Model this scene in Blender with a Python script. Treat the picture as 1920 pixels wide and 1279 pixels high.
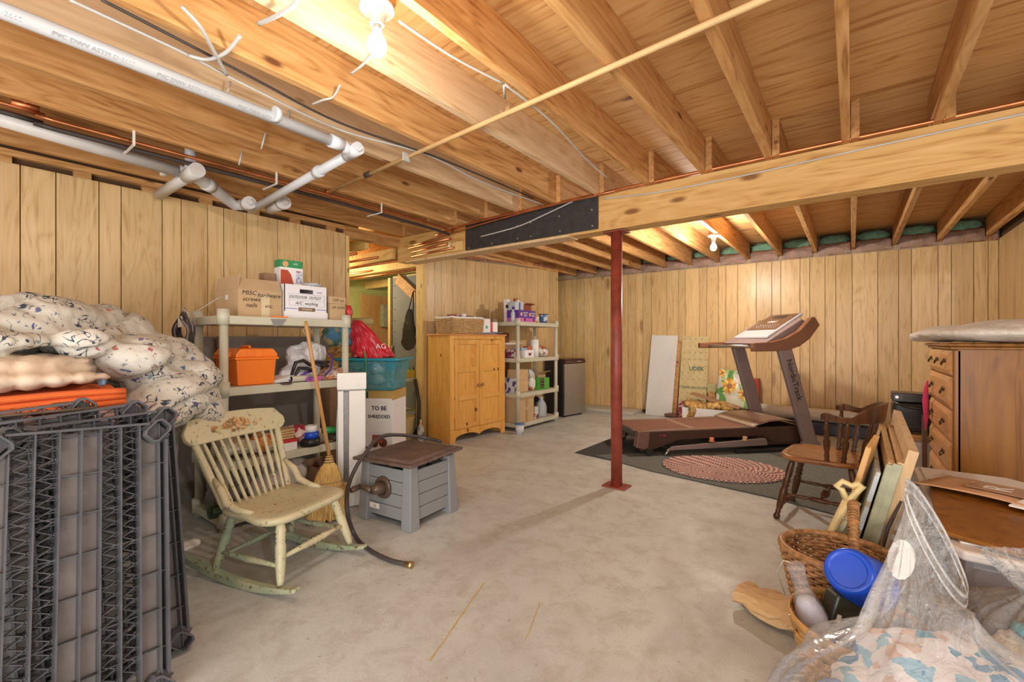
import bpy, bmesh, math, random
from mathutils import Vector, Matrix, noise
R = math.radians
PI = math.pi
rnd = random.Random(7)
scene = bpy.context.scene
for o in list(bpy.data.objects): bpy.data.objects.remove(o)
C = scene.collection

# ---------------------------------------------------------------- camera, world, light, exposure
cam_d = bpy.data.cameras.new('camera'); cam = bpy.data.objects.new('camera', cam_d); C.objects.link(cam)
cam.location = (0, 0, 1.2); cam.rotation_euler = (R(90), 0, math.atan(637/845))
cam_d.sensor_width = 36; cam_d.lens = 845/1920*36; cam_d.clip_start = .05
scene.camera = cam
world = bpy.data.worlds.new('world'); scene.world = world; world.use_nodes = True
world.node_tree.nodes['Background'].inputs[0].default_value = (1.0, .98, .94, 1)
world.node_tree.nodes['Background'].inputs[1].default_value = 0.78
scene.view_settings.view_transform = 'Standard'; scene.view_settings.look = 'None'
scene.view_settings.gamma = 1; scene.view_settings.exposure = 0.27
scene.view_settings.use_curve_mapping = False
def lamp(name, loc, power, radius, col=(1, .94, .84)):
    d = bpy.data.lights.new(name, 'POINT'); d.energy = power; d.shadow_soft_size = radius; d.color = col
    o = bpy.data.objects.new(name, d); C.objects.link(o); o.location = loc
lamp('bulb_light', (-1.36, 1.0, 2.17), 18, .045)
lamp('bulb_light', (-1.25, 5.45, 2.17), 78, .045)
lamp('bulb_light', (2.3, -.45, 2.2), 120, .045)
lamp('bulb_light', (-5.6, 3.3, 2.05), 42, .05, (1, .84, .5))
def area(name, loc, rot, sx, sy, power, col):
    d = bpy.data.lights.new(name, 'AREA'); d.shape = 'RECTANGLE'; d.size = sx; d.size_y = sy; d.energy = power; d.color = col
    o = bpy.data.objects.new(name, d); C.objects.link(o); o.location = loc; o.rotation_euler = rot
area('ceiling_fill', (-.2, -1.9, .9), (R(104), 0, R(25)), 3.4, 1.5, 115, (1, .97, .93))  # added fill light, unseen behind the camera, tilted up to brighten the ceiling

# ---------------------------------------------------------------- view helper: point on a real plane of the room
F_ = 845; A_ = math.atan(637/F_); S_, C_ = math.sin(A_), math.cos(A_)
def ray(u, v):
    t = (u-960)/F_; return Vector((-S_+C_*t, C_+S_*t, (640-v)/F_))
def pz(u, v, z=0): r = ray(u, v); k = (z-1.2)/r.z; return Vector((r.x*k, r.y*k, z))
def px(u, v, X): r = ray(u, v); k = X/r.x; return Vector((X, r.y*k, 1.2+r.z*k))
def pd3(u, v, D): r = ray(u, v); return Vector((r.x*D, r.y*D, 1.2+r.z*D))
def py(u, v, Y): r = ray(u, v); k = Y/r.y; return Vector((r.x*k, Y, 1.2+r.z*k))

# ---------------------------------------------------------------- mesh builder
class MB:
    def __init__(s): s.v = []; s.f = []; s.m = []; s.s = []
    def add(s, vs, fs, mi=0, sm=False, M=None):
        b = len(s.v)
        s.v += [tuple(M @ Vector(p)) if M else tuple(p) for p in vs]
        s.f += [tuple(i+b for i in f) for f in fs]; s.m += [mi]*len(fs); s.s += [sm]*len(fs); return s
    def box(s, x0, x1, y0, y1, z0, z1, mi=0, M=None):
        vs = [(x, y, z) for x in (x0, x1) for y in (y0, y1) for z in (z0, z1)]
        return s.add(vs, [(0,1,3,2),(4,6,7,5),(0,4,5,1),(2,3,7,6),(0,2,6,4),(1,5,7,3)], mi, False, M)
    def hexa(s, b, t, mi=0, M=None):       # bottom 4, top 4 points (both counter-clockwise from above)
        return s.add(list(b)+list(t), [(3,2,1,0),(4,5,6,7),(0,1,5,4),(1,2,6,5),(2,3,7,6),(3,0,4,7)], mi, False, M)
    def beam(s, p0, p1, w, h, up=(0,0,1), mi=0):     # rectangular bar from p0 to p1
        p0, p1 = Vector(p0), Vector(p1); d = (p1-p0).normalized(); up = Vector(up)
        if abs(d.dot(up)) > .98: up = Vector((0,1,0))
        a = d.cross(up).normalized(); b = a.cross(d).normalized(); a *= w/2; b *= h/2
        return s.hexa([p0-a-b, p0+a-b, p1+a-b, p1-a-b], [p0-a+b, p0+a+b, p1+a+b, p1-a+b], mi)
    def tube(s, pts, r, n=8, mi=0, caps=True, sm=True, closed=False):
        pts = [Vector(p) for p in pts]; k = len(pts); vs = []; fs = []
        rs = r if isinstance(r, (list, tuple)) else [r]*k
        ref = None
        for i, p in enumerate(pts):
            if closed: d = pts[(i+1) % k]-pts[i-1]
            else: d = pts[min(i+1, k-1)]-pts[max(i-1, 0)]
            d = d.normalized() if d.length > 1e-9 else Vector((0,0,1))
            if ref is None: ref = Vector((0,0,1)) if abs(d.z) < .9 else Vector((1,0,0))
            a = d.cross(ref)
            if a.length < 1e-6: a = d.orthogonal()
            a.normalize(); b = d.cross(a).normalized(); ref = -b if False else a.cross(d)
            for j in range(n):
                t = 2*PI*j/n; vs.append(p+(a*math.cos(t)+b*math.sin(t))*rs[i])
        K = k if closed else k-1
        for i in range(K):
            for j in range(n):
                i2 = (i+1) % k
                fs.append((i*n+j, i2*n+j, i2*n+(j+1) % n, i*n+(j+1) % n))
        s.add(vs, fs, mi, sm)
        if caps and not closed:
            s.add(vs[:n], [tuple(range(n))], mi); s.add(vs[-n:], [tuple(reversed(range(n)))], mi)
        return s
    def cyl(s, p0, p1, r0, r1=None, n=14, mi=0, caps=True):
        return s.tube([p0, p1], [r0, r0 if r1 is None else r1], n, mi, caps)
    def turned(s, p0, p1, prof, n=12, mi=0):         # prof: (t, radius) pairs along p0-p1
        p0, p1 = Vector(p0), Vector(p1)
        return s.tube([p0+(p1-p0)*t for t, r in prof], [r for t, r in prof], n, mi)
    def lathe(s, prof, n=20, M=None, mi=0, sm=True):
        vs = []; fs = []
        for r, z in prof:
            for j in range(n):
                t = 2*PI*j/n; vs.append((r*math.cos(t), r*math.sin(t), z))
        for i in range(len(prof)-1):
            for j in range(n): fs.append((i*n+j, i*n+(j+1) % n, (i+1)*n+(j+1) % n, (i+1)*n+j))
        if prof[0][0] > 1e-4: fs.append(tuple(reversed(range(n))))
        if prof[-1][0] > 1e-4: fs.append(tuple(range((len(prof)-1)*n, len(prof)*n)))
        return s.add(vs, fs, mi, sm, M)
    def prism(s, poly, h0, h1, M=None, mi=0, sm=False):      # poly in xy, extruded along z
        n = len(poly); vs = [(x, y, h0) for x, y in poly]+[(x, y, h1) for x, y in poly]
        fs = [tuple(reversed(range(n))), tuple(range(n, 2*n))]+[(i, (i+1) % n, n+(i+1) % n, n+i) for i in range(n)]
        return s.add(vs, fs, mi, sm, M)
    def grid(s, fn, nu, nv, mi=0, cu=False, sm=True):
        vs = [fn(i/(nu if cu else nu-1), j/(nv-1)) for i in range(nu) for j in range(nv)]
        fs = [(i*nv+j, ((i+1) % nu)*nv+j, ((i+1) % nu)*nv+j+1, i*nv+j+1) for i in range(nu if cu else nu-1) for j in range(nv-1)]
        return s.add(vs, fs, mi, sm)
    def ell(s, c, r, nu=18, nv=10, mi=0, M=None, amp=0, fr=3, seed=0):
        c = Vector(c); vs = []; fs = []
        for j in range(nv+1):
            ph = PI*j/nv
            for i in range(nu):
                th = 2*PI*i/nu; d = Vector((math.sin(ph)*math.cos(th), math.sin(ph)*math.sin(th), -math.cos(ph)))
                k = 1+amp*noise.noise(d*fr+Vector((seed, seed*1.7, 0))) if amp else 1
                vs.append(c+Vector((d.x*r[0], d.y*r[1], d.z*r[2]))*k)
        for j in range(nv):
            for i in range(nu): fs.append((j*nu+i, j*nu+(i+1) % nu, (j+1)*nu+(i+1) % nu, (j+1)*nu+i))
        return s.add(vs, fs, mi, True, M)
    def build(s, name, mat, parent=None, bevel=0, solid=0, seg=2):
        me = bpy.data.meshes.new(name); me.from_pydata(s.v, [], s.f); me.validate()
        for m in (mat if isinstance(mat, (list, tuple)) else [mat]): me.materials.append(m)
        if len(me.polygons) == len(s.m):
            me.polygons.foreach_set('material_index', s.m); me.polygons.foreach_set('use_smooth', s.s)
        bm = bmesh.new(); bm.from_mesh(me); bmesh.ops.remove_doubles(bm, verts=bm.verts, dist=1e-5)
        bmesh.ops.recalc_face_normals(bm, faces=bm.faces); bm.to_mesh(me); bm.free()
        o = bpy.data.objects.new(name, me); C.objects.link(o)
        if parent: o.parent = parent
        if solid:
            m = o.modifiers.new('thick', 'SOLIDIFY'); m.thickness = solid; m.offset = 0
        if bevel:
            m = o.modifiers.new('bevel', 'BEVEL'); m.width = bevel; m.segments = seg; m.limit_method = 'ANGLE'; m.angle_limit = R(40)
        return o
def tag(o, label=None, cat=None, group=None, kind=None):
    if label: o['label'] = label
    if cat: o['category'] = cat
    if group: o['group'] = group
    if kind: o['kind'] = kind
    return o
def thing(name, label, cat, loc=(0,0,0), rz=0, group=None):
    o = bpy.data.objects.new(name, None); C.objects.link(o); o.empty_display_size = .1
    o.location = loc; o.rotation_euler = (0, 0, rz); return tag(o, label, cat, group)
def one(name, mb, mat, label, cat, group=None, **k): return tag(mb.build(name, mat, **k), label, cat, group)
def frameM(o, x, y):      # matrix: local x -> x, local y -> y, origin o
    x = Vector(x).normalized(); y = Vector(y); y = (y-x*y.dot(x)).normalized(); z = x.cross(y)
    M = Matrix((x, y, z)).transposed().to_4x4(); M.translation = Vector(o); return M
def text(name, s, size, o, x, y, mat, parent, align='CENTER', ext=.0006, spacing=1.0, shear=0, w=1.0, bold=0):
    cu = bpy.data.curves.new('t', 'FONT'); cu.body = s; cu.size = size; cu.align_x = align; cu.align_y = 'CENTER'
    cu.extrude = ext; cu.resolution_u = 2; cu.space_character = spacing; cu.shear = shear; cu.offset = bold
    ob = bpy.data.objects.new('t', cu); C.objects.link(ob)
    dg = bpy.context.evaluated_depsgraph_get(); me = bpy.data.meshes.new_from_object(ob.evaluated_get(dg))
    bpy.data.objects.remove(ob); me.transform(frameM(o, x, y) @ Matrix.Diagonal((w, 1, 1, 1))); me.materials.clear(); me.materials.append(mat)
    me.name = name; r = bpy.data.objects.new(name, me); C.objects.link(r)
    if parent: r.parent = parent
    return r
def fuse(mb, voxel, smooth=2, disp=None):    # union of overlapping shapes into one skin, then folds
    me = bpy.data.meshes.new('f'); me.from_pydata(mb.v, [], mb.f)
    ob = bpy.data.objects.new('f', me); C.objects.link(ob)
    m = ob.modifiers.new('r', 'REMESH'); m.mode = 'VOXEL'; m.voxel_size = voxel
    if smooth:
        m = ob.modifiers.new('s', 'SMOOTH'); m.iterations = smooth; m.factor = .5
    dg = bpy.context.evaluated_depsgraph_get(); e = bpy.data.meshes.new_from_object(ob.evaluated_get(dg))
    bpy.data.objects.remove(ob)
    out = MB(); nrm = [Vector(v.normal) for v in e.vertices]; co = [Vector(v.co) for v in e.vertices]
    if disp: co = [c+n*disp(c, n) for c, n in zip(co, nrm)]
    out.add(co, [tuple(p.vertices) for p in e.polygons], 0, True); return out
def ridge(p, s, seed=0):
    n = noise.noise(Vector(p)*s+Vector((seed, seed*2.3, seed*.7))); return 1-abs(n)*2.6
# ---------------------------------------------------------------- materials
def N(nt, t, **k):
    n = nt.nodes.new(t)
    for a, b in k.items(): setattr(n, a, b)
    return n
def base(name, rough=.6, metal=0, spec=.5):
    m = bpy.data.materials.new(name); m.use_nodes = True; nt = m.node_tree; b = nt.nodes['Principled BSDF']
    b.inputs['Roughness'].default_value = rough; b.inputs['Metallic'].default_value = metal
    b.inputs['Specular IOR Level'].default_value = spec; return m, nt, b
def coords(nt, sc=(1,1,1), rand=False, off=0):
    tc = N(nt, 'ShaderNodeTexCoord'); mp = N(nt, 'ShaderNodeMapping'); mp.inputs['Scale'].default_value = sc
    if rand:
        oi = N(nt, 'ShaderNodeObjectInfo'); mu = N(nt, 'ShaderNodeVectorMath', operation='MULTIPLY_ADD')
        cb = N(nt, 'ShaderNodeCombineXYZ')
        for i in range(3): nt.links.new(oi.outputs['Random'], cb.inputs[i])
        mu.inputs[1].default_value = (37, 53, 71); nt.links.new(cb.outputs[0], mu.inputs[0])
        nt.links.new(tc.outputs['Object'], mu.inputs[2]); nt.links.new(mu.outputs[0], mp.inputs['Vector'])
    else: nt.links.new(tc.outputs['Object'], mp.inputs['Vector'])
    return mp.outputs[0]
def ramp(nt, fac, stops):
    r = N(nt, 'ShaderNodeValToRGB'); e = r.color_ramp.elements
    while len(e) < len(stops): e.new(.5)
    for i, (p, c) in enumerate(stops): e[i].position = p; e[i].color = (*c, 1)
    nt.links.new(fac, r.inputs[0]); return r.outputs[0]
def noise_n(nt, vec, scale=5, detail=4, rough=.6, dist=0):
    n = N(nt, 'ShaderNodeTexNoise'); n.inputs['Scale'].default_value = scale; n.inputs['Detail'].default_value = detail
    n.inputs['Roughness'].default_value = rough; n.inputs['Distortion'].default_value = dist
    nt.links.new(vec, n.inputs['Vector']); return n.outputs[0]
def mixc(nt, fac, a, b, mode='MIX'):
    m = N(nt, 'ShaderNodeMix', data_type='RGBA', blend_type=mode)
    if isinstance(fac, (int, float)): m.inputs[0].default_value = fac
    else: nt.links.new(fac, m.inputs[0])
    for i, x in ((6, a), (7, b)):
        if isinstance(x, tuple): m.inputs[i].default_value = (*x, 1)
        else: nt.links.new(x, m.inputs[i])
    return m.outputs[2]
def bump(nt, b, h, strength=.3, dist=.01):
    n = N(nt, 'ShaderNodeBump'); n.inputs['Strength'].default_value = strength; n.inputs['Distance'].default_value = dist
    nt.links.new(h, n.inputs['Height']); nt.links.new(n.outputs[0], b.inputs['Normal'])
def plain(name, col, rough=.55, metal=0, var=.12, sc=6, bmp=.0, bsc=60, spec=.5):
    m, nt, b = base(name, rough, metal, spec); v = coords(nt)
    n = noise_n(nt, v, sc, 4)
    lo = tuple(c*(1-var) for c in col); hi = tuple(min(1, c*(1+var)) for c in col)
    nt.links.new(ramp(nt, n, [(.3, lo), (.7, hi)]), b.inputs['Base Color'])
    if bmp: bump(nt, b, noise_n(nt, v, bsc, 3), bmp, .004)
    return m
def wood(name, c0, c1, c2, along='z', rough=.6, fine=60, rand=True, knot=None, var=.2, kscale=(3, 3, .9), kth=.16, bands=True, figure=.5):
    """c0 dark grain, c1 mid, c2 light; grain runs along an axis"""
    m, nt, b = base(name, rough, 0, .35); i = 'xyz'.index(along)
    sc = [1, 1, 1]; sc[i] = .06; v = coords(nt, tuple(sc), rand)
    sc2 = [1, 1, 1]; sc2[i] = .16; v2 = coords(nt, tuple(sc2), rand)
    g = noise_n(nt, v, fine, 3, .65)
    f = noise_n(nt, v2, 5.5, 2, .5, 1.1)
    rings = N(nt, 'ShaderNodeMath', operation='MULTIPLY'); rings.inputs[1].default_value = 13; nt.links.new(f, rings.inputs[0])
    fr = N(nt, 'ShaderNodeMath', operation='PINGPONG'); fr.inputs[1].default_value = 1; nt.links.new(rings.outputs[0], fr.inputs[0])
    add = N(nt, 'ShaderNodeMath', operation='MULTIPLY_ADD'); add.inputs[1].default_value = figure*.6; nt.links.new(fr.outputs[0], add.inputs[0]); nt.links.new(g, add.inputs[2])
    c = ramp(nt, add.outputs[0], [(.36, c0), (.56, c1), (.95, c2)])
    if rand:
        oi = N(nt, 'ShaderNodeObjectInfo'); mr = N(nt, 'ShaderNodeMapRange'); mr.inputs[3].default_value = 1-var; mr.inputs[4].default_value = 1+var
        nt.links.new(oi.outputs['Random'], mr.inputs[0]); cc = N(nt, 'ShaderNodeCombineColor')
        for k in range(3): nt.links.new(mr.outputs[0], cc.inputs[k])
        c = mixc(nt, 1.0, c, cc.outputs[0], 'MULTIPLY')
    big = noise_n(nt, v2, 1.3, 3); c = mixc(nt, ramp(nt, big, [(.4, (0,0,0)), (.75, (.45,.45,.45))]), c, c0)
    if knot:
        ks = list(kscale); vo = N(nt, 'ShaderNodeTexVoronoi'); vo.inputs['Scale'].default_value = 1
        nt.links.new(coords(nt, tuple(ks), rand), vo.inputs['Vector'])
        cut = N(nt, 'ShaderNodeMath', operation='LESS_THAN'); cut.inputs[1].default_value = 2
        c = mixc(nt, ramp(nt, vo.outputs['Distance'], [(kth*.5, (1,1,1)), (kth, (0,0,0))]), c, knot)
    nt.links.new(c, b.inputs['Base Color']); bump(nt, b, g, .25, .004); return m
def metal(name, col, rough=.35, var=.1): return plain(name, col, rough, 1, var, 8)
def emis(name, col, st):
    m = bpy.data.materials.new(name); m.use_nodes = True; b = m.node_tree.nodes['Principled BSDF']
    b.inputs['Base Color'].default_value = (*col, 1); b.inputs['Emission Color'].default_value = (*col, 1); b.inputs['Emission Strength'].default_value = st; return m
def print_mat(name, cols, scale=8, rough=.6, pat='voronoi'):     # patches of flat print in several colours
    m, nt, b = base(name, rough); v = coords(nt)
    vo = N(nt, 'ShaderNodeTexVoronoi'); vo.inputs['Scale'].default_value = scale
    dn = N(nt, 'ShaderNodeTexNoise'); dn.inputs['Scale'].default_value = scale*1.3; dn.inputs['Detail'].default_value = 3; nt.links.new(v, dn.inputs['Vector'])
    da = N(nt, 'ShaderNodeVectorMath', operation='MULTIPLY_ADD'); da.inputs[1].default_value = (1.1/scale,)*3; nt.links.new(dn.outputs['Color'], da.inputs[0]); nt.links.new(v, da.inputs[2]); nt.links.new(da.outputs[0], vo.inputs['Vector'])
    sx = N(nt, 'ShaderNodeSeparateColor'); nt.links.new(vo.outputs['Color'], sx.inputs[0])
    r = N(nt, 'ShaderNodeValToRGB'); r.color_ramp.interpolation = 'CONSTANT'; e = r.color_ramp.elements
    while len(e) < len(cols): e.new(.5)
    for i, c in enumerate(cols): e[i].position = i/len(cols); e[i].color = (*c, 1)
    nt.links.new(sx.outputs[0], r.inputs[0]); nt.links.new(r.outputs[0], b.inputs['Base Color']); return m
M = {}
M['panel'] = wood('panel_wood', (.52,.32,.13), (.69,.47,.22), (.77,.56,.30), 'z', .32, 45, figure=.4, var=.10, knot=(.42,.24,.10), kscale=(2.2,2.2,.7), kth=.10)
M['panel_y'] = M['panel']
M['backing'] = plain('dark_backing', (.10,.05,.02), .9)
M['joist'] = wood('joist_wood', (.34,.15,.045), (.55,.28,.095), (.70,.41,.17), 'y', .6, 40, var=.16, knot=(.16,.06,.02), kscale=(6,2.2,6), kth=.13)
M['joist_pale'] = wood('pale_joist_wood', (.58,.38,.20), (.72,.50,.29), (.80,.60,.38), 'y', .6, 40, var=.08, knot=(.30,.14,.05), kscale=(6,2,6), kth=.10)
M['timber_x'] = wood('beam_wood', (.44,.22,.06), (.62,.36,.12), (.72,.46,.19), 'x', .55, 35, var=.05, knot=(.24,.10,.03), kscale=(2.4,7,7), kth=.2)
M['stud'] = wood('stud_wood', (.60,.36,.10), (.78,.53,.20), (.84,.62,.30), 'z', .6, 35, var=.06, knot=(.3,.12,.04), kscale=(9,9,3), kth=.12)
M['ply'] = wood('plywood', (.44,.20,.06), (.68,.39,.15), (.78,.52,.25), 'x', .65, 26, var=.07, knot=(.20,.09,.04), kscale=(1.2,3.2,3), kth=.13, figure=.35)
M['pine'] = wood('pine', (.60,.27,.05), (.74,.38,.09), (.80,.46,.14), 'z', .4, 30, var=.04, knot=(.16,.05,.01), kscale=(5,5,4), kth=.11, figure=.4)
M['pine_edge'] = plain('pine_edge', (.62,.24,.07), .45)
M['walnut'] = wood('dark_chair_wood', (.045,.018,.008), (.09,.037,.015), (.16,.07,.028), 'z', .28, 30, var=.0, figure=.2)
M['seatwood'] = wood('chair_seat_wood', (.21,.08,.028), (.31,.13,.045), (.40,.18,.068), 'x', .25, 30, var=.0, figure=.4)
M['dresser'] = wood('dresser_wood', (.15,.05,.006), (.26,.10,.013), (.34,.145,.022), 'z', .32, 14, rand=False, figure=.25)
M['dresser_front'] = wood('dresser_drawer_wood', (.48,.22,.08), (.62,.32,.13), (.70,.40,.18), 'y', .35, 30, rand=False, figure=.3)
M['tan'] = plain('tan_paint', (.62,.40,.18), .5)
M['white'] = plain('white_plastic', (.80,.78,.74), .4, var=.04)
M['paper'] = plain('white_paper', (.84,.82,.80), .7, var=.04)
M['black'] = plain('black_plastic', (.02,.018,.018), .4)
M['dark'] = plain('dark_ink', (.03,.02,.02), .7)
M['greyplastic'] = plain('dark_grey_shelf_plastic', (.085,.085,.095), .33, var=.25, sc=9, bmp=.15, bsc=120)
M['greystrip'] = plain('grey_shelf_web_plastic', (.20,.18,.175), .42, var=.25, sc=7, bmp=.15, bsc=90)
M['shelf'] = plain('putty_shelf_plastic', (.56,.54,.42), .45, var=.06)
M['copper'] = metal('copper', (.66,.27,.12), .4, .3)
M['pvc'] = plain('white_pvc', (.60,.62,.65), .35, var=.05)
M['pvc_old'] = plain('grey_pvc', (.60,.57,.54), .4, var=.08)
M['cable'] = plain('white_cable', (.50,.49,.46), .5)
M['blackcable'] = plain('black_cable', (.05,.04,.035), .5)
M['steelblack'] = plain('black_steel_plate', (.035,.033,.035), .45, 0, .3, 20)
M['chrome'] = metal('worn_steel', (.62,.60,.56), .35)
M['redpost'] = plain('red_oxide_paint', (.25,.045,.025), .45, 0, .3, 9, .2, 50)
M['cardboard'] = plain('cardboard', (.52,.36,.20), .85, var=.08, bmp=.1)
M['cardboard_dark'] = plain('brown_cardboard', (.36,.21,.12), .85, var=.08, bmp=.1)
M['kraft'] = plain('kraft_paper', (.60,.40,.20), .8, var=.1, bmp=.4, bsc=25)
M['orange'] = plain('orange_plastic', (.90,.21,.015), .35, var=.04)
M['orangecloth'] = plain('orange_fleece', (.80,.17,.04), .95, var=.12, bmp=.6, bsc=200)
M['blue'] = plain('blue_plastic', (.01,.08,.62), .3, var=.05)
M['red'] = plain('red_plastic', (.60,.03,.04), .4, var=.15)
M['green'] = plain('green_plastic', (.03,.36,.10), .35)
M['darkgreen'] = plain('dark_green_glass', (.02,.05,.02), .15)
M['purple'] = plain('purple_card', (.10,.03,.28), .5)
M['pink'] = plain('pink_print', (.55,.12,.42), .5)
M['greybag'] = plain('grey_bag_plastic', (.22,.21,.22), .4, var=.2)
M['slate'] = plain('grey_board', (.24,.23,.22), .7, var=.08)
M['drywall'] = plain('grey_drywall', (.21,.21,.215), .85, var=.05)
M['foundation'] = plain('painted_foundation', (.55,.60,.22), .9, var=.12, sc=3, bmp=.5, bsc=14)
M['steel'] = metal('brushed_steel', (.50,.48,.45), .38, .04)
M['reelgrey'] = plain('grey_reel_plastic', (.25,.26,.27), .5, var=.05)
M['reeltop'] = plain('weathered_brown_lid', (.13,.085,.07), .55, var=.35, sc=12, bmp=.2)
M['rubber'] = plain('dark_rubber', (.06,.05,.05), .45)
M['bronze'] = plain('dark_bronze_plastic', (.10,.065,.045), .3)
M['straw'] = wood('broom_straw', (.45,.26,.07), (.68,.45,.15), (.78,.56,.24), 'z', .8, 120, rand=False, figure=.1)
M['handle'] = wood('broom_handle_wood', (.48,.24,.08), (.60,.32,.12), (.68,.40,.18), 'z', .4, 40, rand=False, figure=.2)
M['wicker'] = plain('honey_wicker', (.55,.34,.15), .7, var=.3, sc=40, bmp=.4)
M['wickerdark'] = plain('brown_wicker', (.36,.18,.07), .5, var=.55, sc=45, bmp=.4)
M['splint'] = plain('orange_splint', (.58,.30,.09), .5, var=.2, sc=20)
M['tmbrown'] = plain('treadmill_brown_plastic', (.055,.025,.016), .4, var=.1)
M['tmfoot'] = plain('treadmill_side_brown', (.17,.09,.065), .35, var=.1)
M['tmbelt'] = plain('treadmill_belt', (.20,.085,.055), .8, var=.12, bmp=.4, bsc=300)
M['tmgrey'] = plain('treadmill_grey', (.22,.16,.15), .4, var=.06)
M['tmsilver'] = plain('treadmill_silver', (.42,.40,.42), .3, var=.04)
M['consoleprint'] = plain('console_print', (.13,.07,.04), .3, var=.6, sc=60)
M['mat'] = plain('black_rubber_mat', (.05,.05,.05), .9, var=.35, sc=160, bmp=.6, bsc=120)
M['ribmat'] = plain('grey_ribbed_mat', (.14,.15,.135), .95, var=.5, sc=110, bmp=.9, bsc=130)
M['sunflower'] = None
M['gold'] = plain('gold_tissue', (.52,.32,.10), .5, .2, .4, 14, .6, 25)
M['fleece'] = plain('cream_fleece', (.74,.68,.61), .95, var=.14, sc=35, bmp=1, bsc=120)
M['fleece2'] = plain('lilac_fleece', (.42,.36,.38), .95, var=.2, sc=5, bmp=.6, bsc=90)
M['quilt'] = plain('cream_quilt', (.68,.55,.42), .9, var=.15, sc=7, bmp=.4, bsc=40)
M['pinkrib'] = plain('pink_ribbon', (.75,.05,.16), .5)
M['cream'] = plain('cream_gloss', (.72,.58,.28), .3, var=.06)
M['sage'] = plain('sage_paint', (.42,.44,.30), .5, var=.2, sc=14)
M['chippedblue'] = print_mat('chipped_blue_paint', [(.5,.58,.60),(.55,.62,.64),(.45,.38,.28),(.52,.6,.62)], 22)
M['palepine'] = wood('pale_frame_wood', (.56,.36,.18), (.70,.50,.28), (.78,.60,.38), 'z', .55, 40, var=.1, figure=.4)
M['orangewood'] = wood('orange_frame_wood', (.50,.25,.08), (.66,.38,.14), (.72,.46,.2), 'z', .4, 40, var=.05, figure=.4)
M['curb'] = plain('pale_concrete', (.55,.50,.43), .9, var=.06, bmp=.3)
M['vac'] = plain('black_heater_plastic', (.03,.024,.022), .3)
M['bin_lid'] = plain('clear_white_lid', (.66,.62,.60), .35, var=.05)
def chipped(name, col, col2, chip, th=.62, sc=9):
    m, nt, b = base(name, .4); v = coords(nt); n = noise_n(nt, v, 3, 3)
    c = mixc(nt, ramp(nt, n, [(.45, (0,0,0)), (.62, (1,1,1))]), col, col2)
    k = noise_n(nt, v, sc*5, 5, .7); c = mixc(nt, ramp(nt, k, [(th, (0,0,0)), (th+.03, (1,1,1))]), c, chip)
    nt.links.new(c, b.inputs['Base Color']); bump(nt, b, k, .15, .003); return m
M['rockpaint'] = chipped('cream_green_chipped_paint', (.58,.52,.34), (.50,.49,.31), (.16,.09,.04), .61)
M['rockgreen'] = chipped('green_chipped_paint', (.27,.34,.24), (.44,.45,.30), (.15,.09,.05), .58)
def floral():
    m, nt, b = base('floral_comforter_cloth', .9, 0, .2); v = coords(nt)
    c = ramp(nt, noise_n(nt, v, 4, 2), [(.35, (.55,.52,.45)), (.7, (.64,.62,.56))])
    def layer(c, scale, th, cols, dist=.5):
        w = N(nt, 'ShaderNodeTexNoise'); w.inputs['Scale'].default_value = scale*2.2; w.inputs['Detail'].default_value = 2
        nt.links.new(v, w.inputs['Vector']); ad = N(nt, 'ShaderNodeVectorMath', operation='MULTIPLY_ADD')
        ad.inputs[1].default_value = (dist/scale,)*3; nt.links.new(w.outputs['Color'], ad.inputs[0]); nt.links.new(v, ad.inputs[2])
        vo = N(nt, 'ShaderNodeTexVoronoi'); vo.inputs['Scale'].default_value = scale; nt.links.new(ad.outputs[0], vo.inputs['Vector'])
        sx = N(nt, 'ShaderNodeSeparateColor'); nt.links.new(vo.outputs['Color'], sx.inputs[0])
        col = ramp(nt, sx.outputs[1], cols)
        return mixc(nt, ramp(nt, vo.outputs['Distance'], [(th, (1,1,1)), (th*1.12, (0,0,0))]), c, col)
    # dark stems: contour lines of a noise, only in bands
    n = noise_n(nt, v, 20, 1.5, .5, .8); band = noise_n(nt, v, 6.5, 2)
    line = ramp(nt, n, [(.468, (0,0,0)), (.485, (1,1,1)), (.515, (1,1,1)), (.532, (0,0,0))])
    bm_ = ramp(nt, band, [(.52, (0,0,0)), (.56, (1,1,1))])
    k = mixc(nt, 1.0, line, bm_, 'MULTIPLY'); c = mixc(nt, k, c, (.05,.06,.09))
    c = layer(c, 34, .17, [(.0, (.14,.16,.24)), (.5, (.16,.20,.28)), (.7, (.25,.33,.28)), (1, (.3,.2,.2))], 1.2)
    c = layer(c, 15, .19, [(0, (.10,.12,.24)), (.35, (.14,.17,.30)), (.6, (.50,.12,.10)), (.8, (.22,.32,.26)), (1, (.2,.28,.36))], .9)
    nt.links.new(c, b.inputs['Base Color']); bump(nt, b, noise_n(nt, v, 26, 3), .5, .012); return m
M['floral'] = floral()
def sunflower():
    m, nt, b = base('sunflower_print_foil', .35); v = coords(nt)
    vo = N(nt, 'ShaderNodeTexVoronoi'); vo.inputs['Scale'].default_value = 5
    n = N(nt, 'ShaderNodeTexNoise'); n.inputs['Scale'].default_value = 14; nt.links.new(v, n.inputs['Vector'])
    ad = N(nt, 'ShaderNodeVectorMath', operation='MULTIPLY_ADD'); ad.inputs[1].default_value = (.12,)*3
    nt.links.new(n.outputs['Color'], ad.inputs[0]); nt.links.new(v, ad.inputs[2]); nt.links.new(ad.outputs[0], vo.inputs['Vector'])
    c = ramp(nt, vo.outputs['Distance'], [(.12, (.35,.10,.02)), (.25, (.85,.30,.02)), (.5, (.90,.62,.10)), (.7, (.85,.80,.50)), (.85, (.20,.42,.08))])
    nt.links.new(c, b.inputs['Base Color']); bump(nt, b, n.outputs[0], .5, .01); return m
M['sunflower'] = sunflower()
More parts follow.
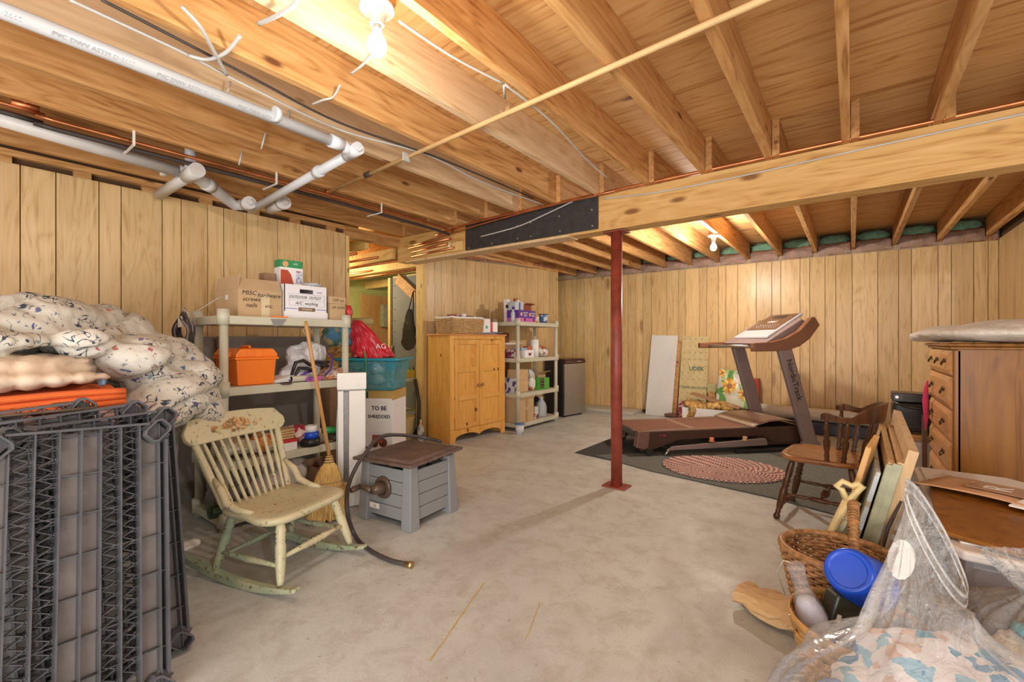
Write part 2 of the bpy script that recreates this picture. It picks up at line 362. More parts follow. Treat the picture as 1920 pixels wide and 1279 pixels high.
def clearbag(name, tint=(.92,.92,.94), dens=.28):
    m = bpy.data.materials.new(name); m.use_nodes = True; nt = m.node_tree; nt.nodes.clear()
    out = N(nt, 'ShaderNodeOutputMaterial'); tr = N(nt, 'ShaderNodeBsdfTransparent'); gl = N(nt, 'ShaderNodeBsdfGlossy'); df = N(nt, 'ShaderNodeBsdfDiffuse')
    tr.inputs[0].default_value = (.97,.97,.97,1); gl.inputs['Roughness'].default_value = .07; df.inputs[0].default_value = (*tint, 1)
    tc = N(nt, 'ShaderNodeTexCoord'); n = noise_n(nt, tc.outputs['Object'], 11, 4, .6, 1.8); bp = N(nt, 'ShaderNodeBump'); bp.inputs['Strength'].default_value = .95; bp.inputs['Distance'].default_value = .03
    nt.links.new(n, bp.inputs['Height']); nt.links.new(bp.outputs[0], gl.inputs['Normal']); nt.links.new(bp.outputs[0], df.inputs['Normal'])
    fr = N(nt, 'ShaderNodeLayerWeight'); fr.inputs[0].default_value = .35; nt.links.new(bp.outputs[0], fr.inputs['Normal'])
    m1 = N(nt, 'ShaderNodeMixShader'); m1.inputs[0].default_value = dens; nt.links.new(tr.outputs[0], m1.inputs[1]); nt.links.new(df.outputs[0], m1.inputs[2])
    m2 = N(nt, 'ShaderNodeMixShader'); mr = N(nt, 'ShaderNodeMath', operation='MULTIPLY'); mr.inputs[1].default_value = .42
    nt.links.new(fr.outputs['Fresnel'], mr.inputs[0]); nt.links.new(mr.outputs[0], m2.inputs[0]); nt.links.new(m1.outputs[0], m2.inputs[1]); nt.links.new(gl.outputs[0], m2.inputs[2])
    nt.links.new(m2.outputs[0], out.inputs[0]); return m
M['bag'] = clearbag('clear_bag_plastic', (.95,.95,.95), .13)
M['film'] = clearbag('vapour_film', (.85,.80,.78), .22)
M['zip'] = clearbag('zip_band_plastic', (.9,.9,.9), .42)
M['whitebag'] = clearbag('white_bag_plastic', (.85,.87,.92), .8)
M['tealbin'] = clearbag('teal_tote_plastic', (.05,.42,.52), .5)
M['tealglossy'] = plain('teal_plastic', (.02,.30,.40), .3)
M['cleartub'] = clearbag('frosted_jug_plastic', (.75,.80,.82), .55)
M['mesh'] = clearbag('black_mesh', (.03,.02,.015), .8)
def floor_mat():
    m, nt, b = base('concrete_floor', .55, 0, .45); v = coords(nt)
    c = ramp(nt, noise_n(nt, v, 1.1, 6, .65), [(.3, (.43,.45,.445)), (.5, (.55,.575,.57)), (.7, (.63,.655,.65))])
    c = mixc(nt, ramp(nt, noise_n(nt, v, 7, 6, .75, .4), [(.47, (0,0,0)), (.72, (.75,.75,.75))]), c, (.36,.33,.285))
    sp = noise_n(nt, v, 38, 3, .7); c = mixc(nt, ramp(nt, sp, [(.64, (0,0,0)), (.72, (.8,.8,.8))]), c, (.27,.235,.195))
    n3 = noise_n(nt, v, 130, 2); c = mixc(nt, ramp(nt, n3, [(.3, (.25,.25,.25)), (.6, (0,0,0))]), c, (.33,.29,.24))
    nt.links.new(c, b.inputs['Base Color'])
    nt.links.new(ramp(nt, noise_n(nt, v, 2.3, 4), [(.4, (.62,)*3), (.7, (.34,)*3)]), b.inputs['Roughness'])
    bump(nt, b, noise_n(nt, v, 30, 5, .7), .12, .006); return m
M['floor'] = floor_mat()
def rug_mat():
    m, nt, b = base('braided_rug_cloth', .95, 0, .1); v = coords(nt, (1, 1.2, 1))
    ln = N(nt, 'ShaderNodeVectorMath', operation='LENGTH'); nt.links.new(v, ln.inputs[0])
    n = noise_n(nt, coords(nt), 90, 1)
    c = ramp(nt, n, [(.40, (.78,.66,.56)), (.47, (.46,.20,.19)), (.53, (.34,.12,.13)), (.60, (.80,.68,.60))])
    nt.links.new(c, b.inputs['Base Color']); return m
M['rug'] = rug_mat()
def gypsum_dots():
    m, nt, b = base('yellow_foam_board', .7); v = coords(nt, (14, 14, 14))
    fr = N(nt, 'ShaderNodeVectorMath', operation='FRACTION'); nt.links.new(v, fr.inputs[0])
    c = plain; nt.links.new(ramp(nt, noise_n(nt, v, 1, 2), [(.3, (.58,.46,.22)), (.7, (.66,.54,.29))]), b.inputs['Base Color']); return m
M['foam'] = gypsum_dots()
# ================================================================ SETTING
ZJ, ZS = 2.405, 2.64           # joist underside, subfloor underside
XL, YF, XR = -4.2, 7.4, 1.33
def struct(name, mb, mat, parent=None, **k):
    o = mb.build(name, mat, parent, **k)
    if not parent: o['kind'] = 'structure'
    return o
floor = struct('floor', MB().box(-7.6, 3.6, -2.6, 7.6, -.15, 0), M['floor'])
for a, b_, w in (((908,1093), (806,1240), .007), ((1013,1130), (986,1200), .004)):
    p, q = pz(*a, .0006), pz(*b_, .0006); mk = MB(); k = 14
    for i in range(k):
        t0, t1 = i/k, (i+1.02)/k; jx = rnd.uniform(-.002, .002)
        mk.beam(p.lerp(q, t0)+Vector((jx,0,0)), p.lerp(q, t1)+Vector((jx,0,0)), w*rnd.uniform(.6,1.1), .0008)
    o = mk.build('floor_mark', plain('ochre_crayon', (.50,.36,.10), .9), floor); o['label'] = 'ochre crayon streak drawn on the concrete'
# ---- plank walls: every plank its own piece
def plank_wall(name, seams, z0, z1f, place, th=.008, parent=None):
    """seams: positions along the wall; place(s0, s1, z0, z1a, z1b) -> MB"""
    back = place(seams[0], seams[-1], 0, z1f(seams[0])-.01, z1f(seams[-1])-.01, True)
    w = struct(name, back, M['backing'])
    for a, b in zip(seams, seams[1:]):
        place(a+.0025, b-.0025, z0, z1f(a), z1f(b), False).build('plank', M['panel'], w, bevel=.002, seg=1)
    return w
def wall_x(X):      # wall facing +X at X
    def f(s0, s1, z0, za, zb, back):
        a, b = (X-.03, X-.012) if back else (X-.0115, X)
        return MB().hexa([(a,s0,z0),(b,s0,z0),(b,s1,z0),(a,s1,z0)], [(a,s0,za),(b,s0,za),(b,s1,zb),(a,s1,zb)])
    return f
def wall_y(Y):
    def f(s0, s1, z0, za, zb, back):
        a, b = (Y+.012, Y+.03) if back else (Y, Y+.0115)
        return MB().hexa([(s0,a,z0),(s1,a,z0),(s1,b,z0),(s0,b,z0)], [(s0,a,za),(s1,a,zb),(s1,b,zb),(s0,b,za)])
    return f
su = [105,186,227.5,304.5,340,389.5,420,463,521,562.5,584,625.5,648]
sy = [px(u, 500, XL).y for u in su]; s0 = sy[0]; pre = []
for w in (.16,.10,.2,.3,.12,.22,.1,.28,.15,.2,.3,.12): s0 -= w; pre.append(s0)
ztop = lambda s: 2.315
wall_left = plank_wall('wall_left', sorted(pre)+sy, .02, ztop, wall_x(XL))
fu = [1059,1072.5,1081,1095,1117,1134,1145,1160,1177.5,1192,1205,1221.5,1250,1272,1285,1311,1325,1347,1361,1383,1418,1447,1464,1500,1518,1547,1567,1598,1646,1685,1709,1759,1784,1826,1853,1872]
fx = [-5.2,-5.0,-4.75,-4.6,-4.42]+[py(u, 500, YF).x for u in fu[:-1]]+[XR]
wall_back = plank_wall('wall_back', fx, .05, lambda s: 2.345, wall_y(YF))
ry = [5.3,5.5,5.62,5.85,6.0,6.2]+sorted(px(u, 500, XR).y for u in (1912,1899,1890,1882.5,1876))+[YF]
def wall_xr(X):
    def f(s0, s1, z0, za, zb, back):
        a, b = (X+.012, X+.03) if back else (X, X+.0115)
        return MB().hexa([(a,s0,z0),(b,s0,z0),(b,s1,z0),(a,s1,z0)], [(a,s0,za),(b,s0,za),(b,s1,zb),(a,s1,zb)])
    return f
wall_right = plank_wall('wall_right', ry, .02, lambda s: 2.36, wall_xr(XR))
# slanted partition behind the pine cabinet
PA, PB = Vector((-4.25, 3.86, 0)), Vector((-4.0, 6.6, 0)); pd_ = (PB-PA).normalized(); pn = Vector((pd_.y, -pd_.x, 0))
def on_part(u):      # distance along the partition under image column u
    r = ray(u, 600); r.z = 0
    den = r.x*pd_.y-r.y*pd_.x; return (PA.y*r.x-PA.x*r.y)/(-den) if abs(den) > 1e-9 else 0
def wall_p(s0, s1, z0, za, zb, back):
    a, b = (-.03, -.012) if back else (-.0115, 0)
    q = [PA+pd_*s+pn*n for s, n in ((s0,a),(s0,b),(s1,b),(s1,a))]; zz = [za, za, zb, zb]
    return MB().hexa([x+Vector((0,0,z0)) for x in q], [x+Vector((0,0,z)) for x, z in zip(q, zz)])
cu_ = [815,827.5,849,874.5,891,902,917,926,945.5,955,970,988,997.5,1008.5,1019.5,1029.5,1037]
cs = [0]+[on_part(u) for u in cu_]+[(PB-PA).length-.04]
cs = sorted(x for x in cs if x >= 0); L_ = (PB-PA).length
wall_part = plank_wall('wall_partition', cs, .02, lambda s: 2.27+.12*s/L_, wall_p)
e = PA+pd_*(L_-.02)-pn*.05
MB().box(e.x-.05, e.x+.055, e.y-.018, e.y+.02, 0, 2.4).build('end_stud', M['stud'], wall_part)
# opening framing
o = struct('trim_1', MB().box(XL-.1, XL+.004, 2.705, 2.742, 0, 2.3), M['stud'], bevel=.003); 
o = struct('trim_2', MB().box(XL-.16, XL-.03, 3.785, 3.852, 0, 2.26), M['stud'], bevel=.003)
o = struct('trim_3', MB().box(XL-.13, XL-.02, 2.70, 3.86, 2.30, ZJ), M['joist'], bevel=.003)
# top plates, blocking and rim above the left wall
tp = struct('trim_4', MB().box(XL-.10, XL+.0, -1.4, 2.70, 2.36, 2.40), M['joist'])
rim = struct('wall_rim_left', MB().box(XL-.13, XL-.05, -1.9, 2.72, 2.0, ZS), M['backing'])
for i in range(11):
    y = -1.2+i*.37; MB().box(XL-.045, XL-.003, y, y+.09, 2.29, 2.36).build('block', M['joist'], rim, bevel=.002)
struct('baseboard_back', MB().box(-4.6, -2.82, 6.98, YF-.002, 0, .05), M['curb'], bevel=.006)
struct('trim_5', MB().box(-5.2, XR, YF, YF+.10, 2.346, ZJ), M['joist'])
# outer shell of the neighbouring room seen through the opening
nb = struct('wall_foundation', MB().box(-6.9, -6.75, 1.0, 7.5, 0, ZS), M['foundation'])
struct('wall_utility_side', MB().box(-6.75, -4.34, 1.0, 1.06, 0, ZS), M['foundation'])
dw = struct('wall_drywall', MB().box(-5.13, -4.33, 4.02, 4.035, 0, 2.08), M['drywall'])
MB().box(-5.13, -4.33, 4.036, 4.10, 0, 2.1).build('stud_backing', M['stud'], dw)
sc_ = MB()
for i in range(12): sc_.cyl((-5.07, 4.021, .2+i*.16), (-5.07, 4.014, .2+i*.16), .006, n=8)
sc_.build('screw', M['dark'], dw)
MB().box(-5.18, -5.135, 3.99, 4.08, 0, 2.08).build('stud', M['stud'], dw)
MB().beam((-4.98,4.0,2.06), (-4.34,3.98,1.62), .04, .14).build('brace', M['joist'], dw)
for k, (y, z) in enumerate(((3.05,2.26),(3.42,2.20),(3.8,2.16),(4.25,2.2),(4.7,2.12))):
    tag(MB().box(-6.74, -4.36, y, y+.045, z-.02, z+.10).build('header_timber', M['stud'], nb), 'yellow timber under the utility room ceiling')
cp = MB()
for k in range(5):
    y = 2.6+k*.3; cp.tube([(-6.7,y,2.05),(-6.0,y+.1,2.12),(-4.6,y+.5,2.22)], .016)
cp.build('copper_run', M['copper'], nb)
for (y,w) in ((3.2,.5),):
    MB().box(-6.74, -6.70, 4.62, 5.25, 0, 2.0).build('panel_board', M['orangewood'], nb)
    MB().box(-6.70, -6.60, 4.98, 5.18, 1.45, 1.85).build('meter_box', M['sage'], nb, bevel=.01)
MB().box(-6.70, -6.58, 3.82, 4.05, .95, 1.5).build('pump_box', M['black'], nb, bevel=.01)
MB().tube([(-6.6,3.9,.95),(-6.5,4.1,.7),(-6.5,4.4,.8),(-6.6,4.6,1.2)], .02).build('pump_pipe', M['blackcable'], nb)
for y, x2 in ((3.25,-6.73),(3.5,-6.72)):
    MB().tube([(-6.73,y,2.1),(-6.72,y+.05,1.6),(-6.71,y+.12,1.0)], .006).build('hanging_cord', M['cable'], nb)
# ---------------------------------------------------------------- ceiling
struct('wall_corner_right', MB().box(XR+.012, XR+.06, 5.3, YF+.2, 0, ZS), M['backing'])
ceil = struct('ceiling', MB().box(-7.0, 3.6, -2.4, 7.6, ZS+.02, ZS+.06), M['backing'])
ys = [-2.4,-1.22,0.0,1.22,2.44,3.66,4.88,6.10,7.32,7.6]
xs0 = [-7.0,-4.5,-2.06,.38,2.82,3.6]
for j, (ya, yb) in enumerate(zip(ys, ys[1:])):
    sh = 1.22 if j % 2 else 0; xx = [-7.0]+[x+sh for x in xs0[1:-1] if x+sh < 3.5]+[3.6]
    for a, b in zip(xx, xx[1:]):
        MB().box(a+.0015, b-.0015, ya+.0015, yb-.0015, ZS, ZS+.018).build('plywood_sheet', M['ply'], ceil)
jo_near, jo_far = [], []
for k in range(-8, 11):
    x = -.05-.41*k
    pale = k in (4, 6)
    if x > -4.2+.02:
        o = MB().box(x, x+.042, -2.2, 3.62, ZJ, ZS-.0005).build('joist', M['joist_pale'] if pale else M['joist'], ceil, bevel=.002, seg=1)
    if x < 1.4: o = MB().box(x+.045, x+.087, 3.36, 7.38, ZJ, ZS-.0005).build('joist', M['joist'], ceil, bevel=.002, seg=1)
for k in range(3):
    MB().box(-6.9, -4.33, 2.0+k*.9, 2.04+k*.9, ZJ, ZS-.001).build('joist', M['joist'], ceil)
# rim joist + insulation above the far wall
struct('trim_6', MB().box(-5.2, 3.0, YF+.11, YF+.15, 2.3, ZS), M['backing'])
xs = sorted([-.05-.41*k+.045 for k in range(-4, 12)])
ins_g = plain('green_insulation', (.16,.30,.20), .95, var=.3, sc=20, bmp=1, bsc=60)
ins_b = plain('brown_insulation', (.36,.15,.08), .9, var=.35, sc=14, bmp=1, bsc=40)
ins = thing('wall_insulation_back', None, None); ins['kind'] = 'structure'
for i, x in enumerate(xs):
    if x > XR-.1 or x < -4.9: continue
    a, b = x+.05, min(x+.40, XR)
    m = MB(); m.grid(lambda s, t: (a+(b-a)*s, YF-.02-.05*math.sin(PI*s)*math.sin(PI*t)+.02*noise.noise(Vector((a+s*3, t*3, 0))), 2.352+.15*t), 10, 6)
    m.build('insulation_batt', ins_b, ins, solid=.012)
    m = MB().ell(((a+b)/2, YF+.02, 2.55), ((b-a)/2, .07, .07), amp=.25, seed=i); m.build('green_batt', ins_g, ins)
    m = MB(); m.grid(lambda s, t: (a+(b-a)*s, YF-.045-.06*math.sin(PI*s)*math.sin(PI*t)+.03*noise.noise(Vector((a*2+s*6, t*5, 3))), 2.35+.13*t+.02*noise.noise(Vector((a+s*4, 1, 1)))), 14, 8)
    m.build('vapour_film', M['film'], ins)
m = MB()
for i in range(9):
    x = -4.3+i*.6
    m.grid(lambda s, t: (x+.58*s, YF-.012-.03*t, 2.335+.05*t+.018*noise.noise(Vector((x*3+s*7, t, 2)))), 16, 3)
m.build('film_flap', M['film'], ins)
ins2 = thing('wall_insulation_partition', None, None); ins2['kind'] = 'structure'
for i in range(6):
    s = .25+i*.42; q = PA+pd_*s-pn*.02; q2 = PA+pd_*(s+.36)-pn*.02; z = 2.29+.045*i/2
    MB().beam((q.x,q.y,z+.045), (q2.x,q2.y,z+.06), .03, .07).build('brown_batt', ins_b, ins2, bevel=.008)
MB().beam((PA.x-.03,PA.y,2.385), (PB.x-.03,PB.y,2.385), .09, .036).build('top_plate', M['joist'], ins2)
# ---------------------------------------------------------------- beam
bm_ = struct('trim_beam', MB().box(-4.26, 3.5, 3.42, 3.56, 2.12, ZJ-.001), M['timber_x'], bevel=.004)
MB().box(-1.95, 3.5, 3.415, 3.565, 2.108, 2.119).build('bottom_board', M['timber_x'], bm_)
MB().box(-4.1, -1.95, 3.40, 3.565, 2.10, 2.119).build('bottom_board', M['joist_pale'], bm_)
MB().box(-3.17, -1.677, 3.408, 3.4195, 2.13, 2.40).build('steel_plate', M['steelblack'], bm_, bevel=.002)
for u, v in ((1110,394),(1111,424),(1049,406),(1050,434),(995,418),(995,444),(970,424),(970,448),(922,457),(879,466)):
    p = py(u, v, 3.407); MB().cyl((p.x,3.409,p.z),(p.x,3.401,p.z), .010, .007, n=8).build('bolt', M['chrome'], bm_)
tag(struct('beam_nailer', MB().box(-3.9, -3.2, 3.395, 3.419, 2.14, 2.23), M['stud'], bm_), 'yellow board nailed to the beam')
# ================================================================ ceiling things
t = thing('lally_column', 'red painted steel support post standing on the concrete under the beam', 'post', (-1.55, 3.49, 0))
MB().cyl((0,0,.012), (0,0,2.09), .046, n=24).build('post_tube', M['redpost'], t)
MB().box(-.10,.10,-.075,.075,0,.012).build('base_plate', M['redpost'], t, bevel=.003)
MB().box(-.09,.09,-.07,.07,2.09,2.099).build('cap_plate', M['redpost'], t)
bulbm = emis('lit_bulb_glass', (1, .95, .86), 14); porc = plain('glazed_porcelain', (.62,.58,.48), .2, var=.03)
def lampholder(x, y, z, label):
    t = thing('ceiling_lampholder', label, 'lamp', (x, y, z), 0)
    MB().lathe([(.0,0),(.055,0),(.062,-.006),(.060,-.016),(.034,-.026),(.030,-.04),(.026,-.044),(.026,-.07),(.0,-.07)], 28).build('porcelain_base', porc, t)
    for s in (-1, 1): MB().cyl((s*.043,0,-.018), (s*.043,0,-.027), .004, n=8).build('screw', M['chrome'], t)
    MB().cyl((0,0,-.07), (0,0,-.086), .014, n=12).build('socket_collar', M['chrome'], t)
    MB().lathe([(.0,-.082),(.014,-.084),(.018,-.10),(.030,-.122),(.034,-.142),(.030,-.163),(.018,-.176),(.0,-.18)], 24).build('bulb', bulbm, t)
    return t
lampholder(-1.36, 1.0, 2.402, 'white porcelain lampholder with a lit bulb above the floor in front of the beam')
lampholder(-1.25, 5.45, 2.402, 'white porcelain lampholder with a lit bulb beyond the beam near the far wall')
for x, y in ((-1.36,1.0),(-1.25,5.45)):
    MB().box(x-.04, x+.05, y-.045, y+.045, ZJ, ZJ+.04).build('lamp_cleat', M['joist'], ceil)
def run(name, pts, r, mat, label, cat, group=None, n=10, smooth=3):
    P = [Vector(p) for p in pts]
    if smooth and len(P) > 2:
        Q = []
        for i in range(len(P)-1):
            p0, p1, p2, p3 = P[max(i-1,0)], P[i], P[i+1], P[min(i+2,len(P)-1)]
            for k in range(smooth+1):
                t_ = k/(smooth+1)
                Q.append(.5*((2*p1)+(-p0+p2)*t_+(2*p0-5*p1+4*p2-p3)*t_*t_+(-p0+3*p1-3*p2+p3)*t_**3))
        Q.append(P[-1]); P = Q
    return one(name, MB().tube(P, r, n), mat, label, cat, group)
# long tan pipe across the joists
t = thing('gas_pipe', 'long thin tan painted pipe hung crosswise under the joists', 'pipe', (0,0,0))
MB().tube([(.9,1.70,2.388),(-1.434,1.857,2.385),(-3.3,1.98,2.385)], .0135, 12).build('pipe_run', M['tan'], t)
MB().cyl((-2.72,1.941,2.385),(-2.78,1.945,2.385), .02, n=10).build('coupling', M['blackcable'], t)
MB().tube([(-3.3,1.98,2.385),(-3.34,1.98,2.39),(-3.35,1.98,2.42)], .016, 10).build('pipe_elbow', M['copper'], t)
p = pz(950, 215, 2.385); m = MB()
for k in range(5):
    a = rnd.uniform(-.03,.03); m.tube([(p.x+a,p.y+.01,2.372),(p.x+a*.7,p.y-.014,2.385),(p.x+a*1.3,p.y-.01,2.43)], .0016, 5)
one('pipe_wire_tie', m, M['tan'], 'twisted wires tying the tan pipe up to a joist', 'wire')
p = pz(760, 297, 2.37); one('pipe_strap', MB().box(p.x-.008,p.x+.008,p.y-.018,p.y+.03,2.35,2.404), M['cable'], 'small white strap holding the tan pipe to a joist', 'strap')
# PVC drains
t = thing('white_drain_pipe', 'long white plastic drain pipe turning a corner under the joists', 'pipe', (0,0,0))
P0, P1 = Vector((-2.30,-1.2,2.335)), pz(640,272,2.3)
MB().tube([P0,P1], .029, 18).build('straight_pipe', M['pvc'], t)
a = pz(668,283,2.28); MB().tube([P1-Vector((0,.07,0)),P1+Vector((0,.005,0))], .036, 18).build('pipe_sleeve', M['pvc'], t)
MB().tube([P1,P1+Vector((-.012,.045,-.004)),P1+Vector((-.05,.085,-.01)),P1+Vector((-.09,.09,-.012))], .032, 16).build('elbow', M['pvc'], t)
q = P1+Vector((-.05,.087,-.01)); MB().cyl(q+Vector((.10,-.01,.005)), q, .036, n=18).build('cleanout_cap', M['pvc'], t)
MB().cyl(q+Vector((.115,-.012,.006)), q+Vector((.098,-.01,.005)), .024, n=4).build('cap_nut', M['pvc'], t)
MB().tube([q,pz(470,395,2.22)], .027, 16).build('cross_pipe', M['pvc'], t)
MB().tube([q.lerp(pz(470,395,2.22),.24),q.lerp(pz(470,395,2.22),.28)], .036, 16).build('pipe_sleeve', M['pvc'], t)
pp = pz(518,215,2.31); MB().tube([pp-Vector((0,.012,0)),pp+Vector((0,.012,0))], .037, 16).build('pipe_sleeve', M['pvc'], t)
def lettered(s, p0, p1, size, n, par, mat, nrm):
    for i in range(n):
        c = Vector(p0).lerp(Vector(p1), (i+.5)/n); text('pipe_print', s, size, c+Vector(nrm), Vector(p1)-Vector(p0), (0,0,1) if abs(nrm[2])<.9 else (1,0,0), mat, par, ext=.0002)
dpx = Vector((.030*.77,0,-.030*.64)); pm = plain('faded_pipe_ink', (.35,.36,.40), .6)
for k in range(5):
    c = P0.lerp(P1, .38+.115*k); text('pipe_print', 'PVC DWV ASTM D-2665', .022, c+dpx*.99, (0,1,0), (.64,0,.77), pm, t, ext=.0002)
t2 = thing('old_drain_pipe', 'stained grey plastic drain line with fittings along the top of the plank wall', 'pipe', (0,0,0))
a, b = pz(-60,205,2.33), pz(335,322,2.33); MB().tube([a,b], .040, 18).build('straight_pipe', M['pvc_old'], t2)
b2 = pz(395,350,2.31); b3 = pz(440,385,2.27); 
MB().tube([b,pz(360,328,2.33),b2,pz(418,368,2.29),b3,pz(465,384,2.27)], .042, 18).build('curved_pipe', M['pvc_old'], t2)
MB().tube([pz(300,316,2.33),pz(312,318,2.33)], .047, 18).build('pipe_sleeve', M['pvc_old'], t2)
MB().tube([pz(385,344,2.315),pz(397,351,2.31)], .048, 18).build('pipe_sleeve', M['pvc_old'], t2)
c0, c1 = pz(366,322,2.30), pz(308,360,2.29)+Vector((-.12,0,0)); MB().tube([c0,c1], .036, 18).build('branch_pipe', M['pvc_old'], t2)
MB().tube([c0+(c0-c1)*.06,c0-(c0-c1)*.2], .046, 18).build('branch_hub', M['pvc_old'], t2)
MB().tube([pz(357,320,2.33),pz(357,320,2.33)+Vector((0,0,.28))], .032, 16).build('riser', M['pvc'], t2)
c0 = pz(468,382,2.24); MB().tube([c0+Vector((-.06,0,0)),c0+Vector((.03,-.01,0))], .046, 18).build('cleanout_hub', M['pvc_old'], t2)
MB().cyl(c0+Vector((.03,-.01,0)),c0+Vector((.048,-.012,0)), .024, n=4).build('cap_nut', M['pvc_old'], t2)
t3 = thing('drain_cleanout', 'short capped grey plastic drain cleanout against the joist end above the shelves', 'pipe', (0,0,0))
c0 = pz(532,380,2.24); MB().tube([c0+Vector((-.25,.02,0)),c0], .043, 18).build('cleanout_pipe', M['pvc_old'], t3)
MB().tube([c0+Vector((-.04,.003,0)),c0+Vector((.012,0,0))], .050, 18).build('cleanout_hub', M['pvc_old'], t3)
MB().cyl(c0+Vector((.012,0,0)),c0+Vector((.028,0,0)), .026, n=4).build('cap_nut', M['pvc_old'], t3)
# copper lines along the left wall
for nm, xo, zz, r, mat, lab in (('copper_pipe',0,2.375,.011,'copper','right-hand copper water line running under the joists beside the drain'),
                            ('copper_pipe',-.12,2.372,.011,'copper','left-hand copper water line nearest the plank wall'),
                            ('black_pipe',-.06,2.350,.013,'blackcable','black insulated line between the two copper water lines')):
    pts = [(-3.36+xo*.9,-1.2,zz),(-3.35+xo*.9,.3,zz),(-3.34+xo*.9,.45,zz-.02),(-3.33+xo*.9,1.6,zz-.01),(-3.31+xo*.9,3.0,zz-.02),(-3.30+xo*.9,3.36,zz-.04)]
    run(nm, pts, r, M[mat], lab, 'pipe')
m = MB()
one('water_shutoff', MB().cyl((-3.35,.34,2.39),(-3.35,.34,2.62), .013).cyl((-3.35,.29,2.395),(-3.35,.39,2.395), .017), M['copper'], 'vertical copper riser with a tee rising between two joists', 'pipe')
for i, y in enumerate((.75,1.55,2.45)):
    one('pipe_hanger', MB().box(-3.48,-3.28,y,y+.012,2.318,2.324).box(-3.28,-3.274,y,y+.012,2.318,2.404), M['white'], ('left','middle','right')[i]+' white hook strap holding the copper lines under a joist', 'strap', 'white hook straps on the copper lines')
# copper on the beam and red-brown pipe
run('copper_pipe', [(3.4,3.385,2.415),(.2,3.385,2.412),(-1.6,3.385,2.408),(-3.0,3.37,2.385),(-3.55,3.35,2.33)], .012, M['copper'], 'copper pipe resting along the top edge of the big beam', 'pipe')
run('orange_cable', [(-1.5,3.37,2.40),(-2.2,3.36,2.385),(-3.0,3.35,2.34),(-3.9,3.36,2.27)], .008, M['copper'], 'thin orange cable drooping below the copper pipe on the beam', 'cable')
one('copper_stub', MB().cyl((-3.3,3.37,2.17),(-3.95,3.37,2.15), .013).cyl((-3.4,3.37,2.22),(-3.95,3.37,2.20), .013).cyl((-3.35,3.365,2.27),(-4.0,3.365,2.25),.014), M['copper'], 'cluster of copper stubs in front of the beam end at the doorway', 'pipe')
one('pipe_hook', MB().tube([(-3.33,3.36,2.23),(-3.33,3.33,2.19),(-3.33,3.36,2.16)], .006), M['white'], 'white plastic pipe hook on the beam by the black steel plate', 'hook')
# cables
def cab(pts, label, r=.0055, mat='cable', n=7): return run('ceiling_cable', pts, r, M[mat], label, 'cable', n=n, smooth=5)
cab([(3.4,3.412,2.36),(1.2,3.412,2.365),(.2,3.41,2.35),(-.6,3.41,2.33),(-1.2,3.41,2.335),(-1.63,3.405,2.37)], 'pale cable stapled along the face of the big beam')
cab([(-1.9,3.38,2.39),(-2.2,3.398,2.33),(-2.5,3.398,2.27),(-2.95,3.398,2.24)], 'pale cable looping down over the black steel plate', .006)
cab([pz(748,40,2.40),pz(850,108,2.398),pz(945,158,2.398)], 'white cable from the near lampholder to the wire tie')
cab([pz(945,158,2.398),pz(1030,225,2.39),pz(1100,300,2.395),pz(1140,335,2.40)], 'white cable from the wire tie on towards the beam')
one('cable_drop', MB().tube([pz(945,158,2.398),pz(945,165,2.39),pz(947,185,2.385)], .006), M['cable'], 'short white cable end bent down to the wire tie', 'cable')
cab([pz(700,100,2.40),pz(680,122,2.39),pz(659,138,2.41)], 'white cable running from the near bulb to a hole in the pale joist')
cab([pz(638,160,2.43),pz(625,182,2.40),pz(606,188,2.395),pz(586,196,2.41)], 'white cable crossing between the two pale joists')
cab([pz(130,0,2.398),pz(260,60,2.398),pz(355,105,2.398),pz(470,165,2.398),pz(640,245,2.398),pz(800,290,2.398),pz(900,340,2.398),pz(1020,385,2.398)], 'long white cable stapled under the joist right of the drain pipe', .006)
cab([pz(190,0,2.40),pz(330,72,2.40),pz(480,150,2.40),pz(640,232,2.40),pz(830,300,2.40),pz(1000,372,2.40)], 'long black cable under the joist beside the white one', .006, 'blackcable')
cab([pz(340,12,2.43),pz(375,50,2.40),pz(400,95,2.39),pz(425,140,2.398)], 'grey cable dangling between joists left of the near bulb', .008)
cab([pz(450,68,2.42),pz(425,98,2.395),pz(390,112,2.39),pz(355,105,2.395)], 'grey cable looping sideways left of the near bulb', .008)
cab([pz(485,45,2.40),pz(520,30,2.38),pz(550,10,2.38),pz(570,-20,2.40)], 'grey cable curving up out of a joist hole at the top', .008)
for u, v in ((423,190),(535,240),(490,280),(448,310)):
    p = pz(u, v, 2.37); one('cable_stub', MB().tube([p,p+Vector((.02,0,.03)),p+Vector((.03,.01,.09))], .0055, 7), M['cable'], ('leftmost','topmost','third','lowest')[int(u==535)*3 if 0 else {423:0,535:2,490:3,448:1}[u]]+' by place of four short white cable ends poking from joists above the shelves', 'cable', 'white cable ends poking from joists')
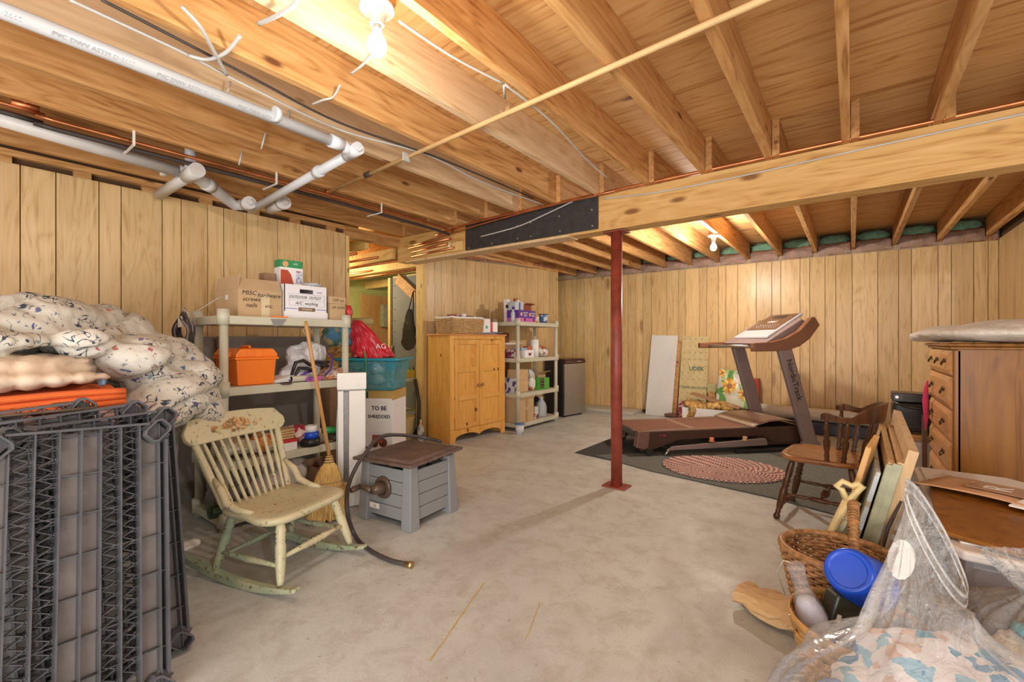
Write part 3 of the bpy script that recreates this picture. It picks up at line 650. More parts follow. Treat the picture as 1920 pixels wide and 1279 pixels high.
# ================================================================ LEFT: shelving unit with its load
def shelf_unit(name, label, x0, x1, y0, y1, levels, ztop, grp=None, crate=True):
    t = thing(name, label, 'shelf', ((x0+x1)/2, (y0+y1)/2, 0), 0, grp)
    hx, hy = (x1-x0)/2, (y1-y0)/2; r = .028
    for k, z in enumerate(levels):
        m = MB(); c = .045
        poly = [(-hx+c,-hy),(hx-c,-hy),(hx,-hy+c),(hx,hy-c),(hx-c,hy),(-hx+c,hy),(-hx,hy-c),(-hx,-hy+c)]
        m.prism(poly, z-.055, z); m.build('shelf_board', M['shelf'], t, bevel=.004)
        for sx in (-1,1):
            for sy in (-1,1):
                MB().cyl((sx*(hx-r+.004),sy*(hy-r+.004),z-.058),(sx*(hx-r+.004),sy*(hy-r+.004),z+(.035 if k < len(levels)-1 else .04)), .036, n=16).build('post_socket', M['shelf'], t)
    zs = [0]+list(levels)
    for sx in (-1,1):
        for sy in (-1,1):
            MB().cyl((sx*(hx-r),sy*(hy-r),0),(sx*(hx-r),sy*(hy-r),ztop), r-.003, n=16).build('post', M['shelf'], t)
    return t
SH = [.085,.43,.905,1.362]
U1 = shelf_unit('plastic_shelving_unit', 'putty plastic four-tier shelving unit against the left wall holding the orange toolbox', -3.61, -3.14, 1.15, 2.06, SH, 1.38)
def carton(name, label, c, w, d, h, rz=0, mat='cardboard', flaps=(), tape=True, group=None, t=.006, fl=None, flmat=None):
    """open or closed carton; c = bottom centre; w along local x, d along local y; flaps: (side, length, angle)"""
    T = thing(name, label, 'box', c, rz, group); mt = M[mat] if isinstance(mat, str) else mat
    m = MB(); a, b = w/2, d/2
    m.box(-a,a,-b,b,0,t); m.box(-a,a,-b,-b+t,t,h); m.box(-a,a,b-t,b,t,h); m.box(-a,-a+t,-b+t,b-t,t,h); m.box(a-t,a,-b+t,b-t,t,h)
    m.build('box_body', mt, T)
    for side, ln, ang in flaps:      # ang: 0 = straight up, 90 = flat outward, -90 = closed inward
        s, c_ = math.sin(R(ang)), math.cos(R(ang))
        if side in 'NS':
            y = b if side == 'N' else -b; k = 1 if side == 'N' else -1
            p = [(-a,y,h),(a,y,h),(a*.97,y+k*s*ln,h+c_*ln),(-a*.97,y+k*s*ln,h+c_*ln)]
        else:
            x = a if side == 'E' else -a; k = 1 if side == 'E' else -1
            p = [(x,-b,h),(x,b,h),(x+k*s*ln,b*.97,h+c_*ln),(x+k*s*ln,-b*.97,h+c_*ln)]
        MB().add(p, [(0,1,2,3)]).build('flap', flmat or mt, T, solid=.004)
    return T
def closed_box(name, label, c, w, d, h, rz, mats, cat='box', group=None, faces=None, bevel=.002):
    T = thing(name, label, cat, c, rz, group); MB().box(-w/2,w/2,-d/2,d/2,0,h).build('box_body', mats, T, bevel=bevel); return T
z = SH[3]+.001
# 'misc hardware' carton: E face (local +x) looks into the room
T = carton('hardware_carton', 'open cardboard carton marked MISC HARDWARE in marker on the top shelf', (-3.405,1.425,z), .36, .285, .185, 0, 'cardboard', (('E',.085,-28),('S',.095,-8),('W',.09,5),('N',.09,55)))
MB().box(.1805,.1815,.005,.06,0,.15).build('packing_tape', plain('clear_packing_tape', (.66,.54,.34), .35), T)
for s, y, zz, sz in (('MISC', -.075, .160,.042),('hardware', .055, .150,.040),('screws', -.060, .118,.040),('nails', -.06, .078,.040), ('etc.', .055, .078,.040)):
    text('marker_writing', s, sz, (.182,y,zz), (0,1,0), (0,0,1), M['dark'], T, ext=.0003, shear=.25)
MB().box(-.02,.02,-.1432,-.1426,.12,.15).build('shipping_sticker', M['paper'], T)
text('sticker_print', '= -', .016, (0,-.1438,.135), (1,0,0), (0,0,1), M['dark'], T, ext=.0002)
one('purple_bag', MB().ell((-3.34,1.36,z+.19),(.05,.045,.05), amp=.7, fr=2.5), M['purple'], 'crumpled purple bag poking out of the hardware carton', 'bag')
# banker box
white_card = plain('white_card', (.80,.79,.82), .6, var=.03)
T = thing('storage_file_box', 'white cardboard file box with a hand hole and marker writing on the top shelf', 'box', (-3.40,1.742,z), 0)
m = MB(); a, b, h, t_ = .19, .163, .245, .005
m.box(-a,a,-b,b,0,t_).box(-a,a,-b,-b+t_,t_,h).box(-a,a,b-t_,b,t_,h).box(-a,-a+t_,-b,b,t_,h)
m.box(a-t_,a,-b,b,t_,.185).box(a-t_,a,-b,-.052,.185,.215).box(a-t_,a,.052,b,.185,.215).box(a-t_,a,-b,b,.215,h)
m.box(a,a+.004,-b-.002,b+.002,0,.05)
m.build('box_body', white_card, T)
MB().box(-a,-a+.24,-b,b,h,h+.004).build('half_lid', white_card, T)
blue_ink = plain('blue_print', (.22,.28,.55), .6); brown_ink = plain('brown_print', (.20,.12,.06), .6)
m = MB(); x = a+.0006
for y0,y1,z0,z1 in ((-.13,.14,.178,.1795),(-.13,.14,.092,.0935),(-.13,.14,.135,.136),(-.13,-.1285,.092,.179),(.1385,.14,.092,.179)): m.box(x-.0005,x+.0004,y0,y1,z0,z1)
m.box(x-.0005,x+.0004,.08,.12,.196,.202); m.box(x-.0005,x+.0004,-.155,-.07,.068,.074); m.box(x-.0005,x+.0004,.075,.155,.068,.074)
m.build('printed_frame', blue_ink, T)
MB().box(x-.0005,x+.0006,-.062,.066,.055,.082).build('printed_label', brown_ink, T)
text('label_print', 'STOR/FILE', .017, (x+.001,.002,.068), (0,1,0), (0,0,1), M['paper'], T, ext=.0002)
text('marker_writing', 'OUTDOOR  OUTLET', .030, (x+.001,-.01,.155), (0,1,0), (0,0,1), M['dark'], T, ext=.0003, shear=.3, w=.85)
text('marker_writing', 'A/C  washing', .032, (x+.001,0,.112), (0,1,0), (0,0,1), M['dark'], T, ext=.0003, shear=.3)
# two small kraft boxes
for k, (zz, hh, s) in enumerate(((z,.125,'OF DOM'),(z+.126,.055,'OFF ms'))):
    T = closed_box('small_kraft_box', ('lower','upper')[k]+' of two small marked kraft boxes at the right end of the top shelf', (-3.30,1.985,zz), .22, .125+.01*k, hh, 0, M['cardboard'], group='small kraft boxes')
    text('marker_writing', s, .030 if k else .028, (.1108,0,hh-.03), (0,1,0), (0,0,1), M['dark'], T, ext=.0003, shear=.2)
# trash-bag carton (green top, white front, red arch)
T = thing('lamp_carton', 'green and white printed retail carton standing on the storage file box', 'box', (-3.46,1.735,z+.25), R(-4))
MB().box(-.05,.05,-.085,.085,0,.20).build('box_body', M['paper'], T)
MB().box(-.051,.0508,-.0858,.0858,.145,.2005).build('green_band', plain('green_print', (.03,.28,.10), .5), T)
MB().prism([(-.08,.0),(.02,.0),(-.005,.09),(-.03,.12),(-.08,.12)], 0, .0012, frameM((.0505,0,.005),(0,1,0),(0,0,1))).build('red_panel', plain('red_print', (.48,.07,.03), .5), T)
MB().box(.0502,.0512,.035,.083,.03,.125).build('picture_panel', print_mat('cool_print', [(.25,.3,.5),(.5,.55,.65),(.45,.2,.35),(.7,.7,.75)], 60), T)
MB().cyl((.0505,-.045,.17),(.0518,-.045,.17), .022, n=18).build('round_emblem', plain('orange_print', (.75,.38,.15), .5), T)
text('box_print', 'LED', .02, (.0515,.03,.175), (0,1,0), (0,0,1), M['paper'], T, ext=.0002)
one('brown_carton', MB().box(-3.56,-3.47,1.56,1.64,z+.25,z+.345), M['cardboard_dark'], 'small brown carton beside the green printed carton', 'box', bevel=.002)
one('clear_packet', MB().ell((-3.36,1.86,z+.268),(.06,.07,.022), amp=.6, fr=2.5, seed=4), M['whitebag'], 'crumpled clear plastic packet on the storage file box', 'bag')
T = thing('brown_mug', 'dark brown mug standing behind the small kraft boxes', 'mug', (-3.50,1.97,z))
MB().lathe([(.0,0),(.038,0),(.040,.01),(.040,.21),(.036,.21),(.036,.02),(0,.02)], 20).build('cup', M['bronze'], T)
MB().tube([(.0,.038,.18),(0,.07,.19),(0,.08,.15),(0,.07,.11),(0,.038,.12)], .006).build('cup_handle', M['bronze'], T)
one('grey_tag', MB().add([(-3.138,1.45,1.35),(-3.137,1.56,1.352),(-3.136,1.53,1.31),(-3.137,1.475,1.30)], [(0,1,2,3)]), M['slate'], 'grey paper scrap stuck on the top shelf edge', 'paper', solid=.001)
one('orange_strip', MB().box(-3.16,-3.142,1.47,1.57,z,z+.008), M['orange'], 'thin orange plastic strip lying on the top shelf edge', 'strip')
# orange toolbox
z = SH[2]+.001
T = thing('toolbox', 'bright orange plastic toolbox on the second shelf', 'toolbox', (-3.36,1.385,z), R(0))
a, b = .165, .115
m = MB(); m.hexa([(-a,-b,0),(a,-b,0),(a,b,0),(-a,b,0)], [(-a-.012,-b-.012,.175),(a+.012,-b-.012,.175),(a+.012,b+.012,.175),(-a-.012,b+.012,.175)])
m.build('box_body', M['orange'], T, bevel=.008)
MB().box(-a-.024,a+.024,-b-.024,b+.024,.170,.186).build('lid_rim', M['orange'], T, bevel=.004)
m = MB(); q = [(-b-.018,.186),(b+.018,.186),(b+.018,.205),(b-.012,.243),(-b+.012,.243),(-b-.018,.205)]
m.prism(q, -a-.016, a+.016, frameM((0,0,0),(0,1,0),(0,0,1))); m.build('lid', M['orange'], T, bevel=.006)
for y in (-.035,.02): MB().box(a+.010,a+.020,y-.02,y+.02,.187,.236).build('lid_rib', M['orange'], T, bevel=.004)
for s in (-1,):
    for k in range(3): MB().box(-.02+k*.045,.012+k*.045,-b-.03,-b-.012,.186,.222).build('side_rib', M['orange'], T, bevel=.005)
MB().tube([(-.07,0,.243),(-.06,0,.256),(.06,0,.256),(.07,0,.243)], .010).build('carry_handle', M['orange'], T)
# white plastic bag with black knotted handles
bg = MB()
for c, r_ in (((-3.33,1.79,z+.10),(.10,.11,.10)),((-3.34,1.84,z+.20),(.09,.11,.08)),((-3.36,1.74,z+.185),(.07,.06,.06)),((-3.31,1.72,z+.05),(.08,.12,.05))): bg.ell(c, r_)
bg = fuse(bg, .014, 1, lambda c, n: .018*ridge(c, 11)+.008*ridge(c, 24, 3))
T = thing('white_carrier_bag', 'white plastic carrier bag with black knotted straps on the second shelf', 'bag', (0,0,0))
bg.build('bag_film', M['whitebag'], T)
for k, pts in enumerate(([(-3.2,1.62,z+.05),(-3.2,1.65,z+.13),(-3.19,1.70,z+.16),(-3.2,1.76,z+.12),(-3.19,1.80,z+.13),(-3.2,1.86,z+.14),(-3.21,1.92,z+.14)],
                         [(-3.2,1.63,z+.02),(-3.19,1.67,z+.09),(-3.19,1.73,z+.10),(-3.2,1.78,z+.08)],[(-3.2,1.80,z+.13),(-3.19,1.84,z+.10),(-3.2,1.90,z+.11)])):
    MB().tube([Vector(p)+Vector((.01,0,.01*math.sin(i*2))) for i, p in enumerate(pts)], [.010,.014,.013,.014,.012,.012,.008][:len(pts)], 7).build('black_strap', M['black'], T)
one('purple_strap', MB().tube([(-3.18,1.60,z+.012),(-3.18,1.66,z+.03),(-3.19,1.73,z+.065),(-3.22,1.79,z+.07)], .009, 6), M['purple'], 'purple strap lying from the toolbox towards the white bag', 'strap')
one('purple_strap', MB().tube([(-3.17,1.86,z+.03),(-3.17,1.91,z+.08),(-3.18,1.93,z+.17),(-3.22,1.92,z+.2)], .007, 6), M['purple'], 'purple strap curling up the right side of the white bag', 'strap')
closed_box('pink_packet', 'pink and black printed packet lying beneath the white bag', (-3.18,1.765,z), .06, .12, .035, R(5), print_mat('pinkblack', [(.55,.08,.45),(.03,.02,.03),(.55,.1,.42),(.2,.1,.4)], 30), 'packet')
def papers(name, label, c, w, d, n, mat, cat='paper', rz=0, curl=.02):
    T = MB()
    for k in range(n):
        r_ = R(rnd.uniform(-14,14))+rz; zz = k*.0035
        T.grid(lambda s, t: Vector(c)+Vector(((s-.5)*w*math.cos(r_)-(t-.5)*d*math.sin(r_), (s-.5)*w*math.sin(r_)+(t-.5)*d*math.cos(r_), zz+.002+curl*abs(math.sin(3*s+k))*t)), 5, 5)
    return one(name, T, mat, label, cat, solid=.001)
papers('paper_heap', 'loose white papers beside the toolbox on the second shelf', (-3.28,1.60,z), .2, .2, 5, M['paper'], curl=.07)
papers('printed_papers', 'orange and white printed papers at the right end of the second shelf', (-3.27,1.94,z), .2, .18, 6, print_mat('orangewhite', [(.75,.7,.66),(.7,.3,.12),(.8,.76,.7),(.5,.2,.15)], 24), curl=.08)
T = MB(); pts = [(-3.19,1.60+.02*i,z+.022) for i in range(9)]
m = MB(); m.lathe([(.020,0),(.022,0),(.022,.16),(.018,.16),(.018,0)], 16, frameM((-3.175,1.61,z+.024),(0,0,1),(1,0,0)))
one('paper_tube', m, M['shelf'], 'rolled beige paper tube lying on the front of the second shelf', 'tube')
one('dark_disc', MB().lathe([(0,0),(.04,.002),(.045,.008),(.03,.012),(0,.012)], 20, frameM((-3.155,1.56,z+.002),(0,1,0),(1,0,0))), M['bronze'], 'small dark brown disc on the second shelf edge', 'disc')
# third shelf
z = SH[1]+.001
rag = lambda c, r_, seed, am=.02: fuse(MB().ell(c, r_).ell((c[0]+.03,c[1]+r_[1]*.5,c[2]-.01),(r_[0]*.8,r_[1]*.7,r_[2]*.7)).ell((c[0],c[1]-r_[1]*.6,c[2]-.01),(r_[0]*.7,r_[1]*.6,r_[2]*.8)), .013, 1, lambda c_, n: am*ridge(c_, 13, seed)) 
one('white_rag', rag((-3.28,1.27,z+.07),(.12,.09,.045),1), print_mat('rag_print', [(.72,.7,.66),(.74,.72,.68),(.5,.38,.25),(.15,.14,.13)], 14, .9), 'crumpled white rag at the left of the third shelf behind the chair spindles', 'cloth')
one('orange_rag', rag((-3.24,1.44,z+.075),(.09,.08,.055),5), print_mat('rag_print2', [(.75,.25,.05),(.8,.4,.1),(.5,.12,.04),(.7,.6,.5)], 26, .9), 'crumpled orange and brown rag on the third shelf', 'cloth')
one('red_cloth', rag((-3.28,1.70,z+.085),(.10,.12,.05),9), print_mat('rag_print3', [(.40,.03,.05),(.62,.5,.46),(.35,.06,.07),(.7,.6,.55)], 30, .9), 'red and white crumpled cloth on the third shelf behind the tape', 'cloth')
for k in range(4):
    closed_box('sandpaper_pad', ('lowest','second','third','topmost')[k]+' flat pad in the small stack of tan pads on the third shelf', (-3.25,1.585,z+.075+k*.018), .12, .11, .014, R(k*3), plain('tan_sheets', (.62,.42,.20), .8), 'pad', 'tan sheet stack')
closed_box('white_carton', 'small white carton with a red top on the third shelf', (-3.20,1.585,z), .10, .11, .055, 0, M['paper'])
one('red_tray', MB().box(-3.25,-3.15,1.53,1.64,z+.056,z+.072), M['red'], 'red flat tray on the small white carton', 'tray', bevel=.003)
def ring(name, c, r0, r1, h, mat, label, cat='tape'):
    return one(name, MB().lathe([(r0,0),(r1,0),(r1,h),(r0,h),(r0,0)], 28, Matrix.Translation(c)), mat, label, cat)
ring('black_tape_roll', (-3.19,1.76,z), .03, .068, .055, M['black'], 'wide black tape roll at the bottom of the tape stack')
ring('blue_tape_roll', (-3.19,1.762,z+.056), .028, .055, .045, M['blue'], 'blue tape roll in the middle of the tape stack')
ring('white_tape_roll', (-3.19,1.765,z+.102), .015, .042, .045, M['paper'], 'pale tape roll on top of the blue one')
T = thing('green_bottle', 'green plastic bottle lying on its side on the third shelf', 'bottle', (-3.22,1.98,z+.075), 0)
MB().lathe([(0,-.09),(.022,-.09),(.026,-.07),(.026,.02),(.022,.045),(.014,.06),(.013,.075),(0,.075)], 18, frameM((0,0,0),(0,0,1),(1,0,0)) @ Matrix.Rotation(0,4,'Z')).build('bottle_body', M['green'], T, )
T.rotation_euler = (R(-8), 0, 0)
ring('dark_tin', (-3.20,1.965,z), .0, .052, .045, M['rubber'], 'round dark tin under the green bottle', 'tin')
one('hammer_head', MB().box(-3.17,-3.15,1.83,1.92,z,z+.015).cyl((-3.16,1.86,z+.01),(-3.16,1.93,z+.01),.012), M['bronze'], 'small rusty tool lying beside the tape rolls', 'tool')
# bottom shelf and floor below
z = SH[0]+.001
one('grey_plastic_bag', fuse(MB().ell((-3.36,1.28,z+.19),(.15,.11,.14)).ell((-3.3,1.22,z+.10),(.10,.08,.10)), .02, 1, lambda c, n: .02*ridge(c, 9, 2)), M['greybag'], 'bulging dark grey plastic bag at the left of the bottom shelf', 'bag')
one('white_sack', fuse(MB().ell((-3.36,1.62,z+.14),(.16,.19,.16)).ell((-3.3,1.5,z+.09),(.12,.12,.10)), .02, 1, lambda c, n: .018*ridge(c, 8, 7)), print_mat('sack', [(.50,.45,.42),(.52,.47,.44),(.20,.17,.17),(.48,.44,.42),(.5,.46,.42)], 7, .8), 'pale grey stuffed sack on the bottom shelf behind the rocking chair', 'bag')
T = thing('dark_bottle', 'dark green bottle lying at the left front of the bottom shelf', 'bottle', (-3.18,1.22,z+.045), 0)
MB().lathe([(0,-.12),(.036,-.12),(.04,-.10),(.04,.03),(.015,.08),(.014,.12),(0,.12)], 18, frameM((0,0,0),(0,0,1),(1,0,0))).build('bottle_body', M['darkgreen'], T)
carton('brown_flat_carton', 'open brown carton at the right of the bottom shelf', (-3.36,1.93,z), .3, .22, .16, 0, 'cardboard_dark', (('E',.10,80),))
# grey boards leaning against the plank wall
T = thing('leaning_board', 'left grey board leaning on the plank wall behind the shelving unit', 'board', (0,0,0), 0, 'grey boards behind the shelves')
MB().hexa([(-4.02,.80,0),(-3.98,.80,0),(-3.98,1.47,0),(-4.02,1.47,0)], [(-4.18,.80,1.235),(-4.15,.80,1.235),(-4.15,1.47,1.235),(-4.18,1.47,1.235)]).build('board_sheet', M['slate'], T, bevel=.004)
T = thing('leaning_board', 'right grey board leaning on the plank wall behind the shelving unit', 'board', (0,0,0), 0, 'grey boards behind the shelves')
MB().hexa([(-3.99,1.49,0),(-3.95,1.49,0),(-3.95,2.62,0),(-3.99,2.62,0)], [(-4.16,1.49,1.24),(-4.12,1.49,1.24),(-4.12,2.50,1.24),(-4.16,2.50,1.24)]).build('board_sheet', M['slate'], T, bevel=.004)
# cable coil hanging from the shelf corner
T = thing('cable_coil', 'coil of black and grey cable hanging from the left corner of the top shelf', 'cable', (-3.5,1.10,1.22))
for k in range(11):
    a, b = .105+.012*math.sin(k*2.1), .15+.015*math.cos(k*1.7); ox, oz = .008*math.sin(k*3), -.01*math.cos(k*1.3)
    pts = [(ox+a*math.cos(2*PI*i/26)+.0*i, -.015-.004*k+.01*math.sin(i), oz+b*math.sin(2*PI*i/26)) for i in range(26)]
    MB().tube(pts, .006, 6, closed=True).build('cable_loop', M['blackcable'] if k % 3 else plain('lavender_cable', (.32,.26,.30), .5), T)
MB().tube([(.02,-.03,.13),(.05,-.045,.19),(.07,-.03,.15),(.05,-.02,.12)], .005, 6).build('cable_tie', M['cable'], T)
MB().box(-.02,.05,-.062,-.058,.07,.14).build('paper_tag', M['paper'], T)
one('tie_cord', MB().tube([(-3.45,1.09,1.37),(-3.38,1.20,1.47),(-3.36,1.24,1.50)], .003, 5), M['cable'], 'thin white cord rising from the cable coil to the carton', 'cord')
# ---- broom
bt, bb = px(573,603,-3.06), Vector((-2.84,1.70,.42))
T = thing('broom', 'straw broom with a long wooden handle leaning on the shelving unit', 'broom', (0,0,0))
d = (bb-bt).normalized()
MB().tube([bt,bt+d*.02,bb], [.008,.0125,.0125], 12).build('broom_handle', M['handle'], T)
MB().tube([bt+d*.07+Vector((.0,-.03,.0)),bt+d*.13,bt+d*.07+Vector((0,.03,0)),bt+d*.03], .0018, 5, closed=True).build('hanging_loop', M['cable'], T)
base_c = Vector((-2.79,1.655,.015)); side = Vector((.35,.94,0)).normalized(); th = side.cross(Vector((0,0,1)))
m = MB(); prof = [(0,.020,.018),(.10,.030,.022),(.18,.055,.030),(.32,.085,.036),(.6,.105,.04),(1,.135,.045)]
def bf(s, t):
    i = t*(len(prof)-1); k = min(int(i), len(prof)-2); f = i-k; w = prof[k][1]*(1-f)+prof[k+1][1]*f; q = prof[k][2]*(1-f)+prof[k+1][2]*f; tt = prof[k][0]*(1-f)+prof[k+1][0]*f
    c = bb.lerp(base_c, tt); a = 2*PI*s; jit = 1+.05*noise.noise(Vector((s*60, tt*2, 0))); dz = .02*noise.noise(Vector((s*40,9,0))) if t > .99 else 0
    return c+side*w*math.cos(a)*jit+th*q*math.sin(a)*jit+Vector((0,0,dz))
m.grid(bf, 72, 14, cu=True); m.build('bristle_head', M['straw'], T)
s_ = MB()
for k in range(170):
    a = rnd.uniform(0, 2*PI); rr = rnd.uniform(.5, 1.02); c0 = bb.lerp(base_c, .45); p0 = c0+side*.095*math.cos(a)*rr+th*.04*math.sin(a)*rr
    p1 = base_c+side*.14*math.cos(a)*rr+th*.05*math.sin(a)*rr+Vector((rnd.uniform(-.006,.006),rnd.uniform(-.006,.006),rnd.uniform(-.012,.02)))
    s_.tube([p0,p1], .0013, 3)
o = s_.build('loose_straw', M['straw'], T); o['kind'] = 'stuff'
for tt in (.02,.06,.10): 
    c = bb.lerp(base_c, tt); w = .022+tt*.12
    MB().tube([c+side*w*math.cos(2*PI*i/16)+th*(w*.8)*math.sin(2*PI*i/16) for i in range(16)], .003, 5, closed=True).build('binding_wire', M['bronze'], T)
for tt in (.42,.5):
    c = bb.lerp(base_c, tt); w = .085+.03*tt
    MB().tube([c+side*w*math.cos(2*PI*i/24)+th*.043*math.sin(2*PI*i/24) for i in range(24)], .0022, 5, closed=True).build('stitching', M['cardboard_dark'], T)
# ---- rocking chair (local: +x faces forward, y across)
T = thing('rocking_chair', 'small cream and green chipped wooden rocking chair in front of the shelving unit', 'chair', (-2.42,1.19,0), R(16))
rp, rg = M['rockpaint'], M['rockgreen']
HW = .235
for s in (-1, 1):
    m = MB(); n = 22; L0, L1 = -.56, .34
    def rk(i): 
        t = i/n; x = L0+(L1-L0)*t; zc = .0+ (x+.0)**2*.34*(1.0 if x < 0 else 1.25); return x, zc
    low = [rk(i) for i in range(n+1)]; y0, y1 = s*HW-.019, s*HW+.019
    hgt = lambda i: .045*min(1, .45+.55*math.sin(PI*min(1, max(.0, i/n*1.04))))
    vs = []; 
    for i, (x, zc) in enumerate(low): vs += [(x,y0,zc),(x,y1,zc),(x,y1,zc+hgt(i)),(x,y0,zc+hgt(i))]
    fs = [(0,1,2,3),(4*n+3,4*n+2,4*n+1,4*n)]
    for i in range(n):
        for k in range(4): fs.append((4*i+k,4*(i+1)+k,4*(i+1)+(k+1)%4,4*i+(k+1)%4))
    m.add(vs, fs, 0); m.build('rocker', rg, T, bevel=.006)
SZ = .355
leg_prof = [(0,.013),(.06,.017),(.3,.023),(.60,.025),(.68,.020),(.70,.024),(.74,.020),(.77,.024),(.81,.020),(.84,.025),(.92,.021),(1,.018)]
for s in (-1, 1):
    for x0, x1 in ((.235,.17),(-.20,-.15)):
        zb = .04+x0*x0*.34
        MB().turned((x0,s*HW,zb),(x1,s*.175,SZ-.03), leg_prof).build('leg', rp if x0 > 0 else rg, T)
    MB().turned((.215,s*.225,.14),(-.185,s*.222,.14), [(0,.008),(.2,.011),(.45,.016),(.5,.018),(.55,.016),(.8,.011),(1,.008)]).build('side_stretcher', rg, T)
MB().turned((.21,-.215,.17),(.21,.215,.17), [(0,.009),(.3,.013),(.36,.018),(.38,.013),(.42,.019),(.45,.013),(.48,.019),(.52,.013),(.55,.019),(.58,.013),(.62,.018),(.7,.013),(1,.009)]).build('front_stretcher', rp, T)
MB().turned((-.18,-.21,.12),(-.18,.21,.12), [(0,.008),(.5,.015),(1,.008)]).build('back_stretcher', rg, T)
m = MB(); k = 40; pts = []
for i in range(k):
    a = 2*PI*i/k; cx_, sy_ = math.cos(a), math.sin(a)
    e_ = .42; x = .225*abs(cx_)**e_*(1 if cx_ > 0 else -1); y = .245*abs(sy_)**e_*(1 if sy_ > 0 else -1)
    y *= 1+.06*(x > 0)-.06*(x < 0)*1; pts.append((x, y))
rings = [(1.0,-.030),(1.015,-.012),(1.0,-.002),(.93,.004),(.6,-.008),(.3,-.012),(0.02,-.012)]
vs = [(x*r_, y*r_, SZ+zz+.01*(x>0)*abs(x)) for r_, zz in rings for x, y in pts]; fs = [tuple(reversed(range(k)))]
for i in range(len(rings)-1):
    for j in range(k): fs.append((i*k+j, i*k+(j+1)%k, (i+1)*k+(j+1)%k, (i+1)*k+j))
fs.append(tuple(range((len(rings)-1)*k, len(rings)*k))); m.add(vs, fs, 0, True); m.build('seat', rp, T)
bx = lambda zz: -.185-(zz-SZ)*.47     # recline of the back
CZ0, CZ1 = .665, .80
for s in (-1, 1):
    MB().turned((bx(SZ),s*.195,SZ-.01),(bx(CZ0+.05),s*.255,CZ0+.05), [(0,.016),(.1,.019),(.2,.017),(.5,.020),(.8,.018),(1,.015)]).build('back_post', rp, T)
    MB().turned((.0,0,0),(0,0,.001),[(0,.001),(1,.001)]) 
    MB().tube([(bx(SZ+.14)+.01,s*.215,SZ+.14),(-.17,s*.225,SZ+.09),(-.13,s*.225,SZ+.03),(-.05,s*.222,SZ+.008),(.03,s*.215,SZ+.006)], [.012,.018,.019,.017,.010], 10).build('seat_brace', rp, T)
for i in range(9):
    f = (i-4)/4; MB().turned((bx(SZ)+.012,f*.155,SZ-.012),(bx(CZ0)-.01-.02*(1-f*f),f*.205,CZ0+.02), [(0,.008),(.12,.009),(.3,.0085),(.45,.013),(.6,.010),(.85,.0095),(1,.007)], 9).build('spindle', rp, T)
m = MB()
def crest(s, t):
    y = (s-.5)*.60; f = abs(s-.5)*2; top = CZ1-.02*f*f-.05*max(0, f-.86)/.14*1; bot = CZ0+.0*f+.035*max(0,f-.9)/.1
    zz = bot+(top-bot)*t; return Vector((bx(zz)-.035*(1-f*f)+.015, y, zz))
m.grid(crest, 30, 6, sm=True); m.build('crest_rail', rp, T, solid=.022, bevel=.003)
decal = print_mat('floral_decal', [(.55,.28,.12),(.35,.18,.06),(.62,.38,.16),(.20,.12,.05),(.5,.45,.22)], 70)
m = MB()
for k in range(46):
    u_ = rnd.gauss(0, .38); u_ = max(-1, min(1, u_)); s = .5+u_*.26; t = .5+rnd.uniform(-.26,.26)*(1-abs(u_)*.75)
    p = crest(s, t); p.x += .0165; r_ = rnd.uniform(.007,.014); y_, z_ = p.y, p.z; n0 = len(m.v)
    m.add([(p.x-.47*(r_*math.sin(2*PI*q/7)), y_+r_*1.2*math.cos(2*PI*q/7), z_+r_*math.sin(2*PI*q/7)) for q in range(7)], [tuple(range(7))])
o = m.build('flower_decal', decal, T); o['label'] = 'brown and orange flower decal'
# ---- hose reel box
T = thing('hose_reel_box', 'grey plastic garden hose reel box with a brown lid on the concrete floor', 'hose reel', (-2.455,2.07,0), R(5))
w, d, h = .215, .205, .40      # local x toward crank side is -y
def corner_leg(sx, sy):
    m = MB(); x0, x1 = sorted((sx*(w-.055), sx*(w+.012))); y0, y1 = sorted((sy*(d-.055), sy*(d+.012)))
    xb0, xb1 = sorted((sx*(w-.055), sx*(w+.03))); yb0, yb1 = sorted((sy*(d-.055), sy*(d+.03)))
    m.hexa([(xb0,yb0,0),(xb1,yb0,0),(xb1,yb1,0),(xb0,yb1,0)], [(x0,y0,h),(x1,y0,h),(x1,y1,h),(x0,y1,h)]); return m
for sx in (-1,1):
    for sy in (-1,1): corner_leg(sx, sy).build('corner_leg', M['reelgrey'], T, bevel=.005)
for k in range(4):
    z0, z1 = .05+k*.082, .05+(k+1)*.082-.004
    for s in (-1,1):
        MB().box(-w+.05,w-.05,s*d-.008,s*d+.008,z0,z1).build('side_panel', M['reelgrey'], T, bevel=.003)
        MB().box(s*w-.008,s*w+.008,-d+.05,d-.05,z0,z1).build('side_panel', M['reelgrey'], T, bevel=.003)
MB().cyl((0,-d+.03,.21),(0,d-.03,.21), .12, n=24).build('hose_drum', M['rubber'], T)
MB().box(-w+.02,w-.02,-d+.02,d-.02,.03,.045).build('inner_floor', M['black'], T)
for k in range(6): MB().tube([(w-.05, -.13+k*.05, .37),(w-.03,-.11+k*.05,.40)], .012).build('wound_hose', M['rubber'], T)
m = MB(); m.hexa([(-w-.055,-d-.055,0),(w+.055,-d-.055,0),(w+.055,d+.055,0),(-w-.055,d+.055,0)], [(-w-.055,-d-.055,.02),(w+.055,-d-.055,.02),(w+.055,d+.055,.02),(-w-.055,d+.055,.02)])
m.hexa([(-w-.03,-d-.03,.02),(w+.03,-d-.03,.02),(w+.03,d+.03,.02),(-w-.03,d+.03,.02)], [(-w-.01,-d-.01,.034),(w+.01,-d-.01,.034),(w+.01,d+.01,.034),(-w-.01,d+.01,.034)])
lid = m.build('lid', M['reeltop'], T, bevel=.004); lid.location = (0,0,h+.012); lid.rotation_euler = (R(2), R(-1.5), 0)
cx = -.02
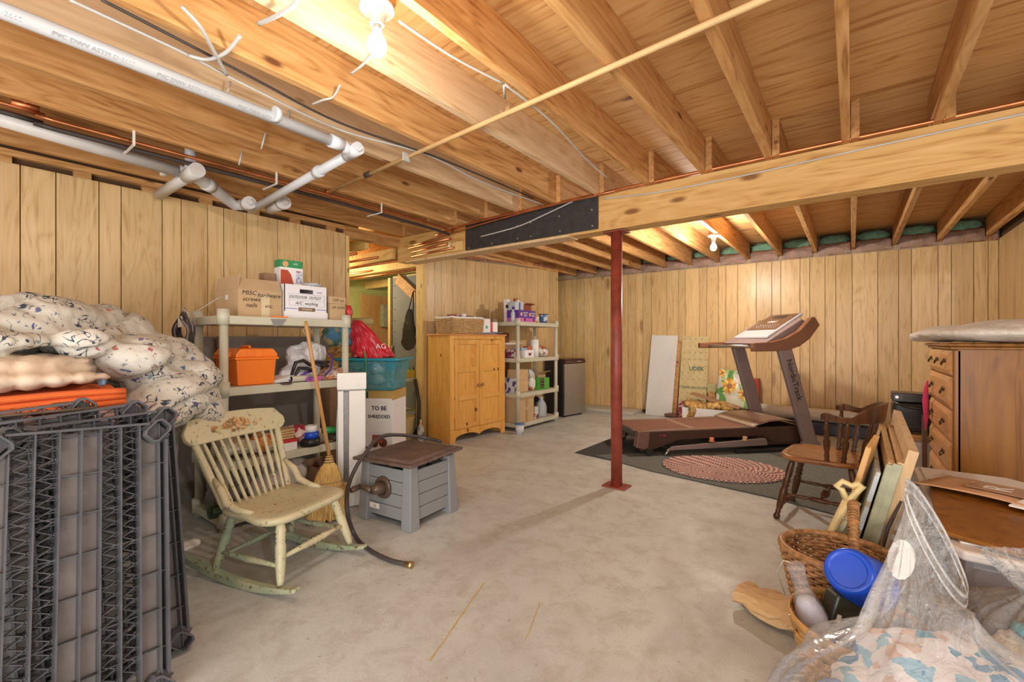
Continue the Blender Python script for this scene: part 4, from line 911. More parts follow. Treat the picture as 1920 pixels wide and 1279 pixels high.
MB().cyl((cx,-d-.008,.24),(cx,-d-.024,.24), .075, .068, n=28).build('crank_hub', M['bronze'], T)
MB().tube([(cx,-d-.02,.24),(cx-.01,-d-.07,.24),(cx-.02,-d-.09,.235)], [.05,.032,.026], 16).build('crank_neck', M['bronze'], T)
MB().tube([(cx-.02,-d-.085,.235),(cx-.10,-d-.09,.245),(cx-.13,-d-.09,.245)], [.022,.017,.02], 12).build('crank_arm', M['bronze'], T)
MB().tube([(cx-.13,-d-.085,.245),(cx-.135,-d-.13,.24),(cx-.135,-d-.16,.235)], [.018,.02,.016], 12).build('crank_grip', M['bronze'], T)
MB().box(-.15,-.06,-d-.0105,-d-.0085,.088,.122).build('sticker', M['paper'], T); text('sticker_print', '||||', .02, (-.10,-d-.0112,.105), (1,0,0), (0,0,1), M['dark'], T, ext=.0002)
# hose
hp = [(-2.50,2.23,.455),(-2.62,2.10,.475),(-2.72,1.92,.44),(-2.74,1.75,.34),(-2.70,1.60,.20),(-2.60,1.48,.07),(-2.45,1.40,.02),(-2.22,1.42,.015),(-2.02,1.51,.015),(-1.87,1.585,.015)]
T = thing('garden_hose', 'dark garden hose arching from the reel box down onto the floor', 'hose', (0,0,0))
P = [pz(812,812,.44), pz(765,810,.46)] 
H_ = [Vector(p) for p in [(-2.46,2.38,.445),(-2.62,2.30,.475)]]+[py(720,818,1.98),py(685,850,1.80),py(657,900,1.66),py(650,950,1.55)]+[pz(664,1002,.05),pz(690,1030,.022),pz(728,1050,.016),pz(760,1058,.016)]
m = MB(); Q = []
for i in range(len(H_)-1):
    p0, p1, p2, p3 = H_[max(i-1,0)], H_[i], H_[i+1], H_[min(i+2,len(H_)-1)]
    for k in range(8):
        t_ = k/8; Q.append(.5*((2*p1)+(-p0+p2)*t_+(2*p0-5*p1+4*p2-p3)*t_*t_+(-p0+3*p1-3*p2+p3)*t_**3))
Q.append(H_[-1]); m.tube(Q, .0125, 12); m.build('hose_tube', M['rubber'], T)
e0 = Q[-1]; dd = (Q[-1]-Q[-2]).normalized(); MB().tube([e0-dd*.005,e0+dd*.02,e0+dd*.021,e0+dd*.045], [.015,.015,.018,.018], 12).build('brass_coupling', metal('brass', (.55,.42,.22), .4), T)
# ---- baseboard heater standing on end
T = thing('baseboard_heater', 'white metal baseboard heater standing on end beside the shelving unit', 'heater', (-2.93,1.93,0), R(60))
# local x = across the visible width
MB().box(-.095,.095,-.01,.0,0,.93).build('back_plate', M['white'], T)
MB().hexa([(-.02,-.055,.005),(.095,-.055,.005),(.095,-.012,.005),(-.02,-.012,.005)], [(-.02,-.055,.84),(.095,-.055,.84),(.095,-.012,.84),(-.02,-.012,.84)]).build('front_cover', M['white'], T, bevel=.006)
MB().box(-.095,-.055,-.045,-.011,.005,.84).build('side_cover', M['white'], T, bevel=.004)
MB().box(-.10,.10,-.06,.0,.85,.97).build('end_cap', M['white'], T, bevel=.004)
MB().box(-.054,-.021,-.02,-.011,.02,.84).build('backing_strip', M['slate'], T)
fins = MB()
for k in range(110): fins.box(-.053,-.022,-.040,-.021,.03+k*.0073,.032+k*.0073)
o = fins.build('fin', M['chrome'], T); o['kind'] = 'stuff'
MB().cyl((.03,-.06,.885),(.03,-.072,.885), .014, n=18).build('thermostat_knob', M['white'], T)
MB().tube([(-.086,-.03,.85),(-.10,-.03,.6),(-.10,-.03,.2)], .005, 6).build('power_lead', M['cable'], T)
one('heater_lead', MB().tube([(-2.82,1.93,.01),(-2.7,1.88,.01),(-2.6,1.94,.01)], .005, 6), M['blackcable'], 'thin black lead lying on the floor by the white heater', 'cord')
one('brown_bag_behind_broom', rag((-2.98,1.83,.13),(.06,.08,.12),4), M['kraft'], 'crumpled paper bag behind the broom head', 'bag')
# ================================================================ doorway: boxes and bins
x0 = -3.95
T = thing('shredding_box', 'white printed cardboard box with a TO BE SHREDDED paper sign under the teal tote', 'box', (-3.54,2.66,0), R(30))
MB().box(-.17,.17,-.17,.17,0,.72).build('box_body', white_card, T, bevel=.003)
MB().box(-.171,.171,-.171,.171,.665,.75).build('box_top_band', plain('ochre_print', (.50,.33,.10), .6), T)
MB().box(-.165,-.06,-.1725,-.171,.60,.74).build('dark_label', M['dark'], T); text('box_print', 'BLEND', .022, (-.113,-.1735,.715), (1,0,0), (0,0,1), M['paper'], T, ext=.0002)
MB().box(-.115,.165,-.1760,-.1735,.37,.68).build('paper_sign', M['paper'], T)
text('sign_print', 'TO BE', .052, (.045,-.1768,.59), (1,0,0), (0,0,1), M['dark'], T, ext=.0004, bold=.0015)
text('sign_print', 'SHREDDED', .042, (.045,-.1768,.515), (1,0,0), (0,0,1), M['dark'], T, ext=.0004, bold=.0012)
ck = plain('cookie_print', (.14,.05,.02), .5)
for x, zz, r_ in ((-.10,.20,.05),(.0,.27,.035),(.08,.28,.04),(.13,.23,.022),(-.142,.47,.022)):
    MB().cyl((x,-.1712,zz),(x,-.1728,zz), r_, n=20).build('printed_cookie', ck, T)
MB().box(-.02,.08,-.1745,-.1725,.28,.35).build('printed_jar', plain('red_brown_print', (.35,.08,.04), .5), T)
T = thing('teal_tote', 'translucent teal plastic tote with a lid on the shredding box', 'bin', (-3.56,2.60,.752), R(30))
m = MB(); m.hexa([(-.23,-.16,0),(.23,-.16,0),(.23,.16,0),(-.23,.16,0)], [(-.27,-.19,.27),(.27,-.19,.27),(.27,.19,.27),(-.27,.19,.27)]); m.build('tub', M['tealbin'], T, bevel=.02)
MB().box(-.295,.295,-.215,.215,.27,.295).build('lid', M['tealglossy'], T, bevel=.01)
for k, (x, y, zz, s) in enumerate(((-.08,-.06,.07,.09),(.07,-.05,.08,.1),(.0,.0,.17,.11),(.12,-.08,.18,.07))):
    one('folded_paper_wad', MB().ell((-3.56+x,2.60+y,.752+zz+.02),(s,s*.6,.05), amp=.4, seed=k), M['paper'], ('leftmost','lower middle','uppermost','rightmost')[k]+' white wad of papers seen through the teal tote wall', 'paper', 'paper wads inside the teal tote')
def redf(s, t):
    a = 2*PI*s; r_ = .150*(1-t)**.8+.026; n_ = noise.noise(Vector((math.cos(a)*2.6,math.sin(a)*2.6,t*4))); p_ = abs(noise.noise(Vector((math.cos(a)*5,math.sin(a)*5,t*1.5+4))))
    g = 1+.30*n_+.55*(p_-.2); return Vector((-3.55-.05*t+r_*.75*math.cos(a)*g, 2.575-.15*t+r_*math.sin(a)*g, 1.048+.34*t+.010*math.sin(3*a)*(1-t)))
T = thing('red_carrier_bag', 'crumpled red plastic bag on the lid of the teal tote', 'bag', (0,0,0)); MB().grid(redf, 90, 40, cu=True).build('bag_film', plain('red_film', (.62,.03,.05), .28, var=.15), T)
text('bag_print', 'AG', .07, (-3.425,2.56,1.15), (.3,.9,0), (-.3,0,.9), M['paper'], T)
T = thing('birdseed_sack', 'birdseed sack with a blue top standing behind the shelving unit', 'bag', (0,0,0))
m = MB()
def sack(c, w, d, h, fn=None):
    def f(s, t):
        a = 2*PI*s; k = math.sin(PI*min(1, max(.0, t*1.0)))**.25 if 0 < t < 1 else .25
        e_ = .6; cx_, sy_ = math.cos(a), math.sin(a)
        return Vector((c[0]+d*k*abs(cx_)**e_*(1 if cx_>0 else -1)*(1-.35*t), c[1]+w*abs(sy_)**e_*(1 if sy_>0 else -1)*(.55+.45*k), c[2]+h*t))+Vector((1,1,0))*.012*noise.noise(Vector((s*9,t*7,c[1])))
    return f
seed = print_mat('seed_print', [(.42,.22,.06),(.55,.32,.10),(.30,.15,.05),(.62,.42,.16)], 60)
MB().grid(sack((-3.78,2.43,.80),.20,.09,.36), 30, 12, cu=True).build('seed_part', seed, T)
MB().grid(sack((-3.79,2.43,1.15),.21,.085,.20), 30, 12, cu=True).build('blue_part', print_mat('blue_print2', [(.10,.30,.50),(.12,.36,.58),(.5,.45,.25),(.08,.22,.18)], 14), T)
MB().cyl((-3.69,2.50,1.0),(-3.685,2.50,1.0), .07, n=24).build('round_label', plain('pale_yellow_print', (.62,.56,.25), .6), T)
one('sack_stand', MB().box(-3.98,-3.76,2.26,2.62,0,.80), M['cardboard_dark'], 'tall brown carton under the birdseed sack', 'box', bevel=.003)
one('rolled_mat', MB().cyl((-3.72,2.38,1.375),(-3.60,2.60,1.385), .035, n=18), plain('olive_roll', (.42,.34,.14), .7), 'small olive roll lying across the birdseed sack', 'roll')
one('hanging_cord', MB().tube([(-3.60,2.46,1.36),(-3.50,2.42,1.2),(-3.42,2.40,1.0),(-3.40,2.38,.70)], .006, 6), M['green'], 'green cord hanging in front of the birdseed sack', 'cord')
one('red_ribbon', MB().ell((-3.2,2.09,1.43),(.02,.025,.05), amp=.5), M['red'], 'small red ribbon tuft at the right end of the top shelf', 'ribbon')
# utility-side shelf behind the doorway stud
T = thing('small_utility_shelf', 'small putty plastic shelf beyond the doorway with tools on it', 'shelf', (-4.62,3.72,0))
for zz in (.32,.74): MB().box(-.20,.20,-.20,.20,zz-.05,zz).build('shelf_board', M['shelf'], T, bevel=.005)
for sx in (-1,1):
    for sy in (-1,1): MB().cyl((sx*.17,sy*.17,0),(sx*.17,sy*.17,.74), .022).build('post', M['shelf'], T)
one('tool_tray', MB().box(-4.80,-4.44,3.53,3.90,.742,.755).box(-4.80,-4.79,3.53,3.9,.755,.83).box(-4.45,-4.44,3.53,3.9,.755,.83).box(-4.8,-4.44,3.53,3.54,.755,.83).box(-4.8,-4.44,3.89,3.9,.755,.83), plain('yellow_tray', (.60,.42,.05), .5), 'yellow open tray on the small shelf beyond the doorway', 'tray')
for k, (y, mt) in enumerate(((3.60,'orange'),(3.66,'white'),(3.72,'red'),(3.79,'green'),(3.85,'blackcable'))):
    one('screwdriver', MB().cyl((-4.50,y,.756),(-4.50,y+.01,.84), .014).cyl((-4.50,y+.01,.84),(-4.50,y+.015,.88), .006), M[mt], ('orange','white','red','green','black')[k]+' handled tool standing in the yellow tray', 'tool', 'tools in the yellow tray')
T = thing('dustpan', 'dark brown dustpan with a round handle standing in the yellow tray', 'dustpan', (-4.55,3.58,.85), R(40))
MB().hexa([(-.11,-.012,0),(.11,-.012,0),(.11,.012,0),(-.11,.012,0)], [(-.09,-.012,.15),(.09,-.012,.15),(.09,.012,.15),(-.09,.012,.15)]).build('pan', M['tmfoot'], T, bevel=.01)
MB().tube([(0,0,.15),(0,0,.20),(0,0,.29)], [.016,.022,.016]).build('dustpan_handle', M['tmfoot'], T)
T = thing('yellow_bucket', 'cream bucket with a thin wire handle below the small utility shelf', 'bucket', (-4.30,3.52,0))
MB().lathe([(0,0),(.12,0),(.14,.25),(.145,.27),(.148,.30),(.143,.30),(.135,.26),(.116,.01),(0,.01)], 28).build('pail', plain('cream_pail', (.60,.50,.24), .5), T)
MB().tube([(.10*math.cos(a)+.0, -.10*0+.145*math.sin(a)*1.0, .24-.10*math.cos(a)) for a in [R(x) for x in range(-90,91,15)]], .003, 5).build('pail_handle', M['blackcable'], T)
one('spray_bottle', MB().lathe([(0,0),(.04,0),(.04,.16),(.015,.21),(.014,.26),(0,.26)], 16, Matrix.Translation((-4.12,3.65,0))), print_mat('spray', [(.55,.56,.55),(.7,.35,.1),(.2,.3,.4),(.7,.7,.68)], 18), 'small spray bottle standing beside the cream bucket', 'bottle')
one('dark_downhose', MB().tube([(-4.36,3.77,.72),(-4.28,3.76,.45),(-4.27,3.75,.15),(-4.32,3.72,.03)], .022, 10), M['blackcable'], 'dark corrugated hose hanging beside the doorway stud', 'hose')
T = thing('mesh_bag', 'black mesh sports bag hanging on the drywall beyond the doorway', 'bag', (-4.63,3.94,0))
fuse(MB().ell((-.01,-.04,1.20),(.13,.05,.12)).ell((.0,-.04,1.32),(.115,.045,.16)).ell((.01,-.035,1.46),(.075,.035,.16)), .012, 3, lambda c, n: .010*ridge(c, 14)).build('net', M['mesh'], T)
MB().tube([(-.06,-.04,1.46),(-.01,-.02,1.66),(.03,.01,1.86),(.06,-.02,1.70),(.08,-.04,1.48)], .009, 6).build('bag_strap', M['black'], T)
MB().cyl((.03,.07,1.85),(.03,.0,1.86), .01).build('hook', M['red'], T)
# ================================================================ LEFT FOREGROUND: bedding pile and dismantled shelves
T = thing('support_tote', 'large grey storage tote buried beneath the bedding pile', 'bin', (-2.95,.02,0))
m = MB(); m.hexa([(-.46,-.42,0),(.46,-.42,0),(.46,.42,0),(-.46,.42,0)], [(-.52,-.47,.78),(.52,-.47,.78),(.52,.47,.78),(-.52,.47,.78)]); m.build('tote_body', M['slate'], T, bevel=.02)
MB().box(-.55,.55,-.5,.5,.78,.82).build('tote_lid', M['slate'], T, bevel=.01)
pale = plain('pale_green_plastic', (.55,.58,.50), .4, var=.05)
T = thing('pale_bin', 'tall pale green plastic bin against the plank wall under the floral comforter', 'bin', (-3.92,.75,0))
m = MB(); m.hexa([(-.17,-.36,0),(.17,-.36,0),(.17,.34,0),(-.17,.34,0)], [(-.20,-.40,.80),(.20,-.40,.80),(.20,.38,.80),(-.20,.38,.80)]); m.build('bin_body', pale, T, bevel=.03)
MB().box(.14,.19,.0,.3,.30,.33).build('bin_handle', pale, T, bevel=.008)
def folds(a=.02, s=7, b=.008, s2=19, seed=0, st=(1,1,1)):
    return lambda c, n: a*ridge((c.x*st[0],c.y*st[1],c.z*st[2]), s, seed)+b*ridge(c, s2, seed+4)
one('lilac_fleece', fuse(MB().ell((-2.78,.06,.865),(.48,.48,.055)).ell((-2.5,.3,.86),(.22,.28,.05)), .022, 2, folds(.012,8)), M['fleece2'], 'lilac grey fleece throw at the bottom of the bedding pile', 'blanket')
m = MB()
for k, (zz, hh) in enumerate(((.925,.012),(.945,.012),(.968,.012),(.988,.012))):
    x_ = -2.52+.012*(k % 2)
    m.grid(lambda s, t: Vector((-3.2+(x_+3.2)*s, -.35+.90*t, zz+.006*math.sin(t*7+k)+.010*math.sin(s*9+k))), 20, 24)
for k in range(3):      # rounded folds joining neighbouring layers on the room side
    z0_ = (.925,.945,.968)[k]
    m.grid(lambda s, t: Vector((-2.52+.022*math.sin(PI*s), -.35+.90*t, z0_+.022*s+.006*math.sin(t*7+k))), 8, 24)
one('orange_blanket', m, M['orangecloth'], 'folded orange fleece blanket in the bedding pile', 'blanket', solid=.011)
qm = MB()
for k in range(3): qm.ell((-2.86,.06+.02*k,1.035+.042*k),(.40-.02*k,.47-.02*k,.034))
qm.ell((-2.56,.10,1.05),(.10,.42,.045))
one('cream_quilt', fuse(qm, .018, 1, lambda c, n: -.010*abs(math.sin(c.y*40+2*math.sin(c.x*7)))**6+.007*ridge((c.x,c.y*.5,c.z*2), 6, 2)), M['quilt'], 'cream channel-stitched quilt folded under the floral comforter', 'quilt')
one('blue_cloth_edge', MB().ell((-2.66,.50,1.03),(.05,.014,.028), amp=.5), plain('sky_blue_cloth', (.25,.42,.62), .9), 'small sky blue cloth corner between the quilt and the comforter', 'cloth')
cm = MB()
for c, r_ in (((-3.15,.18,1.23),(.46,.55,.17)),((-3.05,.36,1.30),(.28,.22,.12)),((-3.2,.60,1.24),(.26,.24,.15)),((-3.05,.80,1.08),(.26,.22,.17)),((-2.95,.92,.97),(.22,.17,.16)),
              ((-2.75,.02,1.20),(.24,.40,.055)),((-2.62,.10,1.135),(.09,.13,.055)),((-2.85,.66,1.12),(.24,.17,.12)),((-2.85,.78,.92),(.28,.20,.14)),((-2.78,.70,.84),(.26,.16,.10)),((-2.95,.95,.82),(.22,.14,.13)),((-3.3,.9,.9),(.3,.2,.25)),((-2.7,.45,1.20),(.13,.12,.07)),((-3.75,.6,.98),(.25,.4,.16))):
    cm.ell(c, r_)
def cdisp(c, n):
    q = c.y*.75-c.z*.9+.25*c.x; w = noise.noise(Vector((c.x*2.2,c.y*1.6,c.z*1.6)))*.9
    f = abs(math.sin(q*11+w*4.2)); cr = abs(math.sin(c.y*6.5+c.z*9+w*5+c.x*3))
    return -.045*(1-f)**3-.03*(1-cr)**4+.018*noise.noise(c*5)+.006*ridge(c, 17, 4)
cf = fuse(cm, .015, 6, cdisp)
T = thing('floral_comforter', 'big cream comforter with small blue and red flowers heaped on the bedding pile', 'comforter', (0,0,0)); cf.build('quilted_cover', M['floral'], T)
for pts in ([(-2.70,.66,1.17),(-2.62,.72,1.07),(-2.58,.78,.95),(-2.60,.80,.80)],):
    pass
# dismantled plastic shelves
def shelf_mesh():
    P = {}
    W, L, D_ = .225, .455, .052
    m = MB()
    for s in (-1,1):
        m.box(0,D_,s*W-.004,s*W+.004,-L+.06,L-.06); m.box(0,D_,-W+.05,W-.05,s*L-.004,s*L+.004)
        for q in (-1,1): m.beam((D_/2,s*W,q*(L-.062)),(D_/2,s*(W-.052),q*L), D_, .008, (1,0,0))
    P['rim'] = m
    m = MB()
    for y0, y1 in ((-W,-.165),(.150,W),(-.055,.0),(.0,.045)): m.box(0,.004,y0,y1,-L+.01,L-.01)
    P['solid_strip'] = m
    m = MB()
    for y in (-.165,-.110,-.055,-.003,.045,.098,.150): m.box(0,D_*.8,y-.002,y+.002,-L,L)
    m.box(0,D_*.8,.205,.208,-L,L)
    P['long_rib'] = m
    m = MB()
    for k in range(8):
        z = -L+.02+k*(2*L-.04)/7.0; m.box(0,D_*.6,-W,-.165,z-.002,z+.002); m.box(0,D_*.6,.150,W,z-.002,z+.002); m.box(0,D_*.6,-.055,.045,z-.002,z+.002); m.box(0,D_*.4,-.165,.15,z-.0015,z+.0015)
    P['cross_rib'] = m
    m = MB(); n = 46
    for (y0, y1) in ((-.165,-.110),(-.110,-.055),(.045,.098),(.098,.150)):
        for k in range(n):
            z = -L+.015+k*(2*L-.03)/n; dz = (2*L-.03)/n
            a, b = (z, z+dz*1.5) if k % 2 else (z+dz*1.5, z)
            m.beam((.012,y0,a),(.012,y1,b), .003, .016, (1,0,0))
            if k % 2: m.beam((.004,y0,z+dz*.7),(.004,y1,z+dz*.7), .003, .006, (1,0,0))
    P['lattice'] = m
    return P
SP = {k: m for k, m in shelf_mesh().items()}
proto = None
def loose_shelf(label, loc, rot):
    global proto
    t = thing('shelf_panel', label, 'shelf', loc, 0, 'dismantled plastic shelves'); t.rotation_euler = rot
    if proto is None:
        for k, m in SP.items():
            o = m.build(k, M['greystrip'] if k == 'solid_strip' else M['greyplastic'], t)
            if k == 'lattice': o['kind'] = 'stuff'
        for sy in (-1,1):
            for sz in (-1,1):
                m = MB(); c = (.0, sy*.198, sz*.428)
                pl = [(-.026,-.017),(-.017,-.026),(.017,-.026),(.026,-.017),(.026,.017),(.017,.026),(-.017,.026),(-.026,.017)]
                n = 8; vs = []
                for s_, x in ((1.12,-.012),(1.12,.062),(.92,.062),(.92,-.012)):
                    for (a, b) in pl: 
                        aa, bb_ = a*s_*1.35, b*s_; an = R(45*sy*sz); vs.append((x, c[1]+aa*math.cos(an)-bb_*math.sin(an), c[2]+aa*math.sin(an)+bb_*math.cos(an)))
                fs = []
                for r_ in range(4):
                    for j in range(n): fs.append((r_*n+j, r_*n+(j+1)%n, ((r_+1)%4)*n+(j+1)%n, ((r_+1)%4)*n+j))
                m.add(vs, fs).build('corner_socket', M['greyplastic'], t)
        proto = t
    else:
        for ch in list(proto.children):
            c = ch.copy(); C.objects.link(c); c.parent = t
    return t
loose_shelf('front grey plastic shelf leaning with its ribbed lattice underside to the room', (-1.975,.315,.455), (R(-3), R(-10.5), R(4)))
loose_shelf('second grey plastic shelf standing just behind the front one', (-2.13,.40,.466), (R(2), R(-5), R(2)))
loose_shelf('third grey plastic shelf behind the first two, its top sticking out above them', (-2.235,.345,.485), (R(4), R(-4), R(0)))
loose_shelf('rearmost grey plastic shelf next to the lilac fleece', (-2.33,.22,.50), (R(5), R(-3), R(-3)))
T = thing('wire_grille', 'flat brown wire grille lying over the shelf tops beside the lilac fleece', 'grille', (0,0,0))
A0, B0 = Vector((-2.42,-.15,.93)), Vector((-2.22,.40,.955))
MB().tube([A0,B0],.006).tube([A0+Vector((-.25,0,.0)),B0+Vector((-.25,.0,0))],.006).build('frame_wire', M['bronze'], T)
wm = MB()
for k in range(16): p = A0.lerp(B0, k/15); wm.tube([p,p+Vector((-.25,0,0))], .0018, 4)
wm.build('cross_wire', M['bronze'], T)
one('floor_rag', fuse(MB().ell((-3.08,.90,.012),(.07,.09,.018)).ell((-3.1,.98,.012),(.05,.05,.016)), .01, 1, lambda c, n: .008*ridge(c, 20)), M['paper'], 'small white rag on the floor behind the rocking chair', 'cloth')
# ================================================================ PINE CABINET
T = thing('pine_cabinet', 'honey pine two-door cabinet with round knobs against the plank partition', 'cabinet', (-3.90,4.235,0), R(-4))
W, D_, H = .475, .195, 1.285
P = M['pine']
for s in (-1,1): MB().box(-D_,D_-.001,s*W-(.018 if s>0 else 0),s*W+(.018 if s<0 else 0),.0,H-.022).build('side_panel', P, T, bevel=.002)
MB().box(-D_,-D_+.01,-W+.018,W-.018,.08,H-.022).build('back_panel', P, T)
MB().box(-D_-.002,D_+.028,-W-.022,W+.022,H-.022,H).build('top_board', M['pine_edge'], T, bevel=.006)
MB().box(-D_+.01,D_-.02,-W+.018,W-.018,.12,.135).build('bottom_board', P, T)
for s in (-1,1): MB().box(D_-.001,D_+.018,s*W-(.06 if s>0 else -.0)+(0 if s>0 else 0),s*W+(.0 if s>0 else .06),.14,H-.022).build('front_stile', P, T, bevel=.002)
MB().box(D_-.001,D_+.018,-W+.06,W-.06,H-.062,H-.022).build('front_rail', P, T, bevel=.002)
# scalloped plinth
pl = [(-W,0),(-W,.15),(W,.15),(W,0),(W-.075,0)]
def sc(y): 
    a = abs(y)/(W-.075); return .035+.055*abs(math.sin(a*PI*1.0))**.8*(1) if a < 1 else 0
n = 40
for i in range(n+1):
    y = (W-.075)*(1-2*i/n); a = abs(y)/(W-.075); zz = .045+.045*math.sin(PI*(1-a))**.6 if a > .12 else .045+.045*math.sin(PI*.88)**.6-.022*(1-a/.12)
    if i in (0, n): zz = .02
    pl.append((y, zz))
pl.append((-W+.075, 0))
MB().prism(pl, D_-.001, D_+.018, frameM((0,0,0),(0,1,0),(0,0,1))).build('scalloped_plinth', P, T, bevel=.002)
for s in (-1,1):
    y0, y1 = (-W+.062,-.003) if s < 0 else (.003,W-.062); x = D_+.004; z0, z1 = .155, H-.066
    MB().box(x-.004,x+.004,y0+.05,y1-.05,z0+.05,z1-.05).build('door_panel', P, T)
    d = MB()
    for a, b in ((y0,y0+.06),(y1-.06,y1)): d.box(x,x+.020,a,b,z0,z1)
    h3 = (z1-z0-.06)/3
    for k in range(4): zz = z0+k*h3; d.box(x,x+.0195,y0+.06,y1-.06,zz,zz+.06)
    dr = d.build('door', P, T, bevel=.003)
    yk = (y1-.028) if s < 0 else (y0+.028)
    MB().lathe([(0,0),(.010,0),(.010,.012),(.021,.020),(.021,.030),(.012,.037),(0,.038)], 18, frameM((x+.020,yk,.66),(0,1,0),(0,0,1))).build('door_knob', plain('knob_brown', (.42,.18,.07), .4), dr)
    for zz in (z0+.1, z1-.1): MB().cyl((x+.010,(y0 if s<0 else y1)+(-.004 if s<0 else .004),zz-.03),(x+.010,(y0 if s<0 else y1)+(-.004 if s<0 else .004),zz+.03), .005, n=8).build('hinge', M['bronze'], dr)
# on the cabinet
zc = 1.287
T = thing('wicker_tray_basket', 'wide honey wicker basket with a white liner on top of the pine cabinet', 'basket', (-3.88,4.08,zc), R(-4))
m = MB(); NR = 11; w_, d_ = .27, .16
for k in range(NR):
    zz = .012+k*.0165; g = 1+.06*k/NR; pts = []
    for i in range(88):
        a = 2*PI*i/88; e_ = .35; cx_, sy_ = math.cos(a), math.sin(a)
        wob = .005*(1 if (i//2+k) % 2 else -1)
        pts.append(((d_*g+wob)*abs(cx_)**e_*(1 if cx_>0 else -1), (w_*g+wob)*abs(sy_)**e_*(1 if sy_>0 else -1), zz))
    m.tube(pts, .0085, 5, closed=True)
m.box(-.15,.15,-.26,.26,.0,.012); m.build('woven_wall', M['wicker'], T)
m = MB(); pts = []
for i in range(40):
    a = 2*PI*i/40; cx_, sy_ = math.cos(a), math.sin(a); pts.append((.172*abs(cx_)**.35*(1 if cx_>0 else -1), .288*abs(sy_)**.35*(1 if sy_>0 else -1), .196+.004*math.sin(5*a)))
MB().tube(pts, .012, 8, closed=True).build('liner_edge', M['paper'], T)
MB().box(-.15,.15,-.26,.26,.12,.17).build('liner_cloth', M['paper'], T, bevel=.02)
bk = print_mat('book_print', [(.30,.07,.05),(.55,.4,.35),(.25,.05,.05),(.6,.55,.5)], 30)
closed_box('book', 'brown and red book lying at the left in the wicker basket', (-3.88,3.98,zc+.175), .12, .15, .06, R(10), bk)
closed_box('white_card_box', 'white small box leaning beside the brown book', (-3.84,4.07,zc+.172), .10, .05, .075, R(-8), M['paper'])
closed_box('dark_red_box', 'dark red small carton with white letters standing in the wicker basket', (-3.86,4.20,zc+.172), .09, .12, .055, 0, plain('maroon_print', (.16,.02,.02), .5))
closed_box('pale_carton', 'pale narrow carton right of the dark red carton', (-3.86,4.285,zc+.172), .09, .04, .055, 0, M['paper'])
T = closed_box('white_medicine_carton', 'white carton with a green emblem right of the wicker basket', (-3.80,4.44,zc), .10, .13, .20, R(-6), M['paper'])
MB().cyl((.0505,.0,.09),(.0512,.0,.09), .022, n=18).build('emblem', plain('teal_print', (.10,.40,.30), .6), T)
T = closed_box('red_white_carton', 'red and white small carton at the right end of the cabinet top', (-3.78,4.58,zc+.03), .10, .11, .13, R(-20), M['paper'])
MB().box(.0502,.051,-.055,-.02,.0,.13).build('red_side', M['red'], T)
papers('grey_papers', 'flat grey packet lying at the front edge of the cabinet top', (-3.73,4.45,zc), .10, .42, 6, M['whitebag'], 'packet', curl=.006)
one('black_pouch', MB().ell((-3.75,4.64,zc+.018),(.06,.06,.018), amp=.3), M['black'], 'small black pouch at the right front corner of the cabinet top', 'pouch')
# ================================================================ SECOND SHELVING UNIT
S2 = [.10,.50,.97,1.46]
shelf_unit('plastic_shelving_unit', 'putty plastic four-tier shelving unit between the pine cabinet and the small fridge', -3.955,-3.515,4.80,5.82, S2, 1.47)
z = S2[3]+.001
T = closed_box('purple_carton', 'purple carton with a pink band on top of the far shelving unit', (-3.63,5.03,z), .20, .40, .155, 0, M['purple'])
MB().box(-.1005,.1012,-.2008,.2008,.0,.05).build('pink_band', M['pink'], T)
for y in (-.14,.06): MB().cyl((.101,y,.10),(.1025,y,.10), .024, n=18).build('round_logo', plain('orange_print2', (.7,.4,.2), .5), T)
for y in (-.045,.14): text('box_print', 'CHEWY\nBARS', .034, (.1025,y,.10), (0,1,0), (0,0,1), M['paper'], T, ext=.0003)
for y in (-.06,.15): MB().cyl((.1012,y,.028),(.103,y,.028), .02, n=14).build('dark_spot', M['dark'], T)
closed_box('pale_blue_pack', 'pale blue paper pack split by a dark gap standing in the purple carton', (-3.66,4.945,z+.156), .12, .19, .115, 0, plain('pale_blue_card', (.50,.56,.60), .6))
one('dark_gap_strip', MB().box(-3.598,-3.594,4.935,4.955,z+.156,z+.262), M['purple'], 'narrow purple upright strip on the pale blue pack', 'strip')
closed_box('white_notepad', 'white paper corner sticking up behind the pale blue pack', (-3.78,4.90,z), .05, .08, .31, R(8), M['paper'])
carton('red_brown_carton', 'open dark red-brown carton on the purple one', (-3.70,5.16,z+.157), .16, .18, .08, 0, plain('red_brown_card', (.26,.06,.03), .7), (('N',.12,75),('E',.05,60)))
T = thing('mantel_clock', 'small brown clock with a white dial behind the red-brown carton', 'clock', (-3.86,5.22,z+.25))
MB().box(-.02,.02,-.05,.05,0,.10).build('clock_case', plain('red_clock', (.35,.10,.04), .4), T, bevel=.01); MB().cyl((.021,.02,.05),(.024,.02,.05), .038, n=24).build('clock_dial', M['paper'], T)
one('clock_stand_box', MB().box(-3.93,-3.80,5.12,5.32,z,z+.249), M['cardboard_dark'], 'tall brown carton under the small clock', 'box')
for k, (y, x, h_) in enumerate(((4.83,-3.62,.19),(4.86,-3.75,.22))):
    T = thing('spray_bottle', ('front','rear')[k]+' clear spray bottle at the left end of the far top shelf', 'bottle', (x,y,z), 0, 'clear spray bottles')
    MB().lathe([(0,0),(.030,0),(.032,.02),(.032,h_*.6),(.012,h_*.8),(.012,h_*.86),(0,h_*.86)], 16).build('bottle_body', M['whitebag'], T)
    MB().hexa([(-.012,-.015,h_*.86),(.012,-.015,h_*.86),(.012,.03,h_*.86),(-.012,.03,h_*.86)], [(-.012,-.012,h_*1.05),(.012,-.012,h_*1.05),(.012,.045,h_*1.02),(-.012,.045,h_*1.02)]).build('trigger_head', M['black'] if k else M['purple'], T)
